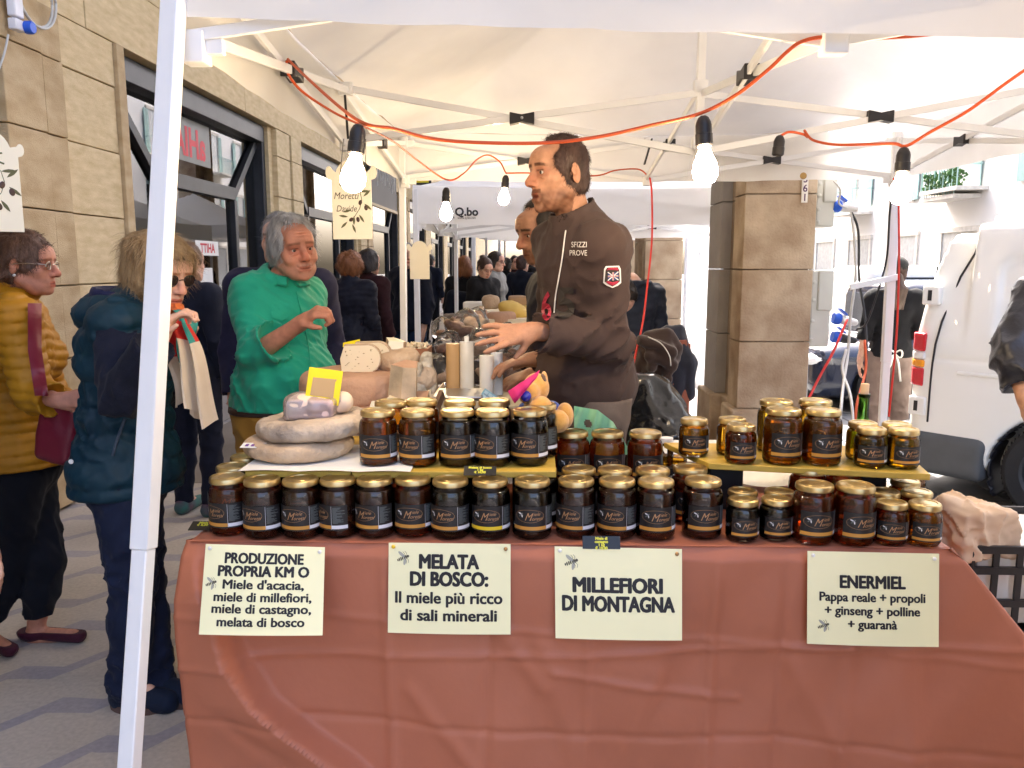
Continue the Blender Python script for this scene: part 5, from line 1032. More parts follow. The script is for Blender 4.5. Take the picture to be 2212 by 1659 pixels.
s = MB(); s.bb(1.2, 1.64, 2.1, 2.4, .56, .775); o = obj('white_carton', s, m_paper, None, at=(1.42, 2.25, .56), bevel=.003); put(o, 'white carton inside the top black crate', 'carton')
# ---- chair heaped with jackets, black sack
m_chair = mat('reddish_wood', (.24, .065, .035), .45, c2=(.32, .1, .055), vs=5)
ch = thing('wooden_chair', 'reddish wooden chair under the heaped jackets', 'chair', (.62, 4.0, 0))
for x in (.44, .80):
    s = MB(); s.bar((x, 4.17, 0), (x, 4.22, 1.12), .04); obj('leg', s, m_chair, ch, bevel=.004); s = MB(); s.bar((x, 3.8, 0), (x, 3.8, .47), .04); obj('leg', s, m_chair, ch, bevel=.004)
s = MB(); s.bb(.42, .82, 3.78, 4.2, .47, .5); obj('seat', s, m_chair, ch, bevel=.005)
for z in (.7, .9, 1.08): s = MB(); s.bb(.44, .80, 4.19, 4.215, z, z + .06); obj('back_rail', s, m_chair, ch, bevel=.004)
def garment(name, m_, label, caps, lo, hi, seed, amp=.026, f=24, extra=None):
    g = Sdf(lo, hi, .009)
    for a, b, ra, rb_, k in caps: g.cap(a, b, ra, rb_, k)
    g.disp(lambda P: amp * (np.abs(noise3(P * np.array((1, 1, .45)), f, seed)) - .35) + .003 * noise3(P, 60, seed)); return organic(name, g, m_, label, 'jacket', None, smooth=1)
m_jb = mat('brown_black_fleece', (.035, .018, .014), .9, sheen=.3, bump=.2, bs=200); m_jn = mat('navy_fleece', (.018, .022, .04), .9, sheen=.3, bump=.2, bs=200)
Q = lambda x, y, Y: tuple(PY(x, y, Y))
def drape(top, bottoms, r0, r1, n, seed):
    """cloth hanging in tube-like folds from a ridge line down to a ragged hem"""
    rs = random.Random(seed); caps = []
    for i in range(n):
        q = i / (n - 1); a = Vector(top[0]).lerp(Vector(top[1]), q); b = Vector(bottoms[0]).lerp(Vector(bottoms[1]), q) + Vector((rs.uniform(-.03, .03), rs.uniform(-.03, .03), rs.uniform(-.05, .05))); m = a.lerp(b, .5) + Vector((rs.uniform(-.025, .025), rs.uniform(-.05, .02), 0)); r_ = rs.uniform(r0, r1)
        caps += [(tuple(a), tuple(m), r_ * .8, r_, .012), (tuple(m), tuple(b), r_, r_ * .75, .012)]
    return caps
jk = garment('draped_jacket', m_jb, 'brown-black jacket with white piping slung over the chair', drape((Q(1395, 728, 4.08), Q(1445, 722, 4.05)), (Q(1372, 822, 4.05), Q(1452, 795, 4.0)), .026, .04, 9, 3) + [(Q(1388, 735, 4.0), Q(1448, 762, 3.97), .03, .035, .02), (Q(1405, 770, 3.98), Q(1455, 790, 3.98), .03, .028, .02)], (.35, 3.8, .8), (1.0, 4.3, 1.38), 5, amp=.012, f=34)
garment('draped_jacket', m_jn, 'navy jacket hanging down from the chair back, behind the brown one', drape((Q(1432, 716, 4.25), Q(1470, 714, 4.25)), (Q(1425, 850, 4.22), Q(1490, 848, 4.22)), .026, .042, 9, 8) + [(Q(1466, 800, 4.2), Q(1468, 862, 4.2), .035, .012, .02)], (.5, 4.02, .72), (1.08, 4.42, 1.38), 9, amp=.012, f=34)
s = MB(); s.tube(spline([PY(1400, 728, 3.93), PY(1428, 742, 3.90), PY(1446, 768, 3.90), PY(1449, 790, 3.91)], 6), .0028, 6); obj('white_piping', s, m_paper, jk, smooth=180)
g = Sdf((.30, 3.3, .35), (1.0, 3.85, 1.05), .011)
g.cap(Q(1395, 845, 3.55), Q(1400, 880, 3.55), .08, .13, .05).cap(Q(1400, 890, 3.55), Q(1425, 960, 3.5), .15, .2, .08).cap(Q(1390, 1000, 3.55), Q(1440, 1000, 3.55), .2, .2, .05)
g.disp(lambda P: .026 * (np.abs(noise3(P * np.array((1, 1, .5)), 13, 6)) - .35) + .016 * (np.sqrt(np.abs(noise3(P, 30, 7))) - .6) + .006 * (np.sqrt(np.abs(noise3(P, 75, 9))) - .6), .05); organic('black_sack', g, mat('black_film', (.012, .013, .015), .16, spec=.7, bump=.3, bs=25), 'shiny black plastic sack heaped on the chair front', 'bag', (.62, 3.5, .36), smooth=0)
s = MB(); s.bb(.35, .9, 3.32, 3.74, .0, .4); o = obj('wooden_crate', s, m_twood, None, at=(.62, 3.5, 0), bevel=.004); put(o, 'brown crate on the floor under the black sack', 'crate')

# ---- power boxes on the pier
m_box = mat('box_grey', (.55, .57, .53), .5, var=.04); m_ceeb = mat('cee_blue', (.01, .09, .55), .4); m_clear = mat('plug_grey', (.62, .62, .6), .3)
def power_box(x0, x1, y0, y1, Y, label, door=True):
    a, b = PY(x0, y1, Y), PY(x1, y0, Y); a.x = max(a.x, 1.737); t = thing('power_box', label, 'power box', ((a.x + b.x) / 2, Y + .1, a.z), group='power boxes on the pier')
    s = MB(); s.bb(a.x, b.x, Y, Y + .2, a.z, b.z); obj('body', s, m_box, t, bevel=.012)
    if door: s = MB(); s.bb(a.x + .04, b.x + .006, Y - .012, Y + .12, a.z + (b.z - a.z) * .48, b.z + .004); obj('lid', s, m_box, t, bevel=.01)
    for zz in (.1, .35, .62, .85): s = MB(); s.lathe([(.012, 0), (.012, .006), (.009, .008)], 12, (a.x + .018, Y, a.z + (b.z - a.z) * zz), Matrix.Rotation(math.pi / 2, 3, 'X')); obj('screw_cap', s, m_box, t)
    return t
power_box(1742, 1808, 380, 490, 5.1, 'grey power box high on the pier, one blue plug in it'); pbx = power_box(1742, 1800, 585, 750, 5.1, 'grey power box lower on the pier with lid and two blue plugs')
def plug(x, y, Y, ang, label, dark):
    p = PY(x, y, Y); t = thing('blue_plug', label, 'plug', tuple(p), group='blue plugs in the power boxes'); rot = Matrix.Rotation(R(90 + ang), 3, 'Y')
    s = MB(); s.lathe([(.034, -.02), (.038, -.01), (.038, .02), (.03, .03)], 16, (0, 0, 0), rot); link('collar', s.mesh('collar'), m_ceeb, t)
    s = MB(); s.lathe([(.028, .028), (.03, .06), (.024, .1), (.02, .13), (.01, .14)], 14, (0, 0, 0), rot); link('grip', s.mesh('grip'), m_cablek if dark else m_clear, t)
    s = MB(); s.box(rot @ Vector((-.05, 0, .03)), (.06, .05, .01), Matrix.Rotation(R(ang + 30), 3, 'Y')); link('flap', s.mesh('flap'), m_ceeb, t)
plug(1806, 445, 5.12, 8, 'blue plug with clear grip in the upper power box', False); plug(1806, 688, 5.12, 12, 'upper blue plug with grey grip in the lower box', False); plug(1804, 728, 5.12, 10, 'lower blue plug with dark grip in the lower box', True)
s = MB(); c_ = PY(1741, 405, 5.04); s.bb(c_.x - .025, c_.x + .012, 5.035, 5.042, c_.z - .09, c_.z + .09); s.m = 1
for i, ch_ in enumerate('361'): text_mesh(ch_, .06, s, lambda x, y: Vector((c_.x - .006 + x, 5.0335, c_.z + .03 - i * .055 + y)), bold=.001)
o = obj('number_plate', s, [m_paper, mat('plate_ink', (.08, .03, .1), .5)], None, at=tuple(c_)); put(o, 'small white number plate on the pier edge under the tent valance', 'plate')
for i, (pts, r_, m_, lb) in enumerate((([A(1838, 455, 5.15), A(1846, 520, 5.15), A(1848, 600, 5.1), A(1838, 680, 5.05), A(1832, 760, 5.0), A(1822, 830, 4.8), A(1816, 890, 4.6), A(1812, 960, 4.5)], .009, m_cablew, 'grey cable dropping from the upper plug to the ground'), ([A(1838, 455, 5.15), A(1854, 500, 5.15), A(1856, 600, 5.15), A(1868, 680, 5.1), A(1872, 760, 5.0), A(1866, 850, 4.9), A(1860, 960, 4.8)], .008, m_cablek, 'black cable dropping beside the grey one'),
    ([A(1800, 390, 5.0), A(1815, 410, 5.0), A(1813, 440, 5.05), A(1838, 452, 5.12)], .006, m_cablew, 'thin grey cable looping into the upper plug'), ([A(1930, 392, 4.8), A(1922, 460, 4.8), A(1915, 560, 4.8), A(1890, 650, 4.9), A(1870, 700, 5.0), A(1850, 712, 5.05)], .006, m_cablek, 'dark cable slanting from tent corner to the plugs'), ([A(1930, 385, 4.78), A(1940, 420, 4.76), A(1942, 560, 4.76), A(1938, 700, 4.76), A(1930, 800, 4.76), A(1920, 900, 4.76)], .006, m_redc, 'red cable running down the right back tent leg'),
    ([A(1830, 690, 5.0), A(1800, 760, 4.9), A(1762, 830, 4.8), A(1720, 920, 4.6)], .008, m_redc, 'red cable slanting down to the left of the plugs'), ([A(1868, 735, 5.0), A(1870, 800, 4.9), A(1850, 880, 4.7), A(1848, 960, 4.6)], .008, m_orange, 'orange cable falling behind the amber jars'), ([A(1828, 755, 5.0), A(1820, 800, 4.9), A(1838, 860, 4.7), A(1846, 960, 4.5)], .009, m_cablew, 'second grey cable curling to the ground'))): cable('power_cable', lb, pts, r_, m_, group='power cables at the pier')
s = MB(); s.tube(spline([(1.75, 5.16, 1.75), (1.752, 5.16, 1.4), (1.75, 5.16, .9), (1.76, 5.16, .5), (1.77, 5.15, 0)], 8), .016, 8); o = obj('conduit', s, m_cablew, None, at=(1.75, 5.16, 0), smooth=180); put(o, 'ribbed grey conduit running down the pier side', 'pipe')
# bracket lamp socket on the far left wall with its coil of cable
p = PX(20, 12, -2.93); t = thing('wall_socket', 'white wall fitting with blue plug at the top left', 'socket', tuple(p))
s = MB(); s.bb(0, .05, -.03, .05, -.06, .16); link('body', s.mesh('body'), m_lwhite, t, bevel=.008); s = MB(); s.lathe([(.03, 0), (.036, .01), (.036, .04), (.03, .05)], 16, (.04, .06, -.1), Matrix.Rotation(R(90), 3, 'Y')); link('collar', s.mesh('collar'), m_ceeb, t); s = MB(); s.bb(0, .05, -.03, .06, -.13, -.07); link('holder', s.mesh('holder'), m_lwhite, t, bevel=.006)
for k in range(2):
    c0 = PX(75, -10 - k * 5, -2.92); s = MB(); s.tube([c0 + Vector((.01 * k, (.17 + .02 * k) * math.cos(a), (.17 + .02 * k) * math.sin(a))) for a in np.linspace(0, 6.28, 30)], .008, 6); o = obj('cable_coil', s, m_cablew, None, at=tuple(c0), smooth=180); put(o, ['inner', 'outer'][k] + ' loop of pale cable coiled at the top left wall', 'cable', 'coiled cable loops')
cable('wall_cable', 'thin grey cable leaving the wall fitting at far left', [PX(18, 75, -2.93), PX(8, 120, -2.93), PX(-15, 180, -2.93)], .006, m_cablew, group='wall cables')

# ================================================================ PAINTED SIGN BOARDS
m_signb = mat('painted_wood', (.80, .74, .58), .5, var=.03); m_paint = mat('dark_paint', (.06, .045, .03), .6); m_olive = mat('olive_paint', (.10, .10, .04), .6); m_oliv2 = mat('olive_fruit', (.05, .02, .012), .4)
def sign_outline(w, h, hh):
    """rectangle board with arched top and two scrolls"""
    P = [(-w / 2, 0), (w / 2, 0), (w / 2, h)]
    P += [(w * .5 + .012 * math.cos(a) + .008, h + .024 + .022 * math.sin(a)) for a in np.linspace(-1.2, 2.6, 8)]
    P += [(w * .40 * math.cos(a), h + .01 + hh * math.sin(a)) for a in np.linspace(.25, math.pi - .25, 14)]
    P += [(-w * .5 - .008 + .012 * math.cos(a), h + .024 + .022 * math.sin(a)) for a in np.linspace(math.pi - 2.6, math.pi + 1.2, 8)]
    P += [(-w / 2, h)]; return P
def painted_sign(c, w, h, rz, label, printed):
    t = thing('painted_sign', label, 'sign', c, rz, 'arched wooden signs'); s = MB(); s.prism(sign_outline(w, h, w * .42), .008); link('board', s.mesh('board', smooth=25), m_signb, t, bevel=.001)
    if not printed: return t
    s = MB(); fn = lambda x, z, d=-.0008: Vector((x, d, z))
    text_mesh('Moretti', w * .24, s, lambda x, y: fn(-w * .14 + x, h * .68 + y), sx=.85, shear=.25); text_mesh('Davide', w * .22, s, lambda x, y: fn(-w * .14 + x, h * .47 + y), sx=.85, shear=.25)
    text_mesh('Olioo Eive', w * .11, s, lambda x, y: fn(x, h * 1.06 + y), sx=.9)
    link('lettering', s.mesh('lettering', smooth=0), m_paint, t)
    s = MB()
    def leaf(x, z, a, L): s.add([fn(x + math.cos(a) * L * q - math.sin(a) * L * .13 * math.sin(math.pi * q) * sg, z + math.sin(a) * L * q + math.cos(a) * L * .13 * math.sin(math.pi * q) * sg, -.001) for sg, qs in ((1, (0, .25, .5, .75, 1)), (-1, (.75, .5, .25))) for q in qs], [tuple(range(8))[::-1]])
    for x, z, a in ((.0, .86, 3.0), (.22, .80, .1), (.3, .72, .7), (.32, .6, -.7), (.0, .50, 3.4), (.18, .42, -1.0), (.05, .4, -1.6), (-.1, .38, 3.0), (-.12, .3, 3.9), (.0, .26, -1.2)): leaf(x * w, z * h, a, w * .24)
    P = [(.1, .9), (.22, .8), (.26, .66), (.2, .52), (.08, .4), (-.02, .3)]
    for (a, b), (c_, d) in zip(P[:-1], P[1:]): s.bar(fn(a * w, b * h, -.0006), fn(c_ * w, d * h, -.0006), .0022, .0006, (0, 1, 0))
    for a, L in ((.5, .3), (2.4, .26), (-.6, .34), (3.7, .34)): s.bar(fn(0, h * .98), fn(w * L * math.cos(a), h * .98 + w * L * .55 * math.sin(a)), .006, .0008, (0, 1, 0))
    link('olive_branch', s.mesh('olive_branch', smooth=0), m_olive, t)
    s = MB()
    for x, z, a in ((.22, .62, .3), (.36, .53, -.2), (-.02, .335, 1.0), (.15, .335, -.2)): s.ell((x * w, -.001, z * h), (w * .045, .0015, w * .065), 12, 8, Matrix.Rotation(a, 3, 'Y'))
    put(link('olives', s.mesh('olives'), m_oliv2, t), kind='stuff'); return t
Ys = 2.75; c = PY(762, 517, Ys); painted_sign((c.x, Ys, c.z), 85 / FPX * Ys, 124 / FPX * Ys, R(-2), 'cream wooden sign painted with an olive branch, hanging by the bulb', True)
c = PY(907, 603, 5.3); painted_sign((c.x, 5.3, c.z), 42 / FPX * 5.3, 60 / FPX * 5.3, 0, 'plain back of an arched cream sign hanging at the second tent', False)
c = PX(-18, 500, -1.9); painted_sign((c.x, c.y, c.z), .2, .26, R(40), 'edge of another arched cream sign at the far left', True)
for (x0, y0, Y, x1, y1) in ((742, 300, Ys, 735, 378), (790, 300, Ys, 790, 378)): cable('sign_string', 'thin string holding the painted sign at its ' + ('left' if x0 < 760 else 'right'), [A(x0, y0, Y), A((x0 + x1) / 2, (y0 + y1) / 2, Y), A(x1, y1, Y)], .0012, m_cablek, group='sign strings')
# ================================================================ VEHICLES
m_vanw = mat('van_paint', (.74, .735, .68), .35, c2=(.80, .795, .76), vs=1.5, coat=.35, spec=.5); m_tyre = mat('tyre', (.018, .018, .019), .85, bump=.3, bs=60); m_rimk = mat('steel_rim', (.03, .03, .033), .5); m_bump = mat('grey_bumper', (.07, .075, .08), .6)
m_tred = mat('tail_red', (.55, .01, .02), .15, coat=.6); m_tor = mat('tail_orange', (.85, .32, .01), .15, coat=.6); m_twh = mat('tail_white', (.75, .75, .75), .15, coat=.6); m_navyp = mat('navy_paint', (.008, .012, .03), .2, coat=.8); m_carw = mat('white_paint', (.75, .75, .74), .25, coat=.5); m_carglass = mat('car_glass', (.015, .018, .02), .05, spec=.9)
def wheel_parts(root, x, y, r_, w_, side, m_r, holes=10, alloy=False):
    """road wheel on the local x axis side; side = -1 faces -y"""
    t = thing('wheel', None, None); t.parent = root; t.location = (x, y, r_); ro = Matrix.Rotation(R(90) * (1 if side < 0 else -1), 3, 'X')
    s = MB(); s.lathe([(r_ * .66, -w_ * .5), (r_ * .9, -w_ * .52), (r_ * .98, -w_ * .42), (r_, -w_ * .2), (r_, w_ * .2), (r_ * .98, w_ * .42), (r_ * .9, w_ * .52), (r_ * .66, w_ * .5)], 48, rot=ro, caps=False)
    for k in range(60): a = k * 2 * math.pi / 60; s.box(ro @ Vector((r_ * .985 * math.cos(a), r_ * .985 * math.sin(a), w_ * .36)), (.01, .01, .03), None)
    link('tyre', s.mesh('tyre'), m_tyre, t)
    s = MB(); s.lathe([(r_ * .68, -w_ * .3), (r_ * .69, w_ * .46), (r_ * .62, w_ * .40), (r_ * .58, w_ * .2), (r_ * .34, w_ * .34), (r_ * .2, w_ * .36), (.005, w_ * .38)], 40, rot=ro, caps=False); link('rim', s.mesh('rim'), m_r, t)
    s = MB()
    for k in range(5 if alloy else holes):
        a = k * 2 * math.pi / (5 if alloy else holes); q = .5 if not alloy else .42
        s.ell(ro @ Vector((r_ * q * math.cos(a), r_ * q * math.sin(a), w_ * .285)), (r_ * (.055 if not alloy else .12),) * 3, 10, 6)
    put(link('rim_holes', s.mesh('rim_holes'), m_blackpl, t), kind='stuff'); return t
# van: local x runs from its rear (0) to its front, its left side faces -y
va = math.atan2(-.755, .656); rear = Vector((2.60, 5.60, -.1))
van = thing('delivery_van', 'dirty white delivery van parked at an angle, rear wheel and red tail light showing', 'van', rear, va)
L, Wd, Hh = 4.8, 1.9, 1.98
g = Sdf((-.12, -.12, .1), (2.6, Wd + .1, Hh + .12), .021)
g.box((L / 2, Wd / 2, 1.11), (L / 2, Wd / 2, .85), .13, .0)
g.disp(lambda P: np.where((P[:, 2] > 1.0) & (P[:, 1] < .3), .06 * np.clip((P[:, 2] - 1.0) / .9, 0, 1) ** 1.5, 0), .3)
g.disp(lambda P: np.where((P[:, 2] > 1.0) & (P[:, 0] < .35), .13 * np.clip((P[:, 2] - 1.0) / .9, 0, 1) ** 1.6, 0), .3)
for yy in (0.0, Wd): g.cap((.95, yy - .12, .30), (.95, yy + .12, .30), .40, .40, .03, 'sub')
sl_, P = g._sub(g.lo, g.lo + 9); dbx = np.maximum(np.maximum(np.abs(P[..., 0] - 1.12) - .62, np.abs(P[..., 2] - 1.42) - .30), 0) if False else None
q = np.stack([np.abs(P[..., 0] - 1.15) - .60, np.abs(P[..., 2] - 1.40) - .27], -1); rd = np.linalg.norm(np.maximum(q + .1, 0), axis=-1) + np.minimum((q + .1).max(-1), 0) - .1
m_ = (P[..., 1] < .4); g.D = np.where(m_, np.maximum(g.D, 0) * 0 + g.D + .03 * np.clip(1 - rd / .03, 0, 1) * (rd < .03), g.D).astype(np.float32)
g.disp(lambda P: np.where((np.abs(P[:, 2] - 1.0) < .016) & (P[:, 1] < .4), .012, 0), .06)
gv = g; link('body', g.mesh('body', None, 2), m_vanw, van)
gf = MB(); gf.bb(2.5, L, .06, Wd - .06, .26, 1.10); gf.bb(2.5, 4.0, .4, Wd - .2, 1.10, 1.68); link('front_body', gf.mesh('front_body'), m_vanw, van, bevel=.08)
g = Sdf((-.18, -.14, .1), (.62, Wd + .14, .56), .018); g.box((.2, Wd / 2, .35), (.35, Wd / 2 + .03, .15), .06, 0); g.cap((.95, -.2, .30), (.95, .3, .30), .42, .42, .02, 'sub'); g.cap((.95, Wd - .3, .30), (.95, Wd + .3, .30), .42, .42, .02, 'sub'); link('bumper', g.mesh('bumper', None, 1), m_bump, van)
for yy, sd in ((.13, -1), (Wd - .13, 1)): wheel_parts(van, .95, yy, .325, .21, sd, m_rimk, 12)
g = Sdf((.45, -.03, .1), (1.45, .36, .85), .02); g.cap((.95, .12, .30), (.95, .34, .30), .41, .41, 0); g.cap((.95, -.1, .3), (.95, .30, .3), .385, .385, 0, 'sub'); link('wheel_arch', g.mesh('wheel_arch', None, 1), m_blackpl, van)
tz = [(.80, .93, m_tred), (.93, .985, m_tor), (.985, 1.04, m_twh), (1.04, 1.17, m_tred)]
for z0, z1, m_ in tz:
    gl = Sdf((-.05, -.05, z0 - .03), (.2, .22, z1 + .03), .008); _, P = gl._sub(gl.lo, gl.lo + 9); q = P - np.array((L / 2, Wd / 2, 1.11)); q = np.abs(q) - (np.array((L / 2, Wd / 2, .85)) - .13); db = np.linalg.norm(np.maximum(q, 0), axis=-1) + np.minimum(q.max(-1), 0) - .13
    gl.D = np.maximum.reduce([db - .014, z0 + .002 - P[..., 2], P[..., 2] - z1 + .002, P[..., 0] - .115, P[..., 1] - .16]).astype(np.float32); link('tail_light', gl.mesh('tail_light', None, 1), m_, van)
for z, ox, oy_ in ((.60, 0, 0), (1.36, .033, .017)): s = MB(); s.bb(.03 + ox, .145 + ox, -.014 + oy_, .05 + oy_, z, z + .13); h = link('hinge', s.mesh('hinge'), m_vanw, van, bevel=.012); s = MB(); s.bb(.07 + ox, .095 + ox, -.018 + oy_, -.008 + oy_, z + .03, z + .1); link('hinge_slot', s.mesh('hinge_slot'), m_blackpl, h)
def vside(x, z):
    ys = np.arange(-.1, .6, .005); ix = int((x - gv.lo[0]) / gv.h); iz = int((z - gv.lo[2]) / gv.h); iy = ((ys - gv.lo[1]) / gv.h).astype(int); d = gv.D[ix, np.clip(iy, 0, gv.D.shape[1] - 1), iz]; k = int(np.argmax(d < 0)); return (x, float(ys[k] - (d[k] if k else 0)) - .017, z)
s = MB(); s.tube([vside(x, z) for x, z in ((.165, .56), (.165, .7), (.165, .85), (.168, .97), (.18, 1.1), (.20, 1.25), (.23, 1.4), (.27, 1.55), (.33, 1.7), (.38, 1.8))], .007, 6); link('door_seam', s.mesh('door_seam', None, 180), m_blackpl, van)
s = MB(); s.bb(.02, .03, .3, Wd - .3, 1.15, 1.62); link('rear_window', s.mesh('rear_window'), m_carglass, van)
s = MB(); s.bb(.33, 2.3, -.012, .02, .905, .93); link('rub_strip', s.mesh('rub_strip'), m_vanw, van, bevel=.008)
def hatchback(name, label, loc, rz, m_p, Hh, Lc, m_r):
    c = thing(name, label, 'car', loc, rz); Wd = 1.68; g = Sdf((-.1, -.1, .1), (Lc + .1, Wd + .1, Hh + .1), .03)
    g.box((Lc / 2, Wd / 2, .47), (Lc / 2, Wd / 2, .28), .16, 0); g.box((Lc * .58, Wd / 2, Hh * .72), (Lc * .33, Wd / 2 - .13, Hh * .28), .2, .12); g.box((.75, Wd / 2, .62), (.55, Wd / 2 - .12, .18), .12, .1)
    for xx in (.78, Lc - .72):
        for yy in (0, Wd): g.cap((xx, yy - .1, .28), (xx, yy + .1, .28), .36, .36, .02, 'sub')
    link('body', g.mesh('body', None, 2), m_p, c)
    for xx in (.78, Lc - .72):
        for yy, sd in ((.12, -1), (Wd - .12, 1)): wheel_parts(c, xx, yy, .30, .19, sd, m_r, alloy=True)
    for yy in (.2, Wd - .2): s = MB(); s.ell((.1, yy, .62), (.14, .17, .08), 14, 8, Matrix.Rotation(-.25, 3, 'Y')); link('headlight', s.mesh('headlight'), m_twh, c)
    s = MB(); s.bb(Lc * .36, Lc * .86, .112, .13, Hh * .66, Hh * .9); link('side_window', s.mesh('side_window'), m_carglass, c, bevel=.01)
    s = MB(); s.bb(Lc * .55, Lc * .55 + .2, -.012, .01, Hh * .57, Hh * .57 + .04); link('door_handle', s.mesh('door_handle'), m_blackpl, c); return c
hatchback('parked_car', 'dark navy car with alloy wheel parked behind the pier', (3.02, 8.55, -.1), R(6), m_navyp, 1.45, 3.9, mat('alloy', (.35, .32, .3), .35, metal=.7))
hatchback('parked_car', 'white car parked beyond the navy one, mostly washed out by the light', (3.6, 11.2, -.1), R(4), m_carw, 1.62, 4.3, mat('alloy', (.35, .32, .3), .35, metal=.7))
# ================================================================ PEOPLE
def skin_mat(nm, c): return mat('skin_' + nm, c, .52, var=.16, vs=38, bump=.22, bs=320, attr=True, sub=.1, spec=.35, rvar=.08)
def fabric(nm, c, c2=None, rough=.85, sheen=.04, bs=350, bump=.2, spec=.2, vs=9, var=.2): return mat('fabric_' + nm, c, rough, c2=c2, var=var, vs=vs, bump=bump, bs=bs, sheen=sheen, spec=spec)
def hairm(nm, c, c2): return mat('hair_' + nm, c, .5, c2=c2, vs=45, bump=.5, bs=90, aniso=(1, 1, .35), spec=.4)
V3 = lambda *a: np.array(a, np.float32)
def unit(v): v = np.array(v, np.float32); return v / max(1e-6, np.linalg.norm(v))
def rotz(a): return np.array(Matrix.Rotation(a, 3, 'Z'), np.float32)
class Person:
    def __init__(s, label, pos, heading, H=1.72, bulk=1.0, belly=0.0, head_yaw=0.0, head_pitch=0.0, head_roll=0.0, lean=0.0, W=None, res=.008, head_s=1.0, name='person', female=False, group=None, shoulder=1.0):
        k = H / 1.75; s.k = k; s.H = H; s.res = res; s.bulk = bulk * k; s.belly = belly; s.female = female; s.hs = head_s * (H / 1.75) ** .4
        s.root = thing(name, label, 'person', (pos[0], pos[1], pos[2] if len(pos) > 2 else 0), heading, group); s.Rz = rotz(heading); s.pos = np.array((pos[0], pos[1], pos[2] if len(pos) > 2 else 0), np.float32)
        sw = .178 * (.92 if female else 1) * shoulder
        J = dict(pel=V3(0, 0, .95), bel=V3(0, -.01, 1.10), che=V3(0, 0, 1.29), nb=V3(0, .015, 1.475), hd=V3(0, -.015, 1.635), shL=V3(sw, .01, 1.42), shR=V3(-sw, .01, 1.42), elL=V3(sw + .05, .03, 1.13), elR=V3(-sw - .05, .03, 1.13),
                 wrL=V3(sw + .06, -.05, .90), wrR=V3(-sw - .06, -.05, .90), hiL=V3(.09, 0, .93), hiR=V3(-.09, 0, .93), knL=V3(.1, -.015, .5), knR=V3(-.1, -.015, .5), anL=V3(.105, .03, .085), anR=V3(-.105, .03, .085), toL=V3(.13, -.14, .03), toR=V3(-.13, -.14, .03))
        for q in J: J[q] = J[q] * k
        if lean:
            L = np.array(Matrix.Rotation(lean, 3, 'X'), np.float32)
            for q in ('bel', 'che', 'nb', 'hd', 'shL', 'shR', 'elL', 'elR', 'wrL', 'wrR'): J[q] = J['pel'] + L @ (J[q] - J['pel'])
        old = J['pel'].copy()
        for q, p in (W or {}).items(): J[q] = s.local(p)
        if W and 'pel' in W:
            for q in ('hiL', 'hiR'):
                if q not in W: J[q] = J[q] + (J['pel'] - old)
        s.J = J
        s.Rh = rotz(head_yaw) @ np.array(Matrix.Rotation(head_roll, 3, 'Y'), np.float32) @ np.array(Matrix.Rotation(head_pitch, 3, 'X'), np.float32)   # columns: head axes
        s.Rc = np.eye(3, dtype=np.float32); s.skull = 1.0
    def local(s, p): return s.Rz.T @ (np.array(p, np.float32) - s.pos)
    def grid(s, lo=None, hi=None, h=None, pad=.09, fine=None):
        P = np.array(list(s.J.values())); a = P.min(0) - pad - .1 * s.bulk; b = P.max(0) + pad + .1 * s.bulk; a[2] = max(-.01, a[2] - .05); b[2] += .12
        if lo is not None: a = np.maximum(a, lo)
        if hi is not None: b = np.minimum(b, hi)
        return Sdf(a, b, h or s.res, fine)
    def hp(s, p): return s.J['hd'] + s.Rh @ (np.array(p, np.float32) * s.hs)          # head local -> person local
    def torso(s, g, t=0.0, k=.05):
        J, b = s.J, s.bulk; f = s.female
        g.ell(J['che'] + V3(0, .0, .02), (.158 * b + t, .108 * b + t, .17 * s.k + t), k); g.ell(J['bel'] + V3(0, -.35 * s.belly, 0), (.14 * b + t + s.belly * .35, .102 * b + t + s.belly * .55, .155 * s.k + t), k)
        g.ell(J['pel'], ((.172 if f else .16) * b + t, (.125 if f else .115) * b + t, .13 * s.k + t), k)
        if f: 
            for sg in (-1, 1): g.ell(J['che'] + V3(sg * .065 * b, -.085 * b, -.01), (.06 * b + t * .6, .05 * b + t * .6, .06 * b + t * .6), .04)
        for q in ('L', 'R'):
            g.cap(J['nb'] + V3(0, .01, -.02), J['sh' + q] + (J['nb'] - J['sh' + q]) * .12, .05 * b + t * .7, .052 * b + t, .05)
            g.cap(J['sh' + q], J['sh' + q] * .5 + J['che'] * .5, .058 * b + t, .09 * b + t, .04)
    def arm(s, g, q, t=0.0, f=1.0, k=.02, t2=None):
        J, b = s.J, s.bulk; t2 = t if t2 is None else t2; e = J['el' + q] + (J['wr' + q] - J['el' + q]) * f
        g.cap(J['sh' + q], J['el' + q], .054 * b + t, .043 * b + t, .035); g.cap(J['el' + q], e, .043 * b + t, (.043 + (.029 - .043) * f) * b + t2, k)
    def legs(s, g, t=0.0, t2=None, f=1.0, k=.025, q_='LR'):
        J, b = s.J, s.bulk; t2 = t if t2 is None else t2
        for q in q_:
            a = J['kn' + q] + (J['an' + q] - J['kn' + q]) * f; g.cap(J['hi' + q], J['kn' + q], .088 * b + t, .058 * b + t, k); g.cap(J['kn' + q], J['kn' + q] * .62 + J['an' + q] * .38, .056 * b + t, .056 * b + t, k); g.cap(J['kn' + q] * .62 + J['an' + q] * .38, a, .055 * b + t, .036 * b + t2, k)
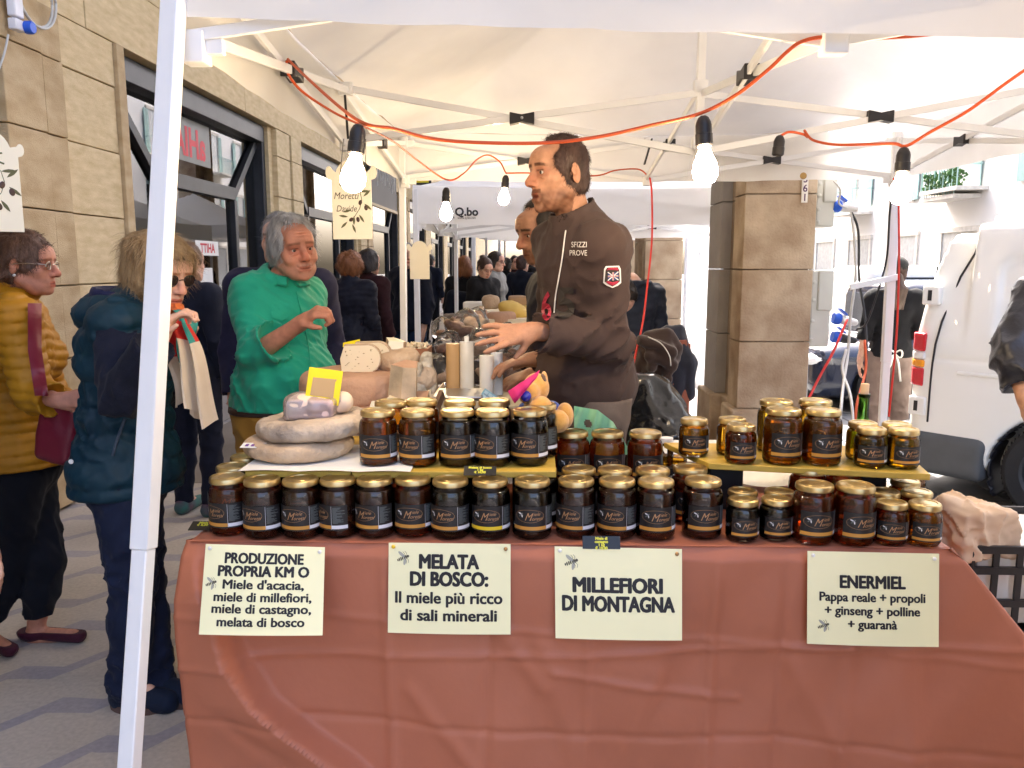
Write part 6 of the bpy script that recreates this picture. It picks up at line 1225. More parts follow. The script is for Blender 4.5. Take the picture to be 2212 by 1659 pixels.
    def hand(s, g, q, d, n, spread=.25, curl=.35, size=1.0, thumb=(.6, .5), curls=None, spreads=None):
        """d: where the fingers point, n: where the palm faces (person-local)"""
        w = s.J['wr' + q]; d = unit(d); n = unit(np.array(n) - d * float(np.dot(n, d))); sd = np.cross(d, n) * (1 if q == 'L' else -1); S = size * .95
        g.cap(w - d * .015, w + d * .03 * S, .026 * S, .027 * S, .015)
        ln = [(.044, .027, .021), (.049, .031, .022), (.045, .028, .021), (.035, .021, .019)]
        for i in range(4):
            lat = (1.5 - i) * .0195 * S; kn = w + d * (.088 - .004 * abs(i - 1)) * S + sd * lat; g.cap(w + d * .012 * S + sd * lat * .55, kn, .0155 * S, .0125 * S, .012)
            a = (1.5 - i) * spread * .5 if spreads is None else spreads[i]; dr = unit(d * math.cos(a) + sd * math.sin(a)); p = kn; c = curl if curls is None else curls[i]
            for j, L in enumerate(ln[i]): ang = c * (j + .6); v = unit(dr * math.cos(ang) + n * math.sin(ang)); e = p + v * L * S; g.cap(p, e, (.0112 - .0009 * j) * S, (.0104 - .0011 * j) * S, .004); p = e
        tb = w + d * .022 * S + sd * .024 * S; tv = unit(d * math.cos(thumb[0]) + sd * math.sin(thumb[0]) + n * thumb[1]); m_ = tb + tv * .042 * S; g.cap(w + d * .01 * S + sd * .01 * S, tb, .018 * S, .016 * S, .012); g.cap(tb, m_, .0145 * S, .0115 * S, .008); g.cap(m_, m_ + unit(tv + d * .35) * .032 * S, .0112 * S, .0088 * S, .004)
    def head(s, g, jaw=1.0, nose=1.0, ears=True, mouth_open=0.0, cheek=1.0, chin=1.0, age=0.0, smile=0.0):
        h = s.hs; E = lambda p, r, k=.02, op='add', rot=None: g.ell(s.hp(p), np.array(r) * h, k * h, op, s.Rh if rot is None else s.Rh @ rot); Cp = lambda a, b, ra, rb, k=.012, op='add': g.cap(s.hp(a), s.hp(b), ra * h, rb * h, k * h, op)
        E((0, .018 - (1 - s.skull) * .06, .03), (.0745, .094 * s.skull, .086), .02); E((0, -.025, -.03), (.062 * jaw, .07, .085), .03); E((0, -.045, -.07), (.048 * jaw, .048, .042), .03); E((0, -.078, -.1 * chin), (.021 * jaw, .017, .016), .02)
        for sg in (-1, 1): E((sg * .044, -.052, -.022), (.022 * cheek, .026, .022), .025); Cp((sg * .058 * jaw, .0, -.06), (sg * .03 * jaw, -.05, -.095), .016, .016, .03)
        Cp((-.034, -.075, .022), (.034, -.075, .022), .017, .017, .02); E((0, -.07, .05), (.05, .025, .03), .03)
        for sg in (-1, 1): E((sg * .032, -.104, .0), (.019, .016, .0115), .012, 'sub')
        Cp((0, -.088, .012), (0, -.113 - .006 * (nose - 1), -.03), .0085, .0135 * nose, .01); E((0, -.112, -.034), (.013 * nose, .012, .0105), .008)
        for sg in (-1, 1): E((sg * .013 * nose, -.1, -.037), (.0085, .011, .0085), .006)
        Cp((-.022, -.088, -.066), (.022, -.088, -.066), .0065, .0065, .008); Cp((0, -.098, -.0625), (0, -.098, -.0625), .006, .006, .012); Cp((-.016, -.09, -.079 - mouth_open), (.016, -.09, -.079 - mouth_open), .0075, .0075, .008)
        Cp((-.024, -.103, -.0715 - mouth_open * .5), (.024, -.103, -.0715 - mouth_open * .5), .0028 + mouth_open * .5, .0028 + mouth_open * .5, .004, 'sub')
        for sg in (-1, 1):        # lids
            Cp((sg * .020, -.088, .0065), (sg * .044, -.080, .006), .0058, .005, .006); Cp((sg * .021, -.086, -.0085), (sg * .043, -.079, -.008), .0045, .0045, .006)
        if age:
            for sg in (-1, 1):
                Cp((sg * .02, -.104, -.036), (sg * .031, -.092, -.062), .003 * age, .0024 * age, .006, 'sub'); E((sg * .031, -.083, -.0175), (.013, .008, .005 * age), .006); E((sg * .042 * jaw, -.045, -.080), (.016, .02, .013 * age), .02); Cp((sg * .018, -.094, -.02), (sg * .042, -.078, -.022), .0016 * age, .0016 * age, .006, 'sub')
            for zz in (.046, .058, .07): Cp((-.03, -.0965 + (zz - .046) * .45, zz), (.03, -.0965 + (zz - .046) * .45, zz), .0026 * age, .0026 * age, .004, 'sub')
        if smile:
            for sg in (-1, 1): Cp((sg * .02, -.096, -.0705), (sg * .030, -.088, -.0705 + .007 * smile), .0032, .0024, .004, 'sub'); E((sg * .045, -.068, -.04), (.018, .016, .014), .015)
        if ears:
            for sg in (-1, 1):
                ro = np.array(Matrix.Rotation(sg * .35, 3, 'Z') @ Matrix.Rotation(.2, 3, 'X'), np.float32); E((sg * .078, .014, -.006), (.0075, .020, .033), .006, 'add', ro); E((sg * .0850, .006, .002), (.0075, .0105, .019), .003, 'sub', ro); E((sg * .083, .0, -.012), (.009, .006, .008), .003, 'sub', ro)
        J = s.J; g.cap(s.hp((0, .025, -.05)), J['nb'] + V3(0, 0, -.03), .052 * h * (.88 if s.female else 1), .06 * s.bulk * (.88 if s.female else 1), .03)
    def body(s, skin, brow=(.25, .2, .17), lips=(.9, .55, .5), stubble=0.0, stub_c=(.35, .3, .28), hands=None, face=None, shrink=-.012, legs=True):
        g = s.grid(fine=(s.J['hd'] + s.Rh @ V3(0, -.03, -.02), (.10 * s.hs, .10 * s.hs, .125 * s.hs), max(.0032, s.res * .45))); s.torso(g, shrink)
        for q in 'LR': s.arm(g, q, -.004)
        if legs:
            s.legs(g, -.008)
            for q in 'LR': g.cap(s.J['an' + q], s.J['to' + q], .034, .024, .02)
        s.head(g, **(face or {}))
        for q, kw in (hands or {}).items(): s.hand(g, q, **kw)
        for q in 'LR':
            if q not in (hands or {}): s.hand(g, q, s.J['wr' + q] - s.J['el' + q], (-1 if q == 'L' else 1, 0, 0), curl=.3)
        hd, Rh, hs = s.J['hd'], s.Rh, s.hs; mo = (face or {}).get('mouth_open', 0.0)
        def colf(V):
            q = ((V - hd) @ Rh) / hs; C = np.ones((len(V), 3), np.float32); x, y, z = np.abs(q[:, 0]), q[:, 1], q[:, 2]
            inh = (np.abs(q) < np.array((.1, .16, .14))).all(1)
            def blend(m, c): C[:] = C * (1 - m[:, None]) + C * np.array(c) * m[:, None]
            sm = lambda v, a, b: np.clip((v - a) / (b - a), 0, 1)
            zb = .0245 - .001 * (x / .04) - .16 * np.maximum(0, x - .036)
            blend(inh * (1 - sm(np.abs(z - zb), .0035, .0065)) * (1 - sm(np.abs(x - .031), .019, .024)) * (y < -.05), brow)
            blend(inh * (1 - sm(np.abs(z + .0725), .009, .013)) * (1 - sm(x, .019, .025)) * (y < -.085), lips)
            blend(inh * (1 - sm(np.abs(z - .0055), .0012, .003)) * (1 - sm(np.abs(x - .032), .013, .016)) * (y < -.07), (.32, .25, .24))
            blend(inh * (1 - sm(np.abs(z + .0715 + mo * .5), .0015 + mo * .3, .0032 + mo * .4)) * (1 - sm(x, .020, .026)) * (y < -.08), (.38, .2, .18))  # shade painted into the parting of the lips
            blend(inh * (1 - sm(np.abs(z + .043), .002, .004)) * (1 - sm(np.abs(x - .010), .003, .006)) * (y < -.095), (.4, .28, .26))  # nostril shade painted dark
            blend(inh * (1 - sm(np.abs(z - .0), .012, .02)) * (1 - sm(np.abs(x - .032), .018, .026)) * (y < -.06), (.8, .68, .66))  # shading painted around and under the eyes
            blend(inh * sm(-y, .06, .115) * (1 - sm(np.abs(z + .03), .015, .03)) * (1 - sm(x, .012, .05)), (1.0, .82, .78))
            if stubble:
                m = inh * sm(-z, .045, .07) * (y < .02) + inh * (1 - sm(np.abs(z + .058), .004, .008)) * (x < .03) * (y < -.08); blend(np.clip(m * stubble * (.75 + .25 * noise3(q, 120, 3)), 0, 1), stub_c)
            return C
        s.bodyo = link('body', g.mesh('body', colf, 1), skin, s.root)
        eye = MB()
        for sg in (-1, 1):
            e = MB(); c = s.hp((sg * .0315, -.0765, .0)); e.ell(c, .0125 * hs, 14, 10); e.m = 1; gz = unit(s.Rh @ np.array((0, -1, -.12), np.float32)); e.ell(c + gz * .0085 * hs, .0062 * hs, 10, 8); link('eye', e.mesh('eye', smooth=180), [MATS['eye_white'], MATS['eye_dark']], s.root)
        return s
    def hair(s, m, style='short', h=None, vol=1.0, seed=1, amp=.004, freq=60, line=0.0, back=-.075, strands=0, extra=None, name='hair', slen=.035, wild=.25, lift=.25, droop=.05, flow=.0, swid=.0011):
        h = h or max(.004, s.res * .75); E = s.hp; hs = s.hs; c = E((0, .02, .0)); g = Sdf(c - .24 * hs - .02, c + .24 * hs + .02, h)
        EL = lambda p, r, k=.02, op='add': g.ell(E(p), np.array(r) * hs, k * hs, op, s.Rh)
        EL((0, .021 - (1 - s.skull) * .06, .032), (.0745 + .008 * vol, .094 * s.skull + .009 * vol, .086 + .01 * vol))
        if style == 'short': EL((0, .05 - (1 - s.skull) * .12, -.03), (.066 + .006 * vol, .062 + .006 * vol, .06), .02)
        if style == 'bob':
            for sg in (-1, 1): EL((sg * .05, .035, -.05), (.042 * vol, .06 * vol, .085), .03)
            EL((0, .07, -.05), (.07 * vol, .045 * vol, .085), .03)
        if style == 'curly': EL((0, .03, .02), (.12 * vol, .125 * vol, .12 * vol), .03)
        if style == 'wavy':
            for sg in (-1, 1): EL((sg * .055, .03, -.03), (.045, .065, .085), .03)
            EL((0, .085, -.03), (.085, .055, .095), .03); EL((0, .06, .05), (.085, .08, .065), .03); EL((0, -.045, .085), (.06, .045, .03), .02)
        if style == 'bun': EL((0, .09, .09), (.04, .04, .036), .01); EL((0, .05, -.03), (.068, .06, .05), .02)
        if style == 'tail': EL((0, .05, -.03), (.068, .06, .05), .02)
        if extra: extra(EL, g)
        g.disp(lambda P: amp * noise3(((P - s.J['hd']) @ s.Rh) * np.array((1.0, .55, .55)), freq, seed) + amp * .6 * noise3(((P - s.J['hd']) @ s.Rh) * np.array((1.2, .4, 1.0)), freq * 2.1, seed + 5))
        # hairline: take the face away
        L = line; EL((0, -.10, -.035 + L * .6), (.069, .085, .098 + L), .008, 'sub'); EL((0, -.13, -.08), (.13, .10, .1), .01, 'sub')
        for sg in (-1, 1):
            if style in ('short', 'bun', 'tail'): EL((sg * .09, .008, -.018), (.024, .028, .042), .006, 'sub')
            if L > .03: EL((sg * .045, -.075, .085), (.03, .05, .035), .01, 'sub')
        g.cut(E((0, .05, back)), s.Rh @ np.array((0, -.25, -1), np.float32))
        V, F = g.raw()
        if strands and len(V):
            rs = np.random.RandomState(seed); A = V[F[:, 1]] - V[F[:, 0]]; B = V[F[:, 3]] - V[F[:, 0]]; fn = np.cross(A, B); Nn = np.zeros_like(V)
            for c_ in range(4):
                for x in range(3): Nn[:, x] += np.bincount(F[:, c_], fn[:, x], len(V))
            Nn /= np.maximum(1e-9, np.linalg.norm(Nn, axis=1))[:, None]
            q = (V - s.J['hd']) @ s.Rh / hs; cand = np.arange(len(V)); i = rs.choice(cand, strands); P = V[i].copy(); nn = Nn[i]; ql = q[i]
            crown = np.array((0, .05, .12)); fl = ql - crown; fl[:, 2] -= .03; fl[:, 1] += flow; fl /= np.maximum(.02, np.linalg.norm(fl, axis=1))[:, None]; fl += rs.normal(size=fl.shape) * wild; fl = fl @ s.Rh.T
            L = (slen * rs.uniform(.5, 1.2, strands))[:, None]; VV, FF = [], []; W = np.cross(nn, fl); W /= np.maximum(1e-6, np.linalg.norm(W, axis=1))[:, None]; ns = 5; cur = rs.normal(size=fl.shape) * wild
            for j in range(ns + 1):
                t = fl - nn * (fl * nn).sum(1)[:, None]; t /= np.maximum(1e-6, np.linalg.norm(t, axis=1))[:, None]
                wd = swid * hs * (1 - .75 * j / ns); VV += [P - W * wd, P + W * wd]; P = P + (t + nn * lift * (1 if j < 2 else -.35) + cur * .35 * math.sin(j * 1.3)) * L / ns; fl = fl + np.array((0, 0, -droop))
            n = strands; VV = np.concatenate(VV); base = np.arange(n)
            for j in range(ns): a, b, c_, d = base + 2 * j * n, base + (2 * j + 1) * n, base + (2 * j + 3) * n, base + (2 * j + 2) * n; FF.append(np.stack([a, b, c_, d], 1))
            me0 = g.mesh(name, None, 1); V1 = np.empty(len(me0.vertices) * 3, np.float32); me0.vertices.foreach_get('co', V1); V1 = V1.reshape(-1, 3); bpy.data.meshes.remove(me0); me = np_mesh(name, np.concatenate([V1, VV]), np.concatenate([F, np.concatenate(FF) + len(V1)]))
            return link(name, me, m, s.root)
        o = link(name, g.mesh(name, None, 1), m, s.root)
        return o
    def top(s, m, t=.014, hem=.86, sleeve=1.0, sleeves='LR', collar=.03, fold=.006, ff=30, seed=1, quilt=None, name='jacket', h=None, cuff=.006, t2=None, open_neck=.0, flare=.0, extra=None, arm_t=None):
        g = s.grid(lo=(-9, -9, hem * s.k - .03), h=h); s.torso(g, t); J = s.J; at = t if arm_t is None else arm_t
        g.cap(J['pel'] + V3(0, 0, .02), J['pel'] + V3(0, 0, (hem - .95) * s.k - .02), .15 * s.bulk + t + s.belly * .3 + flare, .15 * s.bulk + t + s.belly * .2 + flare, .05)
        for q in sleeves: s.arm(g, q, at, sleeve, t2=at + cuff if t2 is None else t2)
        if collar: up = unit(J['hd'] - J['nb']); g.cap(J['nb'] - up * .03, J['nb'] + up * collar, .075 * s.bulk + t * .5, .070 * s.bulk + t * .4, .025)
        if extra: extra(g)
        def dsp(P):
            o = np.zeros(len(P), np.float32)
            w = np.ones(len(P), np.float32) * .45
            for q in sleeves: w += 1.0 * np.exp(-(np.linalg.norm(P - J['el' + q], axis=1) / .11) ** 2) + .5 * np.exp(-(np.linalg.norm(P - J['sh' + q], axis=1) / .12) ** 2)
            w += .7 * np.exp(-((P[:, 2] - J['bel'][2]) / .1) ** 2)
            n1 = noise3(P * np.array((1, 1, .75)), ff, seed); n2 = noise3(P * np.array((.8, .8, 1.1)), ff * .55, seed + 9); o += fold * w * (np.sqrt(np.abs(n1)) * 1.7 - 1.0) + fold * .8 * w * (np.abs(n2) - .4) + fold * .2 * noise3(P, ff * 2.4, seed + 3)
            if quilt:
                per, am = quilt; z = P[:, 2] + .012 * np.sin(P[:, 0] * 14) + .1 * P[:, 1] * 0; o += am * (1 - np.abs(np.sin(z * math.pi / per)) ** .5) - am * .5; o += am * .22 * noise3(P * np.array((1, 1, .35)), 70, seed + 7) * (1 - np.abs(np.sin(z * math.pi / per)) * .5)
            return o
        g.disp(dsp, .05)
        up = unit(J['hd'] - J['nb']); g.cap(J['nb'] - up * .02, J['nb'] + up * .25, .056 * s.bulk + open_neck, .062 * s.bulk + open_neck, .004, 'sub'); g.cut((0, 0, hem * s.k), (0, 0, -1))
        g.near_cut(J['nb'] + up * (collar + .004), unit(V3(0, -.45, 1)), J['nb'], .125 * s.bulk + t)
        for q in sleeves:
            e = J['el' + q] + (J['wr' + q] - J['el' + q]) * sleeve; d = unit(J['wr' + q] - J['el' + q]); g.cap(e + d * .035, e + d * .1, .06 + at, .06 + at, 0, 'sub'); g.cap(e - d * .02, e + d * .1, .030 * s.bulk + at * .3, .03 * s.bulk + at * .3, 0, 'sub')
        s.topg = g; o = link(name, g.mesh(name, None, 1), m, s.root); return o
    def pants(s, m, t=.012, waist=1.02, cuff=.07, t2=.02, fold=.005, seed=2, name='trousers', h=None):
        g = s.grid(hi=(9, 9, waist * s.k + .03), h=h); J = s.J; b = s.bulk; g.ell(J['pel'], ((.172 if s.female else .16) * b + t + s.belly * .2, (.125 if s.female else .115) * b + t + s.belly * .25, .13 * s.k + t), .04); g.cap(J['pel'], J['bel'], .125 * b + t, .12 * b + t + s.belly * .3, .04); s.legs(g, t, t2)
        g.disp(lambda P: fold * (np.sqrt(np.abs(noise3(P * np.array((1, 1, .9)), 26, seed))) * 1.5 - .9) * (1 + 1.2 * np.exp(-((P[:, 2] - .5 * s.k) / .1) ** 2) + 1.2 * np.exp(-((P[:, 2] - .12 * s.k) / .08) ** 2)), .04)
        g.cut((0, 0, waist * s.k), (0, 0, 1)); g.cut((0, 0, cuff * s.k), (0, 0, -1)); return link(name, g.mesh(name, None, 1), m, s.root)
    def shoes(s, m, t=.008, high=.07, name='shoe', sole=None):
        for q in 'LR':
            a, b = s.J['an' + q], s.J['to' + q]; g = Sdf(np.minimum(a, b) - .08, np.maximum(a, b) + .08, max(.006, s.res * .8)); d = unit((b - a) * V3(1, 1, 0)); hl = a * V3(1, 1, 0) + V3(0, 0, .04) - d * .025
            g.cap(hl, b + d * .02, .036 + t, .028 + t, .02); g.cap(hl, a + V3(0, 0, .01), .036 + t, .036 + t, .02); g.cut((0, 0, high * s.k + .03), (0, 0, 1)); g.cut((0, 0, .002), (0, 0, -1)); o = link(name, g.mesh(name, None, 1), m, s.root)
            if sole: k = MB(); e = MB(); pr = [hl - d * .045 + V3(0, 0, -.03)]; sd = np.cross(d, V3(0, 0, 1)); L = float(np.linalg.norm((b - hl)[:2])) + .045; P_ = [(hl + d * (L * (.5 - .5 * math.cos(a_)) * 1.12 - .055) + sd * (.058 * math.sin(a_))) for a_ in np.linspace(0, 6.283, 20)[:-1]]; e.add([V3(p[0], p[1], z) for z in (0.0, .024) for p in P_], [tuple(range(19))[::-1], tuple(range(19, 38))] + [(i, (i + 1) % 19, (i + 1) % 19 + 19, i + 19) for i in range(19)]); link('sole', e.mesh('sole'), sole, o)
    def glasses(s, m, dark=None, r=.02):
        e = MB()
        for sg in (-1, 1):
            c = [s.hp((sg * .034 + r * math.cos(a), -.099 + .004 * abs(math.cos(a)), .0 + r * .8 * math.sin(a))) for a in np.linspace(0, 6.283, 18)]; e.tube(c, .0016, 6, False)
            e.tube([s.hp((sg * .054, -.094, .004)), s.hp((sg * .078, -.04, .006)), s.hp((sg * .08, .01, .002)), s.hp((sg * .079, .03, -.012))], .0018 if dark is None else .003, 6)
        e.tube([s.hp((-.013, -.102, .004)), s.hp((0, -.105, .007)), s.hp((.013, -.102, .004))], .0016, 6); o = link('glasses', e.mesh('glasses'), m, s.root)
        for sg in (-1, 1):
            l = MB(); l.add([s.hp((sg * .034 + r * math.cos(a), -.0995 + .004 * abs(math.cos(a)), r * .8 * math.sin(a))) for a in np.linspace(0, 6.283, 19)[:-1]], [tuple(range(18))]); link('lens', l.mesh('lens', smooth=0), dark or MATS['lens_clear'], s.root)
mat('eye_white', (.48, .44, .41), .25, var=.03); mat('eye_dark', (.03, .018, .012), .1, var=.1); film_mat('lens_clear', (.95, .95, .95), 1.5, .02)
m_gold2 = mat('thin_metal', (.45, .4, .33), .3, metal=1.0); m_darklens = mat('dark_lens', (.008, .008, .01), .08, spec=.8); m_belt = mat('belt_leather', (.035, .018, .012), .5)
sk_a = skin_mat('olive', (.56, .31, .20)); sk_r = skin_mat('ruddy', (.47, .205, .13)); sk_v = skin_mat('tanned', (.40, .205, .125)); sk_p = skin_mat('pale', (.62, .37, .27))
h_dark = hairm('dark', (.012, .009, .008), (.035, .025, .02)); h_brown = hairm('brown', (.06, .03, .018), (.13, .065, .035)); h_grey = hairm('grey', (.12, .12, .125), (.36, .36, .37)); h_blond = hairm('blond', (.20, .12, .055), (.45, .31, .16)); h_aub = hairm('auburn', (.16, .055, .02), (.3, .12, .045)); h_dkbr = hairm('darkbrown', (.035, .018, .014), (.075, .04, .03))
# ---- the tall vendor behind the honey table
def WP(x, y, Y): return PY(x, y, Y)
vh = R(-58)
p0 = PY(1248, 470, 2.50)
V = Person('tall vendor in brown zip sweatshirt speaking to the left, hand out over the counter', (p0.x - .01, 2.50), vh, H=1.90, bulk=.86, head_yaw=R(-5), head_pitch=R(2), res=.006, head_s=.895,
    W=dict(nb=PY(1250, 497, 2.52), hd=PY(1210, 374, 2.46), shL=PY(1304, 537, 2.38), shR=PY(1200, 525, 2.66), elL=PY(1320, 738, 2.40), wrL=PY(1152, 716, 2.26), elR=PY(1200, 750, 2.80), wrR=PY(1160, 775, 2.66), che=PY(1255, 600, 2.52), bel=PY(1258, 720, 2.53), pel=PY(1262, 830, 2.55)))
dl = V.Rz.T; V.skull = .82
V.body(sk_v, brow=(.22, .17, .14), stubble=1.0, stub_c=(.27, .2, .17), lips=(.85, .55, .5), face=dict(jaw=.85, nose=1.0, mouth_open=.007, chin=1.1, age=.6, cheek=.9),
    hands=dict(L=dict(d=dl @ V3(-1, -.4, -.1), n=dl @ V3(-.1, .75, -.65), curls=(.06, .10, .16, .22), spreads=(.22, .02, -.2, -.42), size=.95, thumb=(.75, .75)), R=dict(d=dl @ V3(-1, -.1, -.15), n=dl @ V3(0, 0, -1), curl=.35)))
V.hair(h_dkbr, 'short', vol=.85, line=.048, back=-.085, amp=.0035, freq=75, seed=3, strands=4200, slen=.024, wild=.6, lift=.22, swid=.0009)
m_sweat = fabric('brown_sweat', (.045, .028, .025), (.066, .044, .039), vs=5)
V.top(m_sweat, t=.016, hem=.985, sleeve=1.0, collar=.075, fold=.010, ff=30, seed=4, name='sweatshirt', cuff=.012, open_neck=.012, flare=.01)
V.pants(fabric('grey_trousers', (.13, .10, .085)), waist=1.03)
V.shoes(fabric('black_shoe', (.015, .015, .015), rough=.5))
m_wthread = mat('white_thread', (.7, .68, .66), .7); m_patchred = mat('patch_red', (.35, .02, .05), .8); m_patchblue = mat('patch_blue', (.03, .05, .16), .8); m_patchblk = mat('patch_dark', (.03, .024, .02), .9)
def on_cloth(person, _, Y0, Y1):
    """drop image points onto the garment's implicit surface, d proud of the cloth"""
    g = person.topg; hi = np.array(g.D.shape) - 2
    def val(P):
        q = ((P - person.pos) @ person.Rz - g.lo) / g.h; ok = ((q >= 0) & (q <= hi)).all(1); q = np.clip(q, 0, hi); i = q.astype(int); f = q - i; v = 0
        for a in (0, 1):
            for b in (0, 1):
                for c in (0, 1): v = v + g.D[i[:, 0] + a, i[:, 1] + b, i[:, 2] + c] * (f[:, 0] if a else 1 - f[:, 0]) * (f[:, 1] if b else 1 - f[:, 1]) * (f[:, 2] if c else 1 - f[:, 2])
        return np.where(ok, v, 1.0)
    def f(x, y, d=.003):
        a, b = np.array(PY(x, y, Y0)), np.array(PY(x, y, Y1)); T = np.linspace(0, 1, 220); dv = val(a + (b - a) * T[:, None]) - d; k = int(np.argmax(dv < 0))
        if k == 0: return Vector((a + b) / 2)
        t = T[k - 1] + (T[k] - T[k - 1]) * dv[k - 1] / (dv[k - 1] - dv[k]); return Vector(a + (b - a) * t)
    return f
oc = on_cloth(V, None, 2.0, 2.9)
s = MB(); s.tube([oc(p_.x, p_.y, .005) for p_ in spline([(1222, 498, 0), (1219, 520, 0), (1214, 560, 0), (1207, 600, 0), (1200, 640, 0), (1197, 676, 0)], 8)], .0022, 5, False); link('zip', s.mesh('zip', None), m_wthread, None); zo = bpy.data.objects['zip']
def attach(o, person): o.parent = person.root; o.matrix_parent_inverse = (Matrix.Translation(person.root.location) @ Matrix.Rotation(person.root.rotation_euler.z, 4, 'Z')).inverted(); return o
attach(zo, V)
def patch_text(nm, body, px, py, size, m_, bold=.0, sx=1.0, per=V, f=None, shear=0.0):
    s = MB(); f = f or oc; text_mesh(body, size, s, lambda x, y: f(px + x * sx, py - y, .007), bold=bold, shear=shear); return attach(link(nm, s.mesh(nm, smooth=0), m_, None), per)
patch_text('chest_lettering', 'SFIZZI', 1251, 534, 17, m_wthread, sx=.75); patch_text('chest_lettering', 'PROVE', 1249, 552, 17, m_wthread, sx=.75)
patch_text('number_patch', '5', 1222, 684, 88, m_patchblk, bold=3.0); patch_text('number_patch', '6', 1180, 690, 84, m_patchred, bold=2.0, sx=.55)
def poly_patch(nm, pts, m_, d=.004, per=V, f=None):
    s = MB(); f = f or oc; n = len(pts); c = (sum(p[0] for p in pts) / n, sum(p[1] for p in pts) / n); V_ = [f(*c, d)] + [f(*p, d) for p in pts]; s.add(V_, [(0, 1 + i, 1 + (i + 1) % n) for i in range(n)]); return attach(link(nm, s.mesh(nm, smooth=0), m_, None), per)
def rr(x0, x1, y0, y1, b=6): return [(x0, y0 + b), (x0 + b * .6, y0), (x1 - b * .6, y0 - 1), (x1, y0 + b), (x1 + 1, y1 - b), (x1 - b, y1), ((x0 + x1) / 2, y1 + 5), (x0 + b, y1), (x0 - 2, y1 - b)]
poly_patch('sleeve_badge', rr(1305, 1341, 575, 617), m_wthread, .006); poly_patch('sleeve_badge_field', rr(1308, 1338, 578, 614), m_patchblk, .008); poly_patch('sleeve_badge_top', [(1310, 584), (1314, 579), (1333, 578), (1337, 584)], m_patchred, .009); poly_patch('sleeve_badge_base', [(1309, 608), (1337, 607), (1333, 613), (1323, 617), (1313, 613)], m_patchred, .009)
fx0, fx1, fy0, fy1 = 1313, 1336, 588, 606
poly_patch('flag_field', [(fx0, fy0), (fx1, fy0 - 1), (fx1, fy1 - 1), (fx0, fy1)], m_patchblue, .009)
for a, b, w_, m_, d in ((((fx0, fy0), (fx1, fy1 - 1)), None, 2.2, m_wthread, .010), (((fx0, fy1), (fx1, fy0 - 1)), None, 2.2, m_wthread, .010), (((fx0, 597), (fx1, 596)), None, 3.2, m_wthread, .011), (((1324.5, fy0), (1324.5, fy1)), None, 3.2, m_wthread, .011), (((fx0, 597), (fx1, 596)), None, 1.6, m_patchred, .012), (((1324.5, fy0), (1324.5, fy1)), None, 1.6, m_patchred, .012)):
    (x0, y0), (x1, y1) = a; L = math.hypot(x1 - x0, y1 - y0); nx, ny = -(y1 - y0) / L * w_ / 2, (x1 - x0) / L * w_ / 2; poly_patch('flag_stripe', [(x0 + nx, y0 + ny), (x1 + nx, y1 + ny), (x1 - nx, y1 - ny), (x0 - nx, y0 - ny)], m_, d)
# ---- second vendor behind him, bent over the counter
p0 = PY(1200, 640, 3.05)
B = Person('second vendor with receding dark hair looking down behind the tall vendor', (p0.x, 3.05), R(-62), H=1.74, bulk=.95, head_yaw=R(2), head_pitch=R(16), res=.008, head_s=.97,
    W=dict(nb=PY(1218, 575, 3.08), hd=PY(1172, 497, 3.03), shL=PY(1262, 640, 2.96), shR=PY(1180, 630, 3.2), elL=PY(1235, 790, 2.9), wrL=PY(1160, 805, 2.85), elR=PY(1160, 800, 3.2), wrR=PY(1100, 790, 3.05), che=PY(1215, 680, 3.07)))
B.skull = .93
B.body(sk_v, brow=(.15, .12, .1), stubble=.9, stub_c=(.4, .34, .31), lips=(.85, .65, .6), face=dict(nose=1.1, age=.6), hands=dict(L=dict(d=B.Rz.T @ V3(-1, -.2, -.3), n=B.Rz.T @ V3(0, .3, -1), curl=.4)))
B.hair(h_dark, 'short', vol=.8, line=.05, amp=.003, seed=7, strands=1600, slen=.03, wild=.3)
B.top(fabric('dark_navy_top', (.016, .014, .022)), t=.016, hem=.88, name='jacket', seed=8); B.pants(fabric('black_trousers', (.015, .015, .017))); B.shoes(fabric('black_shoe', (.015, .015, .015), rough=.5))

# ---- man in the green shirt
p0 = PY(612, 640, 3.1)
G = Person('stout grey-haired man in a green shirt, fist raised, beside the cheeses', (p0.x - .02, 3.12), R(36), H=1.735, bulk=1.05, belly=.11, head_yaw=R(2), head_pitch=R(4), head_roll=R(-7), res=.0065, head_s=.99,
    W=dict(nb=PY(610, 602, 3.14), hd=PY(634, 536, 3.08), shR=PY(543, 640, 3.05), shL=PY(660, 640, 3.25), elR=PY(556, 762, 2.94), wrR=PY(650, 698, 2.86), elL=PY(668, 790, 3.36), wrL=PY(650, 880, 3.36)))
dg = G.Rz.T
G.body(sk_r, brow=(.5, .46, .44), lips=(.88, .68, .64), stubble=.8, stub_c=(.86, .98, 1.08), face=dict(jaw=.97, nose=1.12, cheek=1.05, age=.9, smile=.8, chin=1.05), hands=dict(R=dict(d=dg @ V3(.75, -.25, .5), n=dg @ V3(.5, .4, -.8), curls=(1.2, 1.25, 1.3, 1.35), spread=.05, size=1.0, thumb=(.5, .9))))
def gx(EL, g): 
    for sg in (-1, 1): EL((sg * .06, .032, -.005), (.029, .046, .047), .02)
    EL((0, .08, -.02), (.07, .045, .06), .02); EL((0, .01, .075), (.075, .085, .055), .02)
G.hair(hairm('silver', (.20, .20, .20), (.52, .52, .52)), 'plain', vol=1.0, line=.052, back=-.062, amp=.004, freq=60, seed=9, strands=4200, slen=.055, wild=.22, lift=.12, extra=gx, flow=.05, swid=.0009)
m_greenshirt = fabric('green_shirt', (.010, .27, .165), (.015, .33, .20), rough=.7, sheen=.15, vs=5)
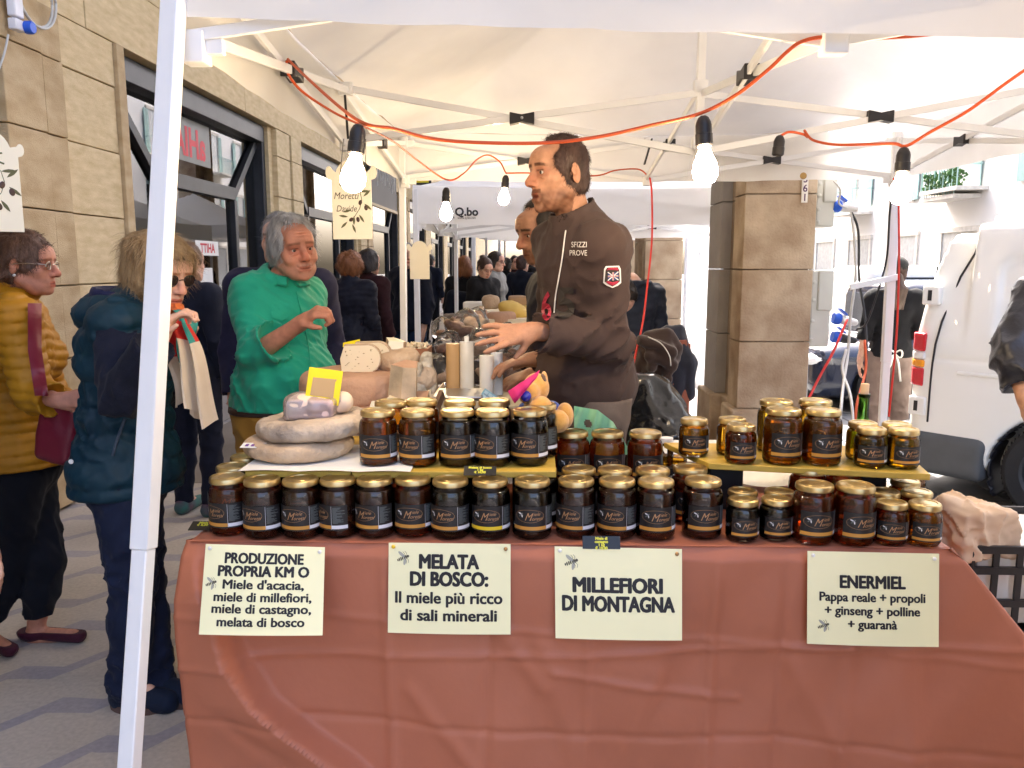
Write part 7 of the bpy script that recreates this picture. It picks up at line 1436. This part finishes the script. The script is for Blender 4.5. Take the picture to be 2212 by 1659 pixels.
def gcollar(g):
    J = G.J; up = unit(J['hd'] - J['nb'])
    for sg in (-1, 1): g.box(J['nb'] + V3(sg * .045, -.085, .0), (.038, .008, .03), .008, .008, rot=np.array(Matrix.Rotation(sg * .5, 3, 'Z') @ Matrix.Rotation(-.5, 3, 'X'), np.float32))
G.top(m_greenshirt, t=.015, hem=.985, sleeve=.42, collar=.045, fold=.011, ff=27, seed=12, name='shirt', cuff=.016, open_neck=.004, extra=gcollar, arm_t=.024)
gc = on_cloth(G, None, 2.6, 3.4)
s = MB(); s.tube([gc(p_.x, p_.y, .004) for p_ in spline([(640, 630, 0), (655, 690, 0), (668, 760, 0), (670, 820, 0)], 7)], .003, 5, False); attach(link('placket', s.mesh('placket'), m_greenshirt, None), G)
poly_patch('pocket_flap', [(585, 672), (628, 668), (630, 682), (609, 694), (588, 686)], m_greenshirt, .006, G, gc)
G.pants(fabric('mustard_trousers', (.30, .15, .025), (.36, .19, .035)), waist=.995, t=.02, fold=.007)
G.shoes(fabric('brown_shoe', (.06, .035, .02), rough=.5))
g = G.grid(lo=(-9, -9, .955 * G.k), hi=(9, 9, 1.01 * G.k)); g.ell(G.J['pel'], (.16 * G.bulk + .03 + G.belly * .2, .115 * G.bulk + .03 + G.belly * .25, .13 * G.k + .1), .04); g.cut((0, 0, .965 * G.k), (0, 0, -1)); g.cut((0, 0, .993 * G.k), (0, 0, 1)); link('belt', g.mesh('belt', None, 1), m_belt, G.root)
g = G.grid(lo=G.J['nb'] - .12, hi=G.J['nb'] + .12, h=.006); g.cap(G.J['nb'] + V3(0, -.03, -.06), G.J['nb'] + V3(0, -.012, .012), .066, .064, .01); g.cut(G.J['nb'] + V3(0, 0, .012), (0, -.5, 1)); link('undershirt', g.mesh('undershirt', None, 1), m_paper, G.root)

# ---- woman in the teal puffer vest
p0 = PZ(300, 1530, 0)
T = Person('woman in teal hooded puffer vest and dark glasses, holding a red and cream scarf', (-1.37, 2.62), R(78), H=1.66, bulk=1.02, head_yaw=R(-14), head_pitch=R(20), res=.0075, female=True, head_s=1.0,
    W=dict(nb=PY(305, 655, 2.68), hd=PY(349, 585, 2.62), shR=PY(255, 705, 2.50), shL=PY(300, 705, 2.82), elR=PY(262, 858, 2.40), wrR=PY(345, 730, 2.32), elL=PY(340, 850, 2.85), wrL=PY(385, 740, 2.7), che=PY(275, 780, 2.66), bel=PY(272, 900, 2.66), pel=PY(275, 1020, 2.66),
           hiR=PY(265, 1040, 2.58), hiL=PY(285, 1040, 2.72), knR=PY(285, 1260, 2.56), anR=PY(282, 1470, 2.56), toR=PZ(350, 1515, .03), knL=PY(310, 1255, 2.70), anL=PY(330, 1475, 2.62), toL=PZ(420, 1505, .03)))
dt = T.Rz.T
T.body(sk_p, brow=(.5, .35, .25), lips=(.9, .5, .5), face=dict(jaw=.92, nose=.95), hands=dict(R=dict(d=dt @ V3(.55, .1, .8), n=dt @ V3(.8, .2, -.5), curls=(.8, .85, .9, 1.0), spread=.1, size=.9), L=dict(d=dt @ V3(.5, -.2, .6), n=dt @ V3(0, -1, 0), curl=.9, size=.9)))
def tx(EL, g):
    EL((0, -.05, .072), (.055, .045, .03), .02)
    for sg in (-1, 1): EL((sg * .068, -.02, .02), (.022, .045, .05), .02)
T.hair(h_blond, 'wavy', vol=1.1, line=.004, back=-.115, amp=.008, freq=42, seed=15, strands=5600, slen=.07, wild=.35, lift=.05, droop=.16, swid=.0007, extra=tx)
T.glasses(m_blackpl, dark=m_darklens, r=.024)
m_navyknit = fabric('navy_knit', (.008, .010, .022), bump=.3, bs=260)
T.top(m_navyknit, t=.010, hem=.9, sleeve=1.0, collar=.0, fold=.008, seed=16, name='sweater', arm_t=.026)
m_teal = fabric('teal_puffer', (.002, .019, .034), (.003, .028, .048), rough=.55, sheen=.0, bump=.15, spec=.3, vs=4)
T.top(m_teal, t=.030, hem=.80, sleeves='', collar=.09, fold=.009, ff=42, seed=17, quilt=(.088, .013), name='puffer_vest', open_neck=.018, flare=.0)
J = T.J; g = Sdf(J['nb'] - .26, J['nb'] + .24, .008)      # hood lying on the back
g.ell(J['nb'] + V3(0, .085, -.035), (.175, .12, .085), .02); g.cap(J['nb'] + V3(-.13, .03, -.02), J['nb'] + V3(-.11, -.10, -.09), .05, .03, .04); g.cap(J['nb'] + V3(.13, .03, -.02), J['nb'] + V3(.11, -.10, -.09), .05, .03, .04)
g.ell(J['nb'] + V3(0, .06, .045), (.125, .085, .075), .02, 'sub'); g.disp(lambda P: .007 * (np.sqrt(np.abs(noise3(P, 26, 5))) * 1.6 - 1)); hd_ = link('hood', g.mesh('hood', None, 1), m_teal, T.root)
g = Sdf(J['nb'] - .2, J['nb'] + .2, .008); g.ell(J['nb'] + V3(0, .062, .03), (.128, .09, .07), .02); g.ell(J['nb'] + V3(0, .055, .055), (.115, .078, .07), .01, 'sub'); g.cut(J['nb'] + V3(0, 0, .06), (0, 0, 1)); link('hood_lining', g.mesh('hood_lining', None, 1), fabric('navy_lining', (.012, .014, .05), rough=.6), T.root)
tc_ = on_cloth(T, None, 2.1, 3.0)
s = MB(); s.tube([tc_(p_.x, p_.y, .004) for p_ in spline([(270, 905, 0), (255, 945, 0), (243, 985, 0)], 6)], .005, 6, False); attach(link('pocket_zip', s.mesh('pocket_zip'), fabric('zip_grey', (.05, .07, .1)), None), T)
s = MB(); s.lathe([(.008, 0), (.008, .003), (.001, .004)], 12, tc_(154, 997, .006), Matrix.Rotation(math.pi / 2, 3, 'X')); attach(link('logo_button', s.mesh('logo_button'), m_wthread, None), T)
m_jeans = fabric('dark_jeans', (.006, .010, .028), (.010, .016, .042), rough=.8)
T.pants(m_jeans, waist=1.0, t=.016, t2=.038, cuff=.045, fold=.008, seed=21); T.shoes(fabric('navy_shoe', (.006, .012, .03), rough=.7), t=.014, high=.09, sole=fabric('brown_sole', (.10, .06, .05), rough=.8))
# scarf: strips of red, orange and cream cloth from the neck
m_sc = [mat('scarf_red', (.55, .03, .02), .8, transl=.15), mat('scarf_cream', (.68, .58, .45), .8, transl=.2), mat('scarf_orange', (.6, .14, .03), .8), mat('scarf_teal', (.03, .25, .22), .8), mat('scarf_brown', (.12, .06, .05), .8)]
s = MB(); random.seed(12)
def strip(path, w0, w1, Yo, cols, n=26, fr=3.0):
    P = spline([PY(x, y, Y) for x, y, Y in path], n // (len(path) - 1)); N_ = len(P)
    for k in range(N_ - 1):
        q0, q1 = k / (N_ - 1), (k + 1) / (N_ - 1); row = []
        for q, p in ((q0, P[k]), (q1, P[k + 1])):
            w = w0 + (w1 - w0) * q; row.append([p + Vector((w * (u - .5) + .008 * math.sin(q * 9 + Yo), .024 * math.sin(u * 6.28 * fr + Yo + 1.5 * q) * (.3 + q), (-.02 * math.cos(u * 7 + Yo) - .05 * u) * q * q)) for u in np.linspace(0, 1, 13)])
        for u in range(12):
            c = next(ci for lim, ci in cols if q0 <= lim); s.m = c if not (c == 0 and u in (9, 10)) else 3; s.add([row[0][u], row[0][u + 1], row[1][u + 1], row[1][u]], [(0, 1, 2, 3)])
strip([(370, 655, 2.50), (374, 715, 2.45), (388, 790, 2.43), (404, 868, 2.43)], .045, .10, 0, ((.12, 2), (.55, 0), (1.1, 1)), fr=2.2)
strip([(380, 668, 2.48), (394, 700, 2.40), (406, 760, 2.38), (438, 888, 2.38)], .04, .085, 2, ((.08, 2), (.16, 4), (.5, 0), (.54, 3), (1.1, 1)), fr=1.7)
strip([(366, 655, 2.55), (380, 662, 2.5), (392, 672, 2.46), (398, 690, 2.44)], .05, .06, 1, ((.6, 2), (1.1, 3)))
attach(link('scarf', s.mesh('scarf', None, 60), m_sc, None), T)

# ---- woman in the mustard quilted jacket
Yw = Person('woman in mustard quilted jacket with burgundy bag, at the left edge', (-1.95, 3.05), R(100), H=1.64, bulk=1.12, head_yaw=R(-2), head_pitch=R(3), res=.0075, female=True, head_s=1.0,
    W=dict(nb=PY(25, 645, 3.08), hd=PY(58, 571, 3.05), shR=PY(30, 690, 2.90), shL=PY(50, 690, 3.24), elR=PY(70, 850, 2.86), wrR=PY(125, 865, 2.80), elL=PY(110, 860, 3.3), wrL=PY(150, 880, 3.2), che=PY(35, 770, 3.06), bel=PY(38, 890, 3.06), pel=PY(45, 1000, 3.06),
           hiR=PY(40, 1030, 2.98), hiL=PY(60, 1030, 3.12), knL=PY(100, 1215, 3.06), anL=PY(75, 1372, 3.04), toL=PZ(160, 1372, .03), knR=PY(25, 1200, 3.0), anR=PY(-30, 1375, 2.98), toR=PZ(15, 1400, .03)))
dy = Yw.Rz.T
Yw.body(sk_r, brow=(.5, .4, .35), face=dict(jaw=1.0, nose=1.05, cheek=1.1), hands=dict(R=dict(d=dy @ V3(1, 0, .1), n=dy @ V3(0, 1, -.3), curl=.6, size=.9)))
Yw.hair(hairm('faded_brown', (.07, .035, .022), (.16, .085, .055)), 'short', vol=2.4, line=.012, back=-.09, amp=.008, freq=48, seed=19, strands=3200, slen=.032, wild=.55, lift=.35)
Yw.glasses(m_gold2, r=.019)
s = MB(); s.ell(Yw.hp((-.086, .008, -.042)), .0055, 10, 8); link('earring', s.mesh('earring'), m_wthread, Yw.root)
m_must = fabric('mustard_quilt', (.33, .14, .005), (.40, .18, .008), rough=.55, sheen=.0, bump=.1, spec=.3, vs=4)
Yw.top(m_must, t=.024, hem=.80, collar=.07, fold=.004, ff=30, seed=23, quilt=(.040, .011), name='quilted_jacket', flare=.02, arm_t=.022, open_neck=.01)
m_blackleg = fabric('black_leggings', (.006, .007, .012)); Yw.pants(m_blackleg, waist=.98, cuff=.115, t=.008, t2=.008, seed=24)
Yw.shoes(fabric('burgundy_flat', (.05, .008, .02), rough=.55), t=.003, high=.016)
oy = on_cloth(Yw, None, 2.5, 3.4); m_burg = mat('burgundy_leather', (.16, .008, .022), .4, var=.1, bump=.1)
s = MB(); s.grid(lambda u, v: oy(69 + 30 * (u - .5) + (6 if v < .5 else 6 + 30 * (v - .5)), 655 + v * 200, .016), 4, 16); attach(link('bag_strap', s.mesh('bag_strap', None, 180), m_burg, None), Yw)
bc = PY(128, 930, 2.86); g = Sdf(np.array(bc) - .2, np.array(bc) + .2, .008); g.box(bc, (.075, .035, .125), .03, .01, rot=np.array(Matrix.Rotation(.22, 3, 'Y'), np.float32)); g.disp(lambda P: .004 * noise3(P, 25, 3)); attach(link('shoulder_bag', g.mesh('shoulder_bag', None, 1), m_burg, None), Yw)
# ---- people further back and at the edges
m_navyq = fabric('navy_quilt', (.008, .009, .018), rough=.5); m_dred = fabric('dark_red_coat', (.035, .012, .014)); m_navy = fabric('navy_coat', (.008, .010, .02)); m_jean2 = fabric('blue_jeans', (.012, .03, .075)); m_blk = fabric('black_cloth2', (.008, .008, .01))
def bystander(label, px, Y, heading, H, topm, botm, hairm_, style, W=None, res=.012, female=False, bulk=1.0, hy=0.0, hpit=0.0, top_kw=None, hair_kw=None, skin=sk_p, pz=0.0, group='people in the background', face=None, shoem=None):
    p = PY(px, 600, Y); P = Person(label, (p.x, Y, pz), heading, H=H, bulk=bulk, head_yaw=hy, head_pitch=hpit, res=res, female=female, W=W, group=group)
    P.body(skin, face=face); kw = dict(vol=1.2, back=-.08, amp=.004, freq=60, strands=1200, slen=.04, wild=.3); kw.update(hair_kw or {})
    if style: P.hair(hairm_, style, h=.008, **kw)
    k2 = dict(t=.02, hem=.82, collar=.05, fold=.007, seed=int(px)); k2.update(top_kw or {}); P.top(topm, **k2); P.pants(botm, waist=.98); P.shoes(shoem or m_blk); return P
# man behind the green shirt, mostly hidden
bystander('man in navy jacket standing hidden behind the green-shirted man', 608, 3.75, R(20), 1.76, fabric('indigo_coat', (.018, .018, .045)), m_blk, h_grey, 'short', hy=R(-20))
bystander('woman with curly auburn hair in navy quilted jacket, seen from behind', 758, 7.0, R(170), 1.62, m_navyq, m_blk, h_aub, 'curly', female=True, bulk=1.12, top_kw=dict(quilt=(.05, .008), hem=.70), hair_kw=dict(vol=1.0, amp=.010, freq=55, strands=2600, slen=.03, wild=.9, lift=.5))
bystander('person in hooded dark red coat beside the curly-haired woman', 797, 7.35, R(150), 1.66, m_dred, m_blk, h_dark, 'bob', female=True, bulk=1.05, hair_kw=dict(vol=1.25, line=-.01))
bystander('grey-haired man in dark jacket and jeans behind the tent poles', 884, 8.3, R(-35), 1.74, m_navy, m_jean2, h_grey, 'short', bulk=1.22, top_kw=dict(hem=.86), hy=R(50))
bw = bystander('woman with brown bob and navy backpack near the next stall', 1003, 9.6, R(175), 1.62, m_blk, m_blk, h_aub, 'bob', female=True, hair_kw=dict(vol=1.25, line=-.015, back=-.12, strands=2200, slen=.07, wild=.12, droop=.2))
pbk = PY(988, 662, 9.45); g = Sdf(np.array(pbk) - .3, np.array(pbk) + .3, .016); g.box(pbk, (.15, .09, .19), .07, .02, rot=np.array(Matrix.Rotation(.15, 3, 'Y'), np.float32)); g.disp(lambda P: .006 * noise3(P, 16, 4)); organic('backpack', g, m_navy, 'dark navy backpack worn by the brown-bobbed woman', 'backpack', tuple(pbk))
bystander('woman with dark hair bun looking down at the next stall', 1046, 9.4, R(40), 1.60, m_blk, m_blk, h_dkbr, 'bun', female=True, hpit=R(28), hair_kw=dict(vol=1.0))
gw = bystander('smiling woman with glasses and grey scarf beyond the cheeses', 1070, 9.9, R(70), 1.68, fabric('grey_cardigan', (.22, .22, .21)), m_blk, h_dark, 'bob', female=True, hair_kw=dict(vol=1.0, line=.0, back=-.09), hpit=R(6)); gw.glasses(m_blackpl)
for i, (px, Y, hd_, m_, hm, lb) in enumerate(((1094, 12.5, 170, m_blk, h_dark, 'distant shopper in black, left of the blue tent leg'), (1128, 11.6, 150, m_navy, h_dkbr, 'distant shopper in navy seen from behind, right of the tent leg'), (1112, 14.5, 20, m_dred, h_dark, 'distant person facing the viewer between the stalls'), (930, 15.5, 160, m_navy, h_dark, 'far walker in navy along the arcade'), (1150, 13.2, 90, m_blk, h_grey, 'far shopper turned right beside the vendor\'s chest'))):
    bystander(lb, px, Y, R(hd_), 1.62 + .03 * i, m_, m_blk, hm, 'short', res=.016, hair_kw=dict(vol=1.4, strands=500))
# dark puffer jacket person bent behind the tall vendor's back
bystander('person in dark puffer jacket bent down behind the tall vendor', 1372, 5.6, R(-150), 1.62, fabric('slate_puffer', (.022, .028, .045), rough=.5), m_blk, h_dark, 'short', W=dict(hd=PY(1345, 640, 5.5), nb=PY(1362, 600, 5.55)), top_kw=dict(quilt=(.06, .01)), hpit=R(40))
# seller with ponytail and apron beyond the right back leg
pw = PY(1935, 600, 6.55)
Pw = Person('woman in dark top, cap and white apron strings, ponytail down, seen from behind', (pw.x, 6.55, -.1), R(168), H=1.68, bulk=.98, female=True, res=.011, group='people in the background')
Pw.body(sk_p); Pw.hair(h_dkbr, 'tail', h=.008, vol=1.0, strands=1200); Pw.top(m_blk, t=.014, hem=.93, sleeve=.3, name='top', collar=.02); Pw.pants(fabric('taupe_trousers', (.20, .15, .13)), waist=.98, t=.02); Pw.shoes(m_blk)
J = Pw.J; g = Sdf(J['hd'] - .3, J['hd'] + .2, .009); a = Pw.hp((0, .11, -.035))
for k in range(7): dx = (k - 3) * .010; g.cap(a, a + V3(dx, .035, -.10), .026, .034, .012); g.cap(a + V3(dx, .035, -.10), a + V3(dx * 2 + .02, .02, -.33 + abs(k - 3) * .014), .032, .010, .012)
g.disp(lambda P: .006 * noise3(P * np.array((1, 1, .2)), 90, 3)); link('ponytail', g.mesh('ponytail', None, 1), hairm('ash', (.045, .026, .018), (.09, .055, .04)), Pw.root)
g = Sdf(Pw.hp((0, 0, 0)) - .2, Pw.hp((0, 0, 0)) + .2, .008); g.ell(Pw.hp((0, .018, .045)), (.089, .108, .088), .01, rot=Pw.Rh); g.cap(Pw.hp((-.05, -.09, .03)), Pw.hp((.05, -.09, .03)), .03, .03, .02); g.cut(Pw.hp((0, 0, .005)), (0, 0, -1)); link('cap', g.mesh('cap', None, 1), fabric('grey_cap', (.03, .03, .028)), Pw.root)
s = MB(); s.ell(a, (.03, .022, .022), 12, 8); link('hair_tie', s.mesh('hair_tie'), m_patchred, Pw.root)
g = Pw.grid(lo=(-9, -9, .955 * Pw.k), hi=(9, 9, 1.0 * Pw.k), h=.008); g.ell(J['pel'] + V3(0, 0, .04), (.172 * Pw.bulk + .02, .125 * Pw.bulk + .02, .2), .02); g.cut((0, 0, .965 * Pw.k), (0, 0, -1)); g.cut((0, 0, .985 * Pw.k), (0, 0, 1)); link('apron_band', g.mesh('apron_band', None, 1), m_paper, Pw.root)
s = MB()
for sx_, L in ((-.02, .22), (.02, .16)): b = V3(sx_ * .4, .15, .97 * Pw.k); s.tube([b, b + V3(sx_, .03, -.08), b + V3(sx_ * 2.2, .02, -L)], .008, 6)
for sx_ in (-1, 1): s.tube([V3(0, .15, .97 * Pw.k) + V3(sx_ * .05 * math.sin(q * 3.14) , .03 * math.sin(q * 3.14), .03 * math.sin(q * 6.28)) for q in np.linspace(0, 1, 10)], .007, 6)
link('apron_bow', s.mesh('apron_bow', None, 180), m_paper, Pw.root)
# man cut off by the right edge
m_leath = mat('leather_jacket', (.016, .017, .026), .38, c2=(.028, .03, .042), vs=6, bump=.2, bs=60)
pr_ = PY(2225, 700, 3.35)
Rm = Person('man in dark leather jacket cut off by the right edge', (pr_.x + .30, 3.40), R(-25), H=1.75, bulk=1.08, res=.009, W=dict(shR=PY(2248, 640, 3.30), elR=PY(2186, 760, 3.2), wrR=PY(2212, 856, 3.1)), group='people at the edges')
Rm.body(sk_a, hands=dict(R=dict(d=Rm.Rz.T @ V3(.25, -.1, -1), n=Rm.Rz.T @ V3(1, 0, 0), curl=.4))); Rm.hair(h_dark, 'short'); Rm.top(m_leath, t=.03, hem=.86, fold=.011, ff=26, name='leather_jacket', arm_t=.032, cuff=.0); Rm.pants(m_jean2); Rm.shoes(m_blk)
# sliver of a person at the left edge
pl_ = PY(-165, 1000, 2.3)
Lm = Person('person in grey-blue coat just cut off by the left edge', (pl_.x - .2, 2.3), R(60), H=1.7, bulk=1.0, res=.010, W=dict(wrL=PY(-24, 1190, 2.2)), group='people at the edges')
Lm.body(sk_p); Lm.hair(h_dark, 'short'); Lm.top(fabric('greyblue_coat', (.03, .04, .07)), t=.024, hem=.8); Lm.pants(m_blk); Lm.shoes(m_blk)
# walker behind the teal vest: only trousers and a bright shoe show
wk = bystander('walker in dark trousers and magenta trainers behind the woman in teal', 405, 4.75, R(165), 1.65, m_navy, fabric('dark_track', (.01, .012, .025)), h_brown, 'short', female=True, shoem=fabric('magenta_trainer', (.12, .02, .07), (.04, .18, .16), rough=.6))
